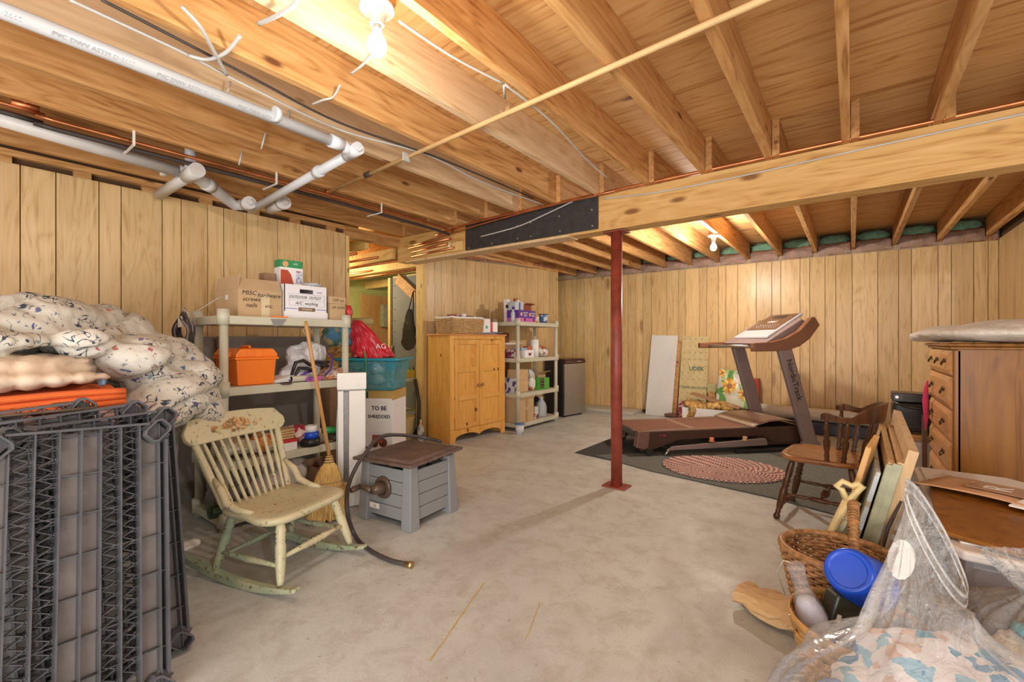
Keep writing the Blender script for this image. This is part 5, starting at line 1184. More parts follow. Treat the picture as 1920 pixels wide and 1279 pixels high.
T = thing('snack_tub', 'orange and red printed tub on the far top shelf', 'tub', (-3.62,5.36,z)); MB().lathe([(0,0),(.05,0),(.055,.09),(0,.09)], 20).build('tub_body', print_mat('snack', [(.7,.3,.05),(.6,.08,.04),(.75,.5,.2),(.7,.6,.5)], 22), T)
T = thing('blue_tub', 'blue and white tub with a dark lid at the right of the far top shelf', 'tub', (-3.60,5.54,z)); MB().lathe([(0,0),(.055,0),(.065,.12),(0,.12)], 20).build('tub_body', print_mat('bluetub', [(.05,.16,.42),(.08,.22,.5),(.6,.62,.66)], 22), T); MB().lathe([(.07,.12),(.07,.132),(0,.132)], 20).build('tub_lid', M['rubber'], T)
z = S2[2]+.001
T = closed_box('maroon_pack', 'maroon and white printed pack at the left of the second far shelf', (-3.70,4.90,z), .2, .12, .11, 0, print_mat('maroonpack', [(.18,.02,.06),(.2,.03,.08),(.6,.55,.52)], 24))
T = closed_box('white_mug_carton', 'white carton with a small cup picture on the second far shelf', (-3.62,5.10,z), .16, .22, .105, 0, M['paper'])
MB().lathe([(0,0),(.022,0),(.03,.035),(0,.035)], 14, Matrix.Translation((.075,.0,.03)) ).build('cup_picture', plain('maroon_print2', (.25,.04,.04), .6), T)
closed_box('blue_wrap', 'pale blue wrapped pack lying on the white cup carton', (-3.66,5.06,z+.106), .12, .18, .03, R(6), plain('sky_pack', (.30,.46,.62), .5))
closed_box('red_wrap', 'small orange-red pack beside the pale blue one', (-3.64,5.18,z+.106), .10, .07, .05, R(-4), plain('vermilion', (.55,.12,.04), .5))
one('rolled_paper', MB().cyl((-3.80,4.84,z+.19),(-3.78,5.25,z+.19), .018, n=14), M['fleece'], 'long beige roll at the back of the second far shelf', 'roll')
one('roll_support_box', MB().box(-3.92,-3.80,4.85,5.25,z,z+.17), M['cardboard_dark'], 'brown carton at the back of the second far shelf', 'box')
T = thing('paper_towel_roll', 'upright white paper towel roll on the second far shelf', 'roll', (-3.62,5.335,z)); MB().lathe([(.018,0),(.062,0),(.062,.25),(.018,.25),(.018,0)], 26).build('towel_sheets', M['paper'], T)
T = thing('snack_bag', 'white and brown snack bag at the right of the second far shelf', 'bag', (0,0,0)); fuse(MB().ell((-3.63,5.56,z+.07),(.07,.11,.07)).ell((-3.65,5.5,z+.12),(.05,.06,.05)), .012, 1, lambda c, n: .008*ridge(c,20)).build('bag_film', print_mat('snackbag', [(.7,.66,.58),(.45,.25,.12),(.72,.68,.6),(.35,.1,.06)], 16), T)
z = S2[1]+.001
T = thing('paper_sack', 'brown paper grocery sack on the third far shelf', 'bag', (-3.70,5.02,z), R(2))
m = MB(); m.hexa([(-.09,-.15,0),(.09,-.15,0),(.09,.15,0),(-.09,.15,0)], [(-.07,-.12,.31),(.07,-.13,.315),(.075,.17,.30),(-.06,.16,.31)]); m.build('sack_body', M['kraft'], T, bevel=.004)
for zz in (.16,): MB().box(.082,.0855,-.13,.15,zz,zz+.002).build('fold_crease', M['cardboard_dark'], T)
closed_box('white_purple_pack', 'white and purple pack at the left of the third far shelf', (-3.70,4.85,z), .2, .05, .20, 0, print_mat('wpurple', [(.6,.58,.62),(.08,.04,.2),(.62,.6,.62)], 18))
one('crackers_bag', fuse(MB().ell((-3.62,5.26,z+.10),(.05,.06,.10)), .012, 1, lambda c, n: .008*ridge(c,20,3)), print_mat('crack', [(.7,.66,.62),(.72,.7,.66),(.5,.15,.1)], 16), 'white and red pointed bag right of the paper sack', 'bag')
one('white_black_sack', fuse(MB().ell((-3.74,5.38,z+.15),(.07,.10,.14)), .014, 1, lambda c, n: .010*ridge(c,16,5)), print_mat('wb', [(.62,.62,.60),(.05,.05,.05),(.64,.64,.62),(.3,.35,.25)], 18), 'white bag with black letters behind the green carton', 'bag')
T = closed_box('green_carton', 'green and black printed carton on the third far shelf', (-3.61,5.50,z), .12, .24, .165, 0, plain('lime_print', (.10,.42,.05), .5))
MB().box(.0602,.0612,-.119,-.02,.02,.16).build('black_panel', M['dark'], T)
for k in range(3): text('box_print', 'MAX', .030, (.0615,-.07,.135-k*.045), (0,1,0), (0,0,1), M['straw'], T, ext=.0003)
carton('open_green_flaps', 'small open brown carton behind the green carton', (-3.74,5.62,z), .12, .2, .22, 0, 'cardboard', (('E',.10,70),))
z = S2[0]+.001
T = carton('parcel_carton', 'large plain brown parcel carton on the bottom of the far shelving unit', (-3.72,5.02,z), .36, .36, .30, 0, 'cardboard', (('E',.05,30),('S',.05,20)))
MB().box(.1805,.1815,-.02,.03,.0,.16).box(.1805,.1815,-.02,.03,.2,.3).build('packing_tape', plain('tan_tape', (.42,.24,.10), .4), T)
T = thing('water_jug', 'clear plastic gallon water jug on the bottom of the far shelving unit', 'jug', (-3.61,5.50,z))
MB().lathe([(0,0),(.070,0),(.076,.015),(.078,.14),(.060,.20),(.026,.245),(.024,.27),(0,.27)], 24).build('jug_body', M['cleartub'], T)
MB().tube([(0,.03,.235),(0,.065,.22),(0,.072,.17),(0,.066,.14)], .009, 8).build('jug_handle', M['cleartub'], T)
MB().cyl((0,0,.265),(0,0,.282), .026, n=18).build('jug_cap', M['white'], T)
text('jug_print', 'pure', .03, (.079,.02,.07), (0,1,0), (0,0,1), M['blue'], T, ext=.0004)
closed_box('cocoa_packet', 'white and brown packet between the parcel carton and the jug', (-3.60,5.30,z), .08, .09, .17, 0, print_mat('cocoa', [(.62,.56,.5),(.2,.08,.05),(.66,.6,.55)], 16))
one('dark_bin_liner', MB().ell((-3.80,5.62,z+.13),(.10,.13,.13), amp=.3, seed=3), M['black'], 'dark bag at the back right of the bottom far shelf', 'bag')
T = thing('yogurt_tub', 'small white tub with a blue lid on the floor by the far shelving unit', 'tub', (-3.42,4.70,0))
MB().lathe([(0,0),(.048,0),(.062,.125),(0,.125)], 24).build('tub_body', print_mat('yog', [(.66,.66,.68),(.68,.68,.7),(.2,.3,.55),(.66,.66,.68)], 26), T)
MB().lathe([(0,.125),(.067,.125),(.067,.14),(0,.14)], 24).build('tub_lid', plain('slate_blue', (.10,.20,.45), .4), T)
one('leaning_rack', MB().box(-4.02,-3.99,4.80,5.22,.0,1.32), plain('dark_red_board', (.20,.06,.03), .5), 'dark reddish board behind the far shelving unit', 'board')
# ---- fridge
T = thing('mini_fridge', 'small black and steel fridge standing beyond the far shelving unit', 'fridge', (-3.80,6.42,0), R(-8))
MB().box(-.15,.22,-.27,.27,.02,.90).build('fridge_body', M['black'], T, bevel=.006)
MB().box(-.15,.26,-.272,.272,.90,.92).build('fridge_top', plain('brown_black_top', (.10,.04,.03), .25), T, bevel=.006)
MB().box(.225,.265,-.27,.27,.03,.84).build('fridge_door', M['steel'], T, bevel=.008)
MB().box(.222,.268,-.27,.27,.845,.895).build('door_grip', plain('brown_black_grip', (.08,.03,.025), .2), T, bevel=.006)
text('badge', 'MAGIC CHEF', .018, (.2685,.10,.87), (0,1,0), (0,0,1), M['paper'], T, ext=.0003)
for x in (-.11,.20):
    for y in (-.22,.22): MB().cyl((x,y,0),(x,y,.025), .018).build('foot', M['black'], T)
# ================================================================ FAR WALL: leaning boards, carton, sunflower bag
T = thing('white_board', 'plain white board leaning against the far plank wall left of the foam board', 'board', (0,0,0))
m = MB(); bl, br = py(1210,776,7.22), py(1259,781,7.18); tl, tr = py(1222,629,7.37), py(1271,630,7.37); bl.z = br.z = 0
m.hexa([bl,br,br+Vector((0,.02,0)),bl+Vector((0,.02,0))], [tl,tr,tr+Vector((0,.02,0)),tl+Vector((0,.02,0))]); m.build('board_sheet', plain('white_melamine', (.74,.72,.70), .4, var=.02), T, bevel=.002)
T = thing('brown_board', 'narrow brown board leaning between the white board and the foam board', 'board', (0,0,0))
b1, b2, t1, t2 = py(1259,781,7.26), py(1268,778,7.26), py(1271,640,7.38), py(1276,640,7.38); b1.z = b2.z = 0
MB().hexa([b1,b2,b2+Vector((0,.018,0)),b1+Vector((0,.018,0))], [t1,t2,t2+Vector((0,.01,0)),t1+Vector((0,.01,0))]).build('board_sheet', M['joist'], T)
T = thing('foam_board', 'yellow foam insulation board with dots and green lettering leaning on the far wall', 'board', (0,0,0))
q = [py(1270,760,7.24), py(1322,764,7.24), py(1330,632,7.37), py(1280,631,7.37)]; q[0].z = q[1].z = .0
MB().hexa([q[0],q[1],q[1]+Vector((0,.025,0)),q[0]+Vector((0,.025,0))], [q[3],q[2],q[2]+Vector((0,.02,0)),q[3]+Vector((0,.02,0))]).build('foam_sheet', M['foam'], T)
dn = MB(); ex, ey = (q[1]-q[0]), (q[3]-q[0]); nn = ex.cross(ey).normalized()
if nn.y > 0: nn = -nn
for i in range(5):
    for j in range(12):
        c = q[0]+ex*(.1+.2*i)+ey*(.06+.082*j)+nn*.001; dn.cyl(c, c+nn*.0015, .008, n=6)
dn.build('nail_dot', plain('brown_dots', (.20,.13,.05), .7), T)
gi = plain('green_ink', (.06,.16,.10), .7)
text('foam_print', 'UDEK', .085, q[0]+ex*.58+ey*.60+nn*.002, ex, ey, gi, T, bold=.002); text('foam_print', 'STYRENE INSULATION', .045, q[0]+ex*.5+ey*.37+nn*.002, ex, ey, gi, T, bold=.0008)
T = thing('gift_carton', 'low open white carton stuffed with gold tissue behind the treadmill', 'box', (0,0,0))
yA = 6.72; a, b = py(1279,766,yA), py(1370,772,yA); a.z = b.z = 0
W0 = (b-a).length; T.location = ((a.x+b.x)/2, yA+.17, 0)
m = MB(); w = W0/2; m.box(-w,w,-.17,-.165,0,.24).box(-w,w,.165,.17,0,.24).box(-w,-w+.005,-.165,.165,0,.24).box(w-.005,w,-.165,.165,0,.24).box(-w,w,-.17,.17,0,.005)
m.build('box_body', M['paper'], T); MB().box(w+.0,w+.004,-.17,.17,0,.24).build('plain_side', M['cardboard'], T)
MB().cyl((w+.004,.0,.14),(w+.007,0,.14), .03, n=16).build('hand_hole', M['dark'], T)
gm = MB()
for k in range(9): gm.ell((T.location.x-w*.7+k*w*.18, yA+.14+.03*math.sin(k*2), .26+.02*math.cos(k)), (.08,.11,.04))
gm.ell((T.location.x-w*.62,yA+.0,.16),(.05,.03,.12))
one('gold_tissue', fuse(gm, .018, 0, lambda c, n: .028*ridge(c, 12, 2)+.012*ridge(c, 26)), M['gold'], 'crumpled gold tissue paper bulging from the white carton', 'paper')
one('flat_cardboard', MB().hexa([Vector(p) for p in ((T.location.x-w*.8,6.85,.42),(T.location.x+w*1.25,6.80,.26),(T.location.x+w*1.25,7.0,.27),(T.location.x-w*.8,7.05,.43))],
    [Vector(p) for p in ((T.location.x-w*.8,6.85,.426),(T.location.x+w*1.25,6.80,.266),(T.location.x+w*1.25,7.0,.276),(T.location.x-w*.8,7.05,.436))]), M['cardboard_dark'], 'thin brown cardboard sheet sloping over the gold tissue', 'cardboard')
T = thing('sunflower_bag', 'shiny gift bag printed with orange sunflowers behind the gold tissue', 'bag', (0,0,0))
qa, qb, qc, qd = py(1342,760,7.06), py(1402,768,7.02), py(1408,700,7.16), py(1350,692,7.16)
def sfb(s, t):
    p = (qa*(1-s)+qb*s)*(1-t)+(qd*(1-s)+qc*s)*t; bul = .05*math.sin(PI*s)*math.sin(PI*min(1,t+.05)); return p+Vector((0,-bul,0))+Vector((0,1,0))*.02*noise.noise(Vector((s*5,t*5,1)))
MB().grid(sfb, 20, 20).build('bag_front', print_mat('leafy_print', [(.62,.60,.45),(.20,.40,.10),(.66,.62,.50),(.35,.50,.15),(.60,.58,.50),(.12,.30,.08)], 9, .35), T, solid=.04)
pet = [plain('petal_'+n_, c_, .35) for n_, c_ in (('gold', (.80,.48,.06)), ('orange', (.72,.24,.02)), ('pale', (.82,.64,.20)))]
def on_bag(s, t, o=.024): p = sfb(max(0,min(1,s)), max(0,min(1,t))); return p+Vector((0,-o,0))
for fi, (cs_, ct_, R0) in enumerate(((.40,.58,.30),(.88,.40,.24),(.12,.9,.16))):
    for ring in range(2):
        for i in range(13):
            a = 2*PI*(i+.5*ring)/13; r0_, r1_ = R0*.25, R0*(1-.28*ring); da = .20
            q_ = [on_bag(cs_+r*math.cos(a+b_)*1.0, ct_+r*math.sin(a+b_)*.85, .024+.004*ring) for r, b_ in ((r0_,-.15),(r1_*.65,-da),(r1_,0),(r1_*.65,da),(r0_,.15))]
            MB().add(q_, [(0,1,2,3,4)]).build('printed_petal', pet[(i+ring+fi) % 3], T)
    MB().add([on_bag(cs_+R0*.30*math.cos(2*PI*i/12), ct_+R0*.25*math.sin(2*PI*i/12), .031) for i in range(12)], [tuple(range(12))]).build('printed_centre', plain('flower_centre', (.30,.10,.02), .5), T)
one('crimson_carton', MB().box(py(1400,700,7.25).x,py(1424,700,7.25).x,7.2,7.35,0,.66), plain('crimson_card', (.38,.05,.03), .5), 'crimson carton behind the sunflower bag', 'box', bevel=.004)
T = thing('brown_boot', 'flattened brown boot on the floor left of the gift carton', 'boot', (0,0,0))
bc = pz(1262,784,0)
fuse(MB().ell((bc.x,bc.y+.02,.035),(.15,.06,.035)).ell((bc.x+.12,bc.y+.05,.10),(.06,.06,.12)), .012, 1, lambda c, n: .004*ridge(c, 20)).build('boot_upper', M['tmfoot'], T)
one('speckled_box', MB().box(bc.x+.12,bc.x+.26,7.0,7.15,0,.28), print_mat('speck', [(.3,.03,.05),(.6,.5,.48),(.25,.03,.04)], 60), 'maroon speckled carton left of the gift carton', 'box')
one('teal_ball', MB().ell((-1.62,6.96,.07),(.07,.07,.07)), plain('teal_fabric', (.04,.25,.28), .6), 'small teal item beside the far treadmill upright', 'ball')
gx = py(1331,728,7.1).x
one('wooden_offcut', MB().box(gx-.05,gx+.05,7.2,7.26,0,.44), M['joist'], 'short brown board end standing right of the foam board', 'board')
one('green_card', MB().box(gx-.06,gx+.06,7.2,7.23,.441,.56), plain('faded_green', (.45,.42,.20), .7), 'small faded green card on the board end left of the sunflower bag', 'card')
rx0, rx1 = py(1424,770,7.15).x, .25
T = thing('carpet_roll', 'long beige carpet roll lying along the foot of the far wall', 'roll', (0,0,0))
MB().cyl((rx0,7.17,.235),(rx1,7.05,.235), .085, n=26).build('rolled_carpet', M['fleece'], T)
MB().tube([(rx1,7.05,.235),(rx1+.004,7.05,.235)], .06, 20).build('roll_end', M['cardboard'], T)
T = thing('dark_case', 'long flat navy case under the carpet roll', 'case', (0,0,0)); MB().box(rx0+.25,.30,6.95,7.3,0,.148).build('case_shell', plain('navy_case', (.04,.05,.09), .4), T, bevel=.02)
MB().box(-.6,-.45,6.935,6.95,.05,.08).build('case_latch', M['chrome'], T)
# ================================================================ MATS, RUG, TREADMILL
one('rubber_mat', MB().prism([(-2.37,4.26),(-1.55,4.15),(-.4,5.0),(-.35,6.6),(-1.9,6.4),(-2.36,5.2)], .001, .006), M['mat'], 'flat black rubber mat under the rear of the treadmill', 'mat')
one('ribbed_mat', MB().prism([(-2.13,4.27),(-1.5,4.08),(-.47,3.93),(.02,3.78),(.05,5.6),(-1.0,5.6),(-1.72,4.72)], .0065, .013), M['ribmat'], 'grey ribbed runner mat beneath the braided rug', 'mat')
T = thing('braided_rug', 'oval braided rug in pink, cream and maroon lying on the ribbed mat', 'rug', (-.96,4.50,.014), R(18))
rm = MB(); NRG = 19
for k in range(NRG):
    rr = (k+.5)/NRG; a, b = .115+.405*rr, .42*rr; n = max(14, int(110*rr)); pts = []
    a = .13+(.52-.13)*rr; b = .42*rr
    n = int(30+150*rr)
    pts = [(a*math.cos(2*PI*i/n), b*math.sin(2*PI*i/n), .009+.0035*math.sin(i*2.1)) for i in range(n)]
    f0 = len(rm.m); rm.tube(pts, [.0100+.0025*math.sin(i*2.1+1) for i in range(n)], 6, closed=True)
    for i in range(n):
        for j in range(6): rm.m[f0+i*6+j] = 1 if (i+j//3+k) % 2 else 0
o = rm.build('braid', [plain('rug_cream', (.62,.50,.42), .95), plain('rug_rose', (.30,.10,.11), .95)], T)
MB().prism([(.5*math.cos(2*PI*i/40), .40*math.sin(2*PI*i/40)) for i in range(40)], 0, .004).build('rug_backing', M['rug'], T)
T = thing('treadmill', 'brown and grey folding treadmill with an angled console by the far wall', 'treadmill', (-1.76,4.52,.013), R(45))
B, FT, G, SV = M['tmbrown'], M['tmfoot'], M['tmgrey'], M['tmsilver']
# side panels: profile in (x,z)
XZ = lambda y: frameM((0,y,0),(1,0,0),(0,0,1))
side = [(.02,.04),(.0,.08),(.04,.235),(1.9,.265),(1.95,.25),(1.97,.10),(1.55,.08),(1.40,.165),(.45,.150),(.16,.055)]
for s, y in ((0,.0),(1,.70)):
    MB().prism(side, -.035, .0, XZ(y if s else -.0)).build('side_panel', B, T, bevel=.006)
    y0 = -.002 if s == 0 else .615
    m = MB(); m.hexa([(.03,y0,.235),(1.35,y0,.25),(1.35,y0+.085,.25),(.03,y0+.085,.235)], [(.03,y0,.248),(1.35,y0,.263),(1.35,y0+.085,.263),(.03,y0+.085,.248)]); m.build('foot_rail', FT, T, bevel=.004)
    MB().hexa([(-.03,y0-.002,.08),(.10,y0-.002,.05),(.10,y0+.087,.05),(-.03,y0+.087,.08)], [(-.005,y0-.002,.245),(.12,y0-.002,.252),(.12,y0+.087,.252),(-.005,y0+.087,.245)]).build('end_cap', FT, T, bevel=.008)
m = MB(); m.hexa([(.0,.083,.20),(1.36,.083,.215),(1.36,.617,.215),(.0,.617,.20)], [(.0,.083,.243),(1.36,.083,.258),(1.36,.617,.258),(.0,.617,.243)]); m.build('walking_belt', M['tmbelt'], T)
MB().box(.60,.67,.085,.615,.249,.2525).build('belt_stripe', plain('belt_stripe_tan', (.30,.17,.12), .7), T)
MB().cyl((.0,.083,.205),(.0,.617,.205), .036, n=20).build('rear_roller', M['rubber'], T)
m = MB(); n = 14
m.grid(lambda s, t: (1.30+.62*s, -.01+.72*t, .262+.075*math.sin(PI*min(1,s*1.02))**.6*(.85+.15*math.sin(PI*t))), n, 10); m.build('motor_hood', FT, T, solid=.008)
m = MB(); m.grid(lambda s, t: (1.285+.17*s, -.01+.72*t, .262+.052*s**.7), 6, 8); m.build('hood_stripe', plain('taupe_plastic', (.36,.27,.19), .45), T, solid=.01)
text('hood_print', 'AIRFORCE', .035, (1.62,.35,.341), (0,-1,0), (1,0,0), M['fleece'], T)
MB().box(1.36,1.94,.02,.68,.06,.25).build('motor_pan', B, T)
# low grey lift arm, base frame, wheels, cushions
MB().hexa([(.28,-.062,.055),(1.42,-.062,.075),(1.42,-.037,.075),(.28,-.037,.055)], [(.34,-.062,.095),(1.40,-.062,.150),(1.40,-.037,.150),(.34,-.037,.095)]).build('lift_arm', G, T, bevel=.004)
for y in (-.045,.69): MB().box(1.05,2.0,y-.03,y+.03,.0,.045).build('base_rail', M['black'], T, bevel=.008)
MB().box(.30,.345,-.058,.73,.028,.055).build('base_bar', M['black'], T); MB().box(1.90,1.99,-.045,.69,.0,.05).build('base_bar', M['black'], T)
MB().tube([(.30,-.05,.06),(.26,-.05,.005)], .012).build('pivot_foot', M['chrome'], T)
for y in (-.02,.70): MB().cyl((.10,y-.02,.04),(.10,y+.02,.04), .038, n=20).build('wheel', M['black'], T)
for k, x in enumerate((.78,1.16)): MB().lathe([(0,0),(.026,0),(.03,.012),(.02,.02),(.024,.045),(0,.05)], 16, Matrix.Translation((x,-.05,.128))).build('deck_cushion', plain('orange_cushion', (.62,.20,.08) if k == 0 else (.50,.28,.14), .5), T)
text('side_print', 'T 7.0', .032, (.24,-.0355,.205), (1,0,0), (0,0,1), M['pinkrib'], T)
# uprights
for y in (-.055,.72):
    pb, pt = Vector((1.93,y,.05)), Vector((1.60,y,1.14)); d = (pt-pb).normalized(); a = d.cross(Vector((0,1,0))).normalized()
    m = MB(); hw, ht = .080, .028
    m.add([p+a*u_*hw+Vector((0,w_*ht,0)) for p in (pb,pt) for u_, w_ in ((-1,-.6),(-.75,-1),(.75,-1),(1,-.6),(1,.6),(.75,1),(-.75,1),(-1,.6))], [tuple(range(8)),tuple(reversed(range(8,16)))]+[(i,(i+1)%8,8+(i+1)%8,8+i) for i in range(8)])
    m.build('upright', G, T, bevel=.003)
    MB().box(1.83,2.02,y-.036,y+.036,.0,.10).build('upright_shoe', M['tmsilver'] if 0 else G, T, bevel=.01)
    if y < 0:
        c = pb.lerp(pt, .66)+Vector((0,-.0265,0)); text('brand_print', 'NordicTrack', .088, c+Vector((0,-.001,0)), -d, (1,0,.3), M['dark'], T, ext=.001, bold=.002)
# arm rails
def armpoly(x0=1.10, lo=0): 
    top = [(x0,1.165),(1.45,1.175),(1.62,1.215),(1.78,1.30),(1.92,1.44),(1.96,1.45)]; bot = [(2.02,1.36),(1.90,1.235-lo),(1.78,1.155-lo),(1.62,1.105-lo),(x0,1.10-lo)]
    return top+bot
for y in (-.085,.70):
    MB().prism(armpoly(*((1.10,0) if y > 0 else (1.24,.025))), -.065, .0, XZ(y)).build('arm_rail', plain('arm_brown', (.20,.08,.035), .4), T, bevel=.010)
MB().cyl((1.22,-.02,1.13),(1.22,.70,1.13), .016, n=14).build('cross_grip', M['chrome'], T)
con = MB(); con.hexa([(1.42,.0,1.16),(1.50,.0,1.10),(1.50,.70,1.10),(1.40,.70,1.16)], [(1.88,.0,1.43),(1.98,.0,1.36),(1.98,.70,1.36),(1.88,.70,1.43)])
con.build('console_tray', G, T, bevel=.01)
def tilt(x, y, up=0): 
    f = (x-1.40)/.48; return Vector((x-.49*up, y, 1.16+.27*f+.87*up))
m = MB(); q = [tilt(1.50,.06,.018),tilt(1.98,.10,.022),tilt(1.98,.60,.022),tilt(1.50,.64,.018)]; nrm = (q[1]-q[0]).cross(q[3]-q[0]).normalized()
m.hexa([p-nrm*.03 for p in q], [p for p in q]); m.build('console_panel', SV, T, bevel=.014)
q2 = [q[0].lerp(q[1],.30).lerp(q[3].lerp(q[2],.30),.06), q[0].lerp(q[1],.97).lerp(q[3].lerp(q[2],.97),.05), q[0].lerp(q[1],.97).lerp(q[3].lerp(q[2],.97),.95), q[0].lerp(q[1],.30).lerp(q[3].lerp(q[2],.30),.94)]
m = MB(); m.hexa([p+nrm*.0005 for p in q2], [p+nrm*.004 for p in q2]); m.build('console_face', M['consoleprint'], T, bevel=.002)
ex, ey = (q2[3]-q2[0]).normalized()*-1, (q2[1]-q2[0]).normalized(); cc = (q2[0]+q2[1]+q2[2]+q2[3])/4
text('console_print', 'START', .05, cc+nrm*.005, ex, ey, M['paper'], T)
m = MB(); m.hexa([cc+ey*.09-ex*.10+nrm*.004,cc+ey*.09+ex*.10+nrm*.004,cc+ey*.15+ex*.10+nrm*.004,cc+ey*.15-ex*.10+nrm*.004],[cc+ey*.09-ex*.10+nrm*.007,cc+ey*.09+ex*.10+nrm*.007,cc+ey*.15+ex*.10+nrm*.007,cc+ey*.15-ex*.10+nrm*.007]); m.build('display', M['vac'], T)
bt_ = MB()
for i in range(9):
    for j in range(3): c = cc+ex*(-.16+.04*i)+ey*(-.13+.03*j)+nrm*.0045; bt_.ell(c, (.008,.008,.004), 8, 4)
bt_.build('console_button', M['tmsilver'], T)
# ================================================================ CAPTAIN CHAIR (local +x faces forward)
T = thing('captains_chair', 'dark brown wooden captain\'s chair with turned legs at the edge of the ribbed mat', 'chair', (-.14,3.69,0), R(173))
Wd = M['walnut']; SZ = .445
rings = [(.96,-.034),(1.0,-.022),(1.0,-.006),(.97,.0),(.8,-.006),(.5,-.014),(.05,-.012)]; k = 44; pts = []
for i in range(k):
    a = 2*PI*i/k; cx_, sy_ = math.cos(a), math.sin(a); x = .235*abs(cx_)**.55*(1 if cx_>0 else -1); y = .245*abs(sy_)**.5*(1 if sy_>0 else -1); y *= 1+.08*(x/.235); pts.append((x+.02*math.cos(a*3)*0, y))
m = MB(); vs = [(x*r_, y*r_, SZ+zz) for r_, zz in rings for x, y in pts]; fs = [tuple(reversed(range(k)))]
for i in range(len(rings)-1):
    for j in range(k): fs.append((i*k+j, i*k+(j+1)%k, (i+1)*k+(j+1)%k, (i+1)*k+j))
fs.append(tuple(range((len(rings)-1)*k, len(rings)*k))); m.add(vs, fs, 0, True); m.build('seat', M['seatwood'], T)
lp = [(0,.012),(.02,.019),(.06,.021),(.10,.013),(.13,.018),(.15,.013),(.22,.020),(.42,.024),(.50,.022),(.53,.016),(.56,.024),(.60,.017),(.63,.024),(.67,.017),(.78,.022),(.92,.018),(1,.014)]
FE = {}
for sx, sy in ((1,1),(1,-1),(-1,1),(-1,-1)):
    f0 = Vector((sx*.245,sy*.215,0)); f1 = Vector((sx*.155,sy*.165,SZ-.03)); FE[sx,sy] = (f0,f1); MB().turned(f0, f1, lp, 14).build('leg', Wd, T)
at = lambda a, f: FE[a][0].lerp(FE[a][1], f)
sp = [(0,.007),(.1,.010),(.3,.013),(.36,.009),(.4,.015),(.5,.017),(.6,.015),(.64,.009),(.7,.013),(.9,.010),(1,.007)]
for sy in (1,-1): MB().turned(at((1,sy),.42), at((-1,sy),.42), sp).build('side_stretcher', Wd, T)
MB().turned((at((1,-1),.42)+at((-1,-1),.42))/2, (at((1,1),.42)+at((-1,1),.42))/2, [(0,.008),(.2,.010),(.35,.012),(.38,.022),(.5,.026),(.62,.022),(.65,.012),(.8,.010),(1,.008)]).build('cross_stretcher', Wd, T)
MB().turned(at((1,-1),.20), at((1,1),.20), sp).build('front_stretcher', Wd, T)
MB().turned(at((-1,-1),.25), at((-1,1),.25), sp).build('rear_stretcher', Wd, T)
def rail(t):         # t 0..1 around the back from one arm end to the other
    a = R(-118+236*t); x = -.06-.235*math.cos(a)*(1.0); y = .295*math.sin(a); 
    if abs(a) > R(90): x = -.06+.03*(abs(a)-R(90))/R(28)*.8; y = (.295-.035*((abs(a)-R(90))/R(28)))*(1 if a > 0 else -1)
    return Vector((x, y, 0)), abs(a)/R(118)
m = MB(); nn_ = 44; vs = []; fs = []
for i in range(nn_+1):
    t = i/nn_; p, f = rail(t); p1, _ = rail(min(1,t+.01)); p0, _ = rail(max(0,t-.01)); d = (p1-p0).normalized(); o_ = Vector((d.y,-d.x,0))
    if o_.dot(p-Vector((-.06,0,0))) < 0: o_ = -o_
    hgt = .034+.080*max(0, 1-(f/.55)**2.4)+.012*math.exp(-((f-.78)/.1)**2); wid = .030+.012*(f > .7)+.012*math.exp(-((f-.96)/.06)**2); z0 = .700+.012*math.exp(-((f-.85)/.2)**2); lean = .018*max(0,1-f)
    vs += [p-o_*wid*.5+Vector((0,0,z0)), p+o_*wid*.5+Vector((0,0,z0)), p+o_*(wid*.45+lean)+Vector((0,0,z0+hgt)), p-o_*(wid*.30-lean)+Vector((0,0,z0+hgt))]
for i in range(nn_):
    for q in range(4): fs.append((4*i+q, 4*(i+1)+q, 4*(i+1)+(q+1)%4, 4*i+(q+1)%4))
fs += [(3,2,1,0),(4*nn_,4*nn_+1,4*nn_+2,4*nn_+3)]; m.add(vs, fs, 0, False); o = m.build('arm_and_back_rail', M['walnut'], T, bevel=.009, seg=3)
spp = [(0,.011),(.06,.016),(.10,.010),(.14,.016),(.2,.012),(.42,.019),(.5,.020),(.58,.012),(.62,.018),(.68,.012),(.8,.016),(.9,.011),(1,.009)]
for t in (.07,.22,.37,.50,.63,.78,.93):
    p, f = rail(t); q = Vector((max(-.20,min(.12,p.x*.80+.0)), p.y*.76, SZ-.012)); MB().turned(q, p+Vector((0,0,.712)), spp, 12).build('spindle', Wd, T)
# ================================================================ DRESSER, towel, heater
T = thing('dresser', 'tall brown wooden chest of drawers with bail handles against the right wall', 'dresser', (.50,3.86,0), 0)
L_, D_, H = .98, .48, 1.165
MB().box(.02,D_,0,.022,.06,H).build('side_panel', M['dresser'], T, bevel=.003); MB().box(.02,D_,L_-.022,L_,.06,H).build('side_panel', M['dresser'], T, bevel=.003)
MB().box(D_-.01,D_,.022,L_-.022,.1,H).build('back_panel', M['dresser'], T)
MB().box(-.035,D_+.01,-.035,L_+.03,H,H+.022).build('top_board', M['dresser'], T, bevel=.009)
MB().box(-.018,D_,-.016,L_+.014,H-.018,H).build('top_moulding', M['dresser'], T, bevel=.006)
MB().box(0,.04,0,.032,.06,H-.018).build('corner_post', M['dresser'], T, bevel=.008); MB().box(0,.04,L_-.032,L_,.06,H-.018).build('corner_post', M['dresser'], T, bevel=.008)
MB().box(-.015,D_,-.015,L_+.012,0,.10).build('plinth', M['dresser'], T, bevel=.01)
MB().box(.018,.03,.032,L_-.032,.1,H-.018).build('carcass_front', M['dresser'], T)
rows = [(.985,1.140,3),(.775,.972,1),(.570,.762,1),(.365,.557,1),(.125,.352,1)]
hm = metal('antique_brass', (.12,.09,.05), .45)
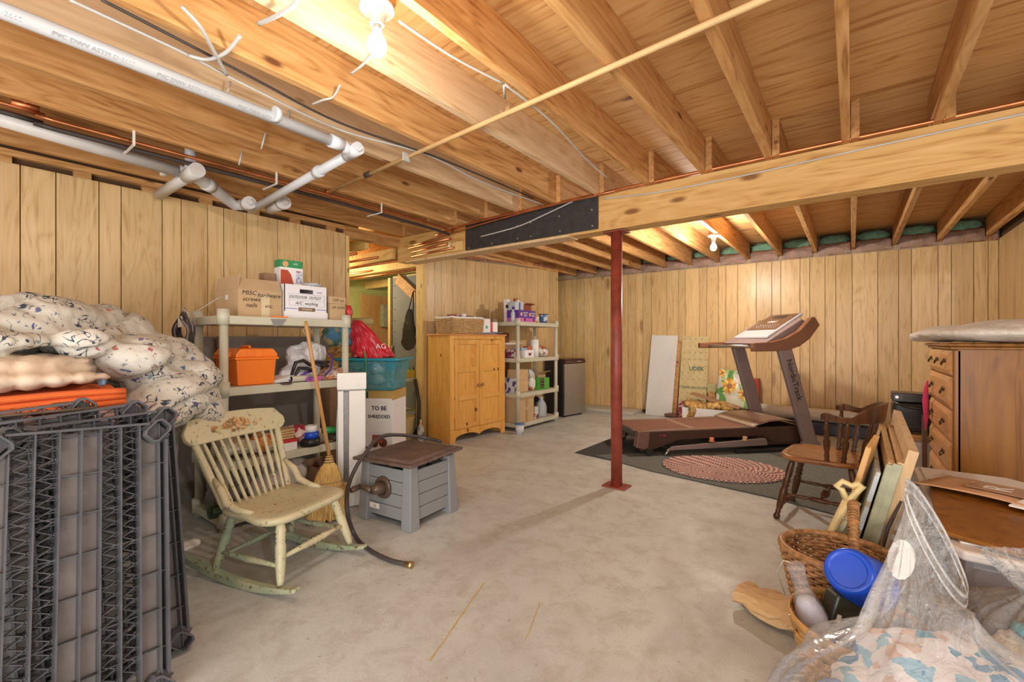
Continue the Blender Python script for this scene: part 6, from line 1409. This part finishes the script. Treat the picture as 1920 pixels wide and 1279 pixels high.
for z0, z1, nd in rows:
    for k in range(nd):
        y0 = .036+k*(L_-.072)/nd+.003; y1 = .036+(k+1)*(L_-.072)/nd-.003
        m = MB(); b_ = .030; o1 = [(.018,y0,z0),(.018,y1,z0),(.018,y1,z1),(.018,y0,z1)]; o2 = [(-.002,y0,z0),(-.002,y1,z0),(-.002,y1,z1),(-.002,y0,z1)]; o3 = [(-.016,y0+b_,z0+b_),(-.016,y1-b_,z0+b_),(-.016,y1-b_,z1-b_),(-.016,y0+b_,z1-b_)]
        vs = o1+o2+o3; fs = [(0,1,2,3),(11,10,9,8)]
        for a in (0,4):
            for q in range(4): fs.append((a+q,a+(q+1)%4,a+4+(q+1)%4,a+4+q))
        d = m.add(vs, fs).build('drawer', M['dresser_front'], T)
        ys_ = [(y0+y1)/2] if nd == 3 else [y0+.2, y1-.2]
        for y in ys_:
            zc_ = (z0+z1)/2; h = MB(); h.tube([(-.018,y-.035,zc_+.01),(-.03,y-.033,zc_-.004),(-.034,y-.015,zc_-.018),(-.034,y+.015,zc_-.018),(-.03,y+.033,zc_-.004),(-.018,y+.035,zc_+.01)], .004, 6)
            for q in (-1,1): h.ell((-.018,y+q*.035,zc_+.012),(.006,.012,.014), 8, 6)
            h.build('bail_handle', hm, d)
tw = MB(); zt = 1.192
for c, r_ in (((.72,3.98,zt+.055),(.30,.30,.055)),((.66,4.35,zt+.06),(.30,.40,.06)),((.55,4.62,zt+.05),(.20,.26,.05)),((.46,4.75,zt+.03),(.10,.12,.028)),((.85,4.2,zt+.085),(.3,.5,.06))): tw.ell(c, r_)
one('fleece_throw', fuse(tw, .018, 2, lambda c, n: .006*noise.noise(c*9)+.002*noise.noise(c*60)), M['fleece'], 'thick cream fleece throw folded on the dresser top', 'blanket')
one('folded_towel', fuse(MB().ell((.80,3.97,zt+.018),(.24,.20,.022)), .012, 1, lambda c, n: .003*noise.noise(c*40)), plain('rosy_fleece', (.52,.38,.32), .95, var=.1, bmp=.8, bsc=150), 'rosy beige fleece fold under the cream throw at the near dresser edge', 'towel')
one('pink_ribbon', MB().tube([(.455,4.60,.90),(.45,4.62,.84),(.448,4.64,.74),(.455,4.66,.62),(.452,4.68,.52)], [.006,.014,.018,.014,.006], 8), M['pinkrib'], 'pink ribbon strip hanging from a dresser drawer handle', 'ribbon')
T = thing('heater_stand_box', 'white plastic drawer box under the black heater beyond the dresser', 'box', (.45,5.2,0)); MB().box(-.17,.17,-.17,.17,0,.36).build('box_body', M['bin_lid'], T, bevel=.01); MB().box(-.175,.175,-.175,.175,.36,.41).build('box_lid', plain('orange_lid', (.55,.28,.10), .4), T, bevel=.01); MB().box(-.173,-.16,-.172,.172,.411,.425).build('edge', M['tealglossy'], T)
T = thing('portable_heater', 'black louvred portable heater standing on a box beyond the dresser', 'heater', (.45,5.2,.426))
fr = [(-.17,-.10),(.17,-.10),(.17,.12),(-.17,.12)]
MB().prism(fr, 0, .25).build('heater_body', M['vac'], T, bevel=.03, seg=3)
for k in range(9): MB().box(-.160,.160,-.112,-.098,.015+k*.018,.024+k*.018).build('louvre', M['rubber'], T, bevel=.002)
MB().tube([(-.16,-.105,.245),(-.08,-.13,.215),(.0,-.14,.208),(.08,-.13,.215),(.16,-.105,.245)], .012).build('curved_grip', M['vac'], T)
T = thing('cassette_deck', 'black audio deck lying on top of the portable heater', 'stereo', (.45,5.2,.678))
MB().box(-.17,.17,-.11,.12,0,.075).build('deck_case', M['vac'], T, bevel=.006); MB().box(-.10,.05,-.114,-.109,.015,.06).build('deck_window', M['rubber'], T); MB().cyl((-.14,-.11,.04),(-.14,-.12,.04),.012,n=14).build('deck_knob', M['chrome'], T)
for x in (.08,.11,.14): MB().box(x-.01,x+.01,-.116,-.109,.02,.035).build('deck_button', M['tmsilver'], T)
one('brown_table_leg', MB().box(.455,.485,4.90,4.95,0,.60), M['tmfoot'], 'square brown wooden post standing beside the far end of the dresser', 'post')
# ================================================================ LEANING SASHES AND BOARDS (right)
def slab(name, nt, nb, ft, Yn, Yf, th_, mat, label, cat, extra=None, group=None):
    P1, P0, P2 = py(*nt, Yn), py(*nb, Yn), py(*ft, Yf); dz = (P1-P0); P0 = P1-dz*(P1.z/dz.z)*.995; P0.z = .004
    P3 = P0+(P2-P1); P3.z = .004; n = (P1-P0).cross(P3-P0).normalized()
    if n.x > 0: n = -n
    T = thing(name, label, cat, (0,0,0), 0, group); return T, P0, P1, P2, P3, n
def quadslab(T, nm, a, b, c, d, n, th_, mat, bevel=.002): MB().hexa([a,b,c,d], [a+n*th_,b+n*th_,c+n*th_,d+n*th_]).build(nm, mat, T, bevel=bevel)
def framed(T, P0, P1, P2, P3, n, th_, w, mats, inner=None, names=('frame_stile','frame_rail','frame_panel')):
    L = lambda a, b, f: a.lerp(b, f); h = (P1-P0).length; l = (P3-P0).length; fh, fl = w/h, w/l
    S = lambda s, t: P0.lerp(P3, s).lerp(P1.lerp(P2, s), t)
    for s0, s1 in ((0,fl),(1-fl,1)): quadslab(T, names[0], S(s0,0), S(s1,0), S(s1,1), S(s0,1), n, th_, mats)
    for t0, t1 in ((0,fh),(1-fh,1),(.5-fh/2,.5+fh/2)): quadslab(T, names[1], S(fl,t0), S(1-fl,t0), S(1-fl,t1), S(fl,t1), n, th_*.9, mats)
    if inner: quadslab(T, names[2], S(fl,fh)+n*.004, S(1-fl,fh)+n*.004, S(1-fl,1-fh)+n*.004, S(fl,1-fh)+n*.004, n, .004, inner)
T, *q = slab('window_sash', (1724,850), (1664,1030), (1690,772), 2.62, 3.50, .035, None, 'tall pale wooden window sash, rightmost of the leaning stack', 'sash', group='wooden sashes leaning by the captain chair')
framed(T, *q, .036, .06, M['palepine'], M['palepine'])
T, *q = slab('window_sash', (1700,872), (1650,1030), (1676,797), 2.62, 3.46, .03, None, 'sage-edged wooden sash just left of the tall sash', 'sash', group='wooden sashes leaning by the captain chair')
framed(T, *q, .030, .05, M['palepine'], M['sage'])
MB().beam(q[0]+Vector((-.03,-.012,0)), q[1]+Vector((-.03,-.012,0)), .035, .02, (0,1,0)).build('sage_edge', M['sage'], T, bevel=.005)
T, *q = slab('window_sash', (1680,872), (1632,1020), (1660,797), 2.62, 3.42, .03, None, 'pinkish worn sash third from the right in the leaning stack', 'sash', group='wooden sashes leaning by the captain chair')
framed(T, *q, .028, .05, M['palepine'], plain('pinkish_worn_board', (.50,.36,.25), .7, var=.2))
MB().beam(q[0]+Vector((-.02,-.014,0)), q[1]+Vector((-.02,-.014,0)), .028, .016, (0,1,0)).build('sage_edge', M['sage'], T, bevel=.005)
T, *q = slab('painted_board', (1652,888), (1612,1010), (1645,840), 2.60, 3.0, .02, None, 'narrow board with chipped pale blue paint in the leaning stack', 'board')
quadslab(T, 'board_sheet', q[0], q[3], q[2], q[1], q[4], .018, M['chippedblue'])
T, *q = slab('yellow_board', (1640,838), (1590,980), (1655,800), 2.72, 3.40, .02, None, 'pale yellow thin panel left of the pinkish sash', 'board')
quadslab(T, 'board_sheet', q[0], q[3], q[2], q[1], q[4], .012, M['palepine'])
T, *q = slab('orange_board', (1634,842), (1588,985), (1650,818), 2.62, 2.80, .02, None, 'orange-brown wooden slat at the front left of the leaning stack', 'board')
quadslab(T, 'board_sheet', q[0], q[3], q[2], q[1], q[4], .022, M['orangewood'])
T, *q = slab('grey_batten', (1606,948), (1574,1010), (1616,945), 2.50, 2.56, .02, None, 'short grey-green batten with a screw at the front of the leaning stack', 'batten')
quadslab(T, 'board_sheet', q[0], q[3], q[2], q[1], q[4], .016, M['sage']); c = q[0].lerp(q[1], .85)+Vector((-.018,-.0,0)); MB().ell(c, (.006,.006,.006), 8, 6).build('screw_head', M['chrome'], T)
T = thing('cream_bracket', 'glossy cream curved wooden crutch-shaped bracket at the left of the leaning stack', 'bracket', (0,0,0))
p = [py(1552,1012,2.5), py(1570,975,2.5), py(1588,940,2.5), py(1578,918,2.5), py(1568,912,2.5), py(1580,903,2.5), py(1598,912,2.5), py(1612,905,2.5), py(1618,912,2.5), py(1604,926,2.5), py(1592,940,2.5)]
b0 = p[0]+(p[0]-p[2])*(p[0].z/(p[2].z-p[0].z)); b0.z = .01
MB().tube([b0,p[0],p[1],p[2]], .017, 12).build('shaft', M['cream'], T); MB().tube([p[2]]+p[3:]+[p[2]], .013, 10).build('curved_head', M['cream'], T)
one('dark_strap', MB().tube([py(1650,1050,2.55),py(1665,990,2.6),py(1690,940,2.62)], [.005,.007,.005], 8), M['rubber'], 'dark glossy strap in the shadow between the leaning boards', 'strap')
# ---- storage totes at the right
T = thing('storage_tote', 'long clear storage tote with a white lid beside the dresser', 'bin', (.50,2.76,0))
m = MB(); m.hexa([(-.17,-.56,0),(.20,-.56,0),(.20,.56,0),(-.17,.56,0)], [(-.20,-.60,.46),(.23,-.60,.46),(.23,.60,.46),(-.20,.60,.46)]); m.build('tub', plain('smoky_tub', (.25,.22,.22), .35, var=.1), T, bevel=.03)
MB().prism([(-.23,-.60),(-.20,-.64),(.22,-.64),(.26,-.60),(.26,.50),(.14,.635),(-.19,.64),(-.23,.60)], .46, .495).build('lid', M['bin_lid'], T, bevel=.01, seg=3)
MB().prism([(-.20,-.57),(.22,-.57),(.22,.48),(.12,.59),(-.20,.59)], .495, .503).build('lid_ridge', M['bin_lid'], T, bevel=.004)
T = thing('wooden_leaf', 'glossy brown wooden table leaf lying on the clear storage tote', 'board', (.52,2.62,.504)); MB().prism([(-.27,-.40),(.28,-.66),(.20,.02),(-.22,.40)], 0, .018).build('leaf_board', M['dresser'], T, bevel=.006)
T = thing('printed_cardboard', 'flattened printed cardboard on the brown table leaf', 'cardboard', (.44,2.88,.524), R(-28))
m = MB(); m.grid(lambda s, t: (-.16+.46*s, -.20+.36*t+.05*math.sin(s*3), .004+.02*max(0,1-t*4)+.012*math.sin(PI*s)*math.sin(2*PI*t)), 14, 14); m.build('cardboard_sheet', plain('peach_cardboard', (.62,.36,.20), .7, var=.15, sc=3), T, solid=.003)
MB().box(-.02,.16,-.02,.11,.018,.0225).build('dark_panel', M['cardboard_dark'], T); text('cardboard_print', 'R', .13, (.07,.045,.023), (-.2,1,0), (-1,-.2,0), M['fleece'], T, ext=.0005)
for k in range(5): text('cardboard_print', 'handle with care this way up', .017, (-.06,.12-.022*k,.0225), (1,0,0), (0,1,0), M['cardboard_dark'], T, ext=.0004)
MB().box(.17,.295,-.19,.15,.016,.0225).build('white_panel', M['paper'], T)
one('open_lid_bin', MB().box(.30,.80,1.86,2.10,.0,.40), plain('dark_taupe_bin', (.13,.10,.09), .5), 'dark taupe crate in the shadow behind the clear bags', 'bin', bevel=.02)
# ---- baskets
def woven(T, c, r0, r1, h, rows, mat, n=44, flare=1.0, name='woven_wall', e=1.0, sx=1.0):
    m = MB()
    for k in range(rows):
        f = k/(rows-1); r_ = r0+(r1-r0)*f**flare; pts = []
        for i in range(n*2):
            a = 2*PI*i/(n*2); wv = .006*(1 if ((i//2)+k) % 2 else -1); pts.append((c[0]+(r_*sx+wv)*math.cos(a), c[1]+(r_+wv)*math.sin(a), c[2]+.01+h*f))
        m.tube(pts, h/rows*.55, 5, closed=True)
    m.build(name, mat, T)
    s = MB()
    for i in range(n):
        a = 2*PI*(i+.5)/n; s.tube([(c[0]+(r0*sx)*math.cos(a), c[1]+r0*math.sin(a), c[2]), (c[0]+r1*sx*math.cos(a), c[1]+r1*math.sin(a), c[2]+h+.008)], .004, 4)
    o = s.build('stake', mat, T)
    MB().prism([(c[0]+r0*sx*math.cos(2*PI*i/24), c[1]+r0*math.sin(2*PI*i/24)) for i in range(24)], c[2], c[2]+.012).build('basket_floor', mat, T)
T = thing('handled_basket', 'round brown wicker basket with a wrapped hoop handle in front of the leaning sashes', 'basket', (-.045,2.26,0), R(0))
woven(T, (0,0,0), .12, .18, .325, 25, M['wickerdark'], sx=1.1)
MB().tube([(.198*math.cos(2*PI*i/40), .18*math.sin(2*PI*i/40), .345) for i in range(40)], .014, 8, closed=True).build('rim', M['wickerdark'], T)
hd = [(0.0,.175*math.cos(a),.34+.20*math.sin(a)) for a in [PI*i/16 for i in range(17)]]
MB().tube([Vector(p)+Vector((.05,0,0)) for p in hd], [.016+.002*math.sin(i*3) for i in range(17)], 10).build('hoop_handle', M['wickerdark'], T)
hw = MB()
for i in range(46):
    a = PI*(i+.5)/46; c = Vector((.05,.175*math.cos(a),.34+.20*math.sin(a))); tg = Vector((0,-.175*math.sin(a),.20*math.cos(a))).normalized(); u1 = Vector((1,0,0)); u2 = tg.cross(u1)
    hw.tube([c+u1*.018*math.cos(2*PI*j/8)+u2*.018*math.sin(2*PI*j/8) for j in range(8)], .003, 4, closed=True)
o = hw.build('handle_wrapping', M['wickerdark'], T)
T = thing('splint_basket', 'orange splint basket at the lower right holding the bottle and the blue cup', 'basket', (.02,1.83,0), R(20))
for k in range(9):
    z0, z1 = .008+k*.030, .035+k*.030; rr = .135+.050*(k/8)
    MB().grid(lambda s, t: ((rr+.003*t+.0045*math.sin(2*PI*s*15+PI*k))*math.cos(2*PI*s), (rr+.003*t+.0045*math.sin(2*PI*s*15+PI*k))*math.sin(2*PI*s), z0+(z1-z0)*t), 120, 2, cu=True).build('splint', M['splint'], T, solid=.002)
for i in range(30):
    a = 2*PI*(i+.5)/30; m = MB(); m.beam((.134*math.cos(a),.134*math.sin(a),.004),(.186*math.cos(a),.186*math.sin(a),.285), .016, .002, (math.cos(a),math.sin(a),0)); m.build('stake', M['splint'], T)
MB().prism([(.132*math.cos(2*PI*i/24), .132*math.sin(2*PI*i/24)) for i in range(24)], .002, .010).build('basket_floor', M['splint'], T)
MB().grid(lambda s, t: ((.192+.002*t)*math.cos(2*PI*s), (.192+.002*t)*math.sin(2*PI*s), .268+.032*t), 60, 2, cu=True).build('rim_band', M['splint'], T, solid=.005)
for i in range(8): a = 2*PI*i/8; MB().ell((.198*math.cos(a),.198*math.sin(a),.285),(.004,.004,.004), 8, 6).build('rim_tack', M['chrome'], T)
T = thing('milk_bottle', 'old glass bottle full of white powder leaning in the splint basket', 'bottle', (-.075,1.86,.12)); T.rotation_euler = (R(4), R(-15), 0)
MB().lathe([(0,0),(.045,0),(.050,.012),(.050,.14),(.046,.17),(.028,.225),(.024,.25),(.026,.30),(.029,.305),(.028,.318),(0,.318)], 26).build('glass_bottle', M['bag'], T)
MB().lathe([(0,.006),(.042,.006),(.046,.015),(.046,.14),(.042,.168),(.028,.20),(0,.205)], 24).build('white_powder', plain('lilac_white_powder', (.62,.62,.74), .8, bmp=.4), T)
MB().tube([(.02,0,.31),(-.03,-.01,.335),(-.06,-.02,.30),(-.055,-.02,.22)], .0015, 5).build('wire_bail', M['chrome'], T)
def face_cam(T, up, fwd):      # local z -> up, local -y -> fwd
    z = Vector(up).normalized(); y = -Vector(fwd); y = (y-z*y.dot(z)).normalized(); x = y.cross(z)
    m_ = Matrix((x,y,z)).transposed(); T.rotation_euler = m_.to_euler()
rt, up_, fw_ = Vector((C_,S_,0)), Vector((0,0,1)), Vector((-S_,C_,0))
T = thing('black_appliance_case', 'black plastic appliance case leaning in the splint basket under the blue cup', 'device', tuple(pd3(1566,1222,1.56)))
face_cam(T, up_*.93+rt*.30, -fw_+up_*.1)
MB().box(-.070,.10,-.03,.04,0,.20).build('case_shell', plain('olive_black_plastic', (.035,.037,.028), .3), T, bevel=.012, seg=3); MB().box(.005,.09,-.034,-.029,.03,.15).build('battery_door', plain('olive_black_door', (.055,.057,.042), .3), T, bevel=.002)
MB().box(-.055,-.043,-.034,-.029,.11,.135).build('small_latch', M['white'], T); MB().cyl((.03,-.034,.165),(.03,-.036,.165), .006, n=10).build('screw', M['chrome'], T)
T = thing('blue_cup', 'glossy bright blue plastic cup tipped over on the black appliance case', 'cup', tuple(pd3(1606,1082,1.55)))
face_cam(T, -rt*.70+up_*.50-fw_*.42, -fw_)
MB().lathe([(0,.074),(.052,.074),(.054,.0742),(.0555,.0775),(.063,.0782),(.071,.074),(.076,.062),(.092,-.085),(.095,-.092),(.088,-.092),(.070,.058),(0,.062)], 36).build('cup_wall', M['blue'], T)
one('ochre_block', MB().box(-.17,-.05,2.14,2.175,.27,.31), plain('ochre_block', (.55,.45,.15), .7), 'small ochre block inside the brown wicker basket', 'block', bevel=.004)
one('tissue_in_basket', MB().ell((.06,2.18,.22),(.10,.10,.06), amp=.5, seed=8), M['quilt'], 'crumpled cream paper inside the brown wicker basket', 'paper')
T = thing('kraft_bag', 'crumpled kraft paper bag lying on the floor left of the baskets', 'bag', (0,0,0))
kb = MB()
bc = pz(1452,1140,.05)
def kbf(s, t):
    a = 2*PI*s; r_ = .125*(.55+.45*math.sin(PI*(.12+.8*t)))*(1+.35*noise.noise(Vector((math.cos(a)*2.5,math.sin(a)*2.5,t*4)))); d = .75
    return Vector((bc.x+.16-.30*t+.02*math.cos(a), bc.y-.06+.10*t+r_*math.cos(a)*d, .055+.045*math.sin(a)*(1-.2*t)))+Vector((1,1,.6))*.022*noise.noise(Vector((math.cos(a)*3,t*6,math.sin(a)*3)))
kb.grid(kbf, 18, 9, cu=True, sm=False); kb.build('paper_wall', M['kraft'], T, solid=.002)
# ---- clear bags with bedding
fab = print_mat('blue_peach_fabric', [(.72,.70,.72),(.12,.32,.56),(.74,.72,.74),(.28,.52,.68),(.70,.69,.72),(.64,.46,.40),(.74,.73,.75),(.08,.30,.46),(.73,.72,.74)], 27, .9)
T = thing('bagged_bedding', 'blue and white floral bedding folded inside the near clear bag', 'bedding', (0,0,0))
fm = MB()
for k in range(6): fm.ell((.16+.02*k-.05,1.34+.045*k,.10+.05*k),(.27-.012*k,.20-.01*k,.07))
fuse(fm, .014, 1, lambda c, n: .020*ridge((c.x*1.5,c.y,c.z), 7, 3)).build('folded_fabric', fab, T)
fb = Vector((-.03,1.33,.29)); fm = fuse(MB().ell(fb,(.06,.11,.07)).ell(fb+Vector((.0,.02,-.1)),(.07,.12,.10)), .012, 1, lambda c, n: .006*ridge(c, 9)); fm.build('blue_fold', plain('cornflower_cloth', (.16,.28,.62), .9), T)
def bagsurf(c, rad, zs, pleat, seed, lean=(0,0), n=96, m_=40, open_=True):
    def f(s, t):
        a = 2*PI*s; z_ = zs(t); r_ = rad(t); w = noise.noise(Vector((math.cos(a)*2.2+seed, math.sin(a)*2.2, t*2.5)))
        pl_ = abs(noise.noise(Vector((math.cos(a)*5+seed*3, math.sin(a)*5, t*1.2))))
        rr = r_*(1+.16*w+pleat(t)*(pl_-.25)); return Vector((c[0]+lean[0]*t+rr*math.cos(a)*1.15, c[1]+lean[1]*t+rr*math.sin(a)*.95, z_))
    return MB().grid(f, n, m_, cu=True)
def prof(pts):
    def f(t):
        for (a, x), (b, y) in zip(pts, pts[1:]):
            if t <= b: k = (t-a)/(b-a); k = k*k*(3-2*k); return x+(y-x)*k
        return pts[-1][1]
    return f
T = thing('clear_storage_bag', 'large clear zip storage bag with its open mouth standing up at the lower right', 'bag', (0,0,0))
RT, UP, FW = Vector((C_,S_,0)), Vector((0,0,1)), Vector((-S_,C_,0))
mc = pd3(1756,1008,1.27); e1 = (RT*.52-UP*.86)*.172; e2 = FW*.07+(RT*.86+UP*.52)*.072
SEC = [((.15,1.40,.012),RT*.05,FW*.04),((.15,1.40,.02),RT*.25,FW*.18),((.15,1.41,.14),RT*.36,FW*.25),((.15,1.42,.28),RT*.36,FW*.25),((.14,1.45,.39),RT*.28,FW*.19),((.14,1.52,.47),RT*.13,FW*.10),((.155,1.56,.54),RT*.10-UP*.03,FW*.07),(mc*.70+Vector((.155,1.56,.54))*.30-UP*.02,e1*.85,e2*.9),(tuple(mc),e1,e2)]
SEC = [(Vector(c),a,b) for c,a,b in SEC]
def bagf(s, t):
    x = t*(len(SEC)-1); i = min(int(x), len(SEC)-2); k = x-i; q = [SEC[max(i-1,0)],SEC[i],SEC[i+1],SEC[min(i+2,len(SEC)-1)]]
    cr = lambda j: .5*(2*q[1][j]+(q[2][j]-q[0][j])*k+(2*q[0][j]-5*q[1][j]+4*q[2][j]-q[3][j])*k*k+(3*q[1][j]-q[0][j]-3*q[2][j]+q[3][j])*k**3)
    c, A, B = cr(0), cr(1), cr(2); a = 2*PI*s; pk = .10+.55*max(0,1-abs(t-.66)/.25)+.1*(t<.97)
    w = abs(noise.noise(Vector((math.cos(a)*4.5,math.sin(a)*4.5,t*3+2))))-.2+.25*noise.noise(Vector((math.cos(a)*2,math.sin(a)*2,t*6)))
    g = 1+pk*w*(1 if t < .97 else .15); r = c+A*math.cos(a)*g+B*math.sin(a)*g; r.z = max(r.z, .004); return r
MB().grid(bagf, 130, 64, cu=True).build('bag_film', M['bag'], T)
zd = (mc-SEC[-2][0]).normalized(); ringp = lambda s, o: mc+e1*math.cos(2*PI*s)*(1+.012*math.sin(14*PI*s))+e2*math.sin(2*PI*s)-zd*o
MB().grid(lambda s, t: ringp(s, .012*t-.006), 60, 3, cu=True).build('zip_band', M['zip'], T, solid=.001)
MB().grid(lambda s, t: ringp(s, .024+.010*t), 60, 3, cu=True).build('zip_band', M['zip'], T, solid=.001)
lc = pd3(1690,1050,1.22)
MB().add([lc+RT*.038*math.cos(2*PI*i/14)+UP*.055*math.sin(2*PI*i/14) for i in range(14)], [tuple(range(14))]).build('white_sticker', M['paper'], T, solid=.001)
T = thing('clear_storage_bag', 'second clear bag with a knotted top at the right edge of the frame', 'bag', (0,0,0))
bagsurf((.42,1.90), prof([(0,.08),(.10,.19),(.45,.20),(.70,.10),(.82,.03),(1,.10)]), prof([(0,.012),(.10,.03),(.45,.30),(.70,.44),(.82,.49),(1,.58)]), prof([(0,.1),(.4,.25),(.8,1.0),(1,.4)]), 5, (.0,.0), 80, 34).build('bag_film', M['bag'], T)
one('bagged_fleece', fuse(MB().ell((.42,1.88,.20),(.20,.17,.18)), .015, 1, folds(.015,8)), M['fleece'], 'tan fleece bundle inside the knotted clear bag', 'bedding')
one('bagged_blue_corner', MB().ell((.38,1.84,.40),(.025,.04,.012), amp=.5), plain('turquoise_cloth', (.10,.42,.52), .8), 'turquoise cloth corner inside the knotted clear bag', 'cloth')
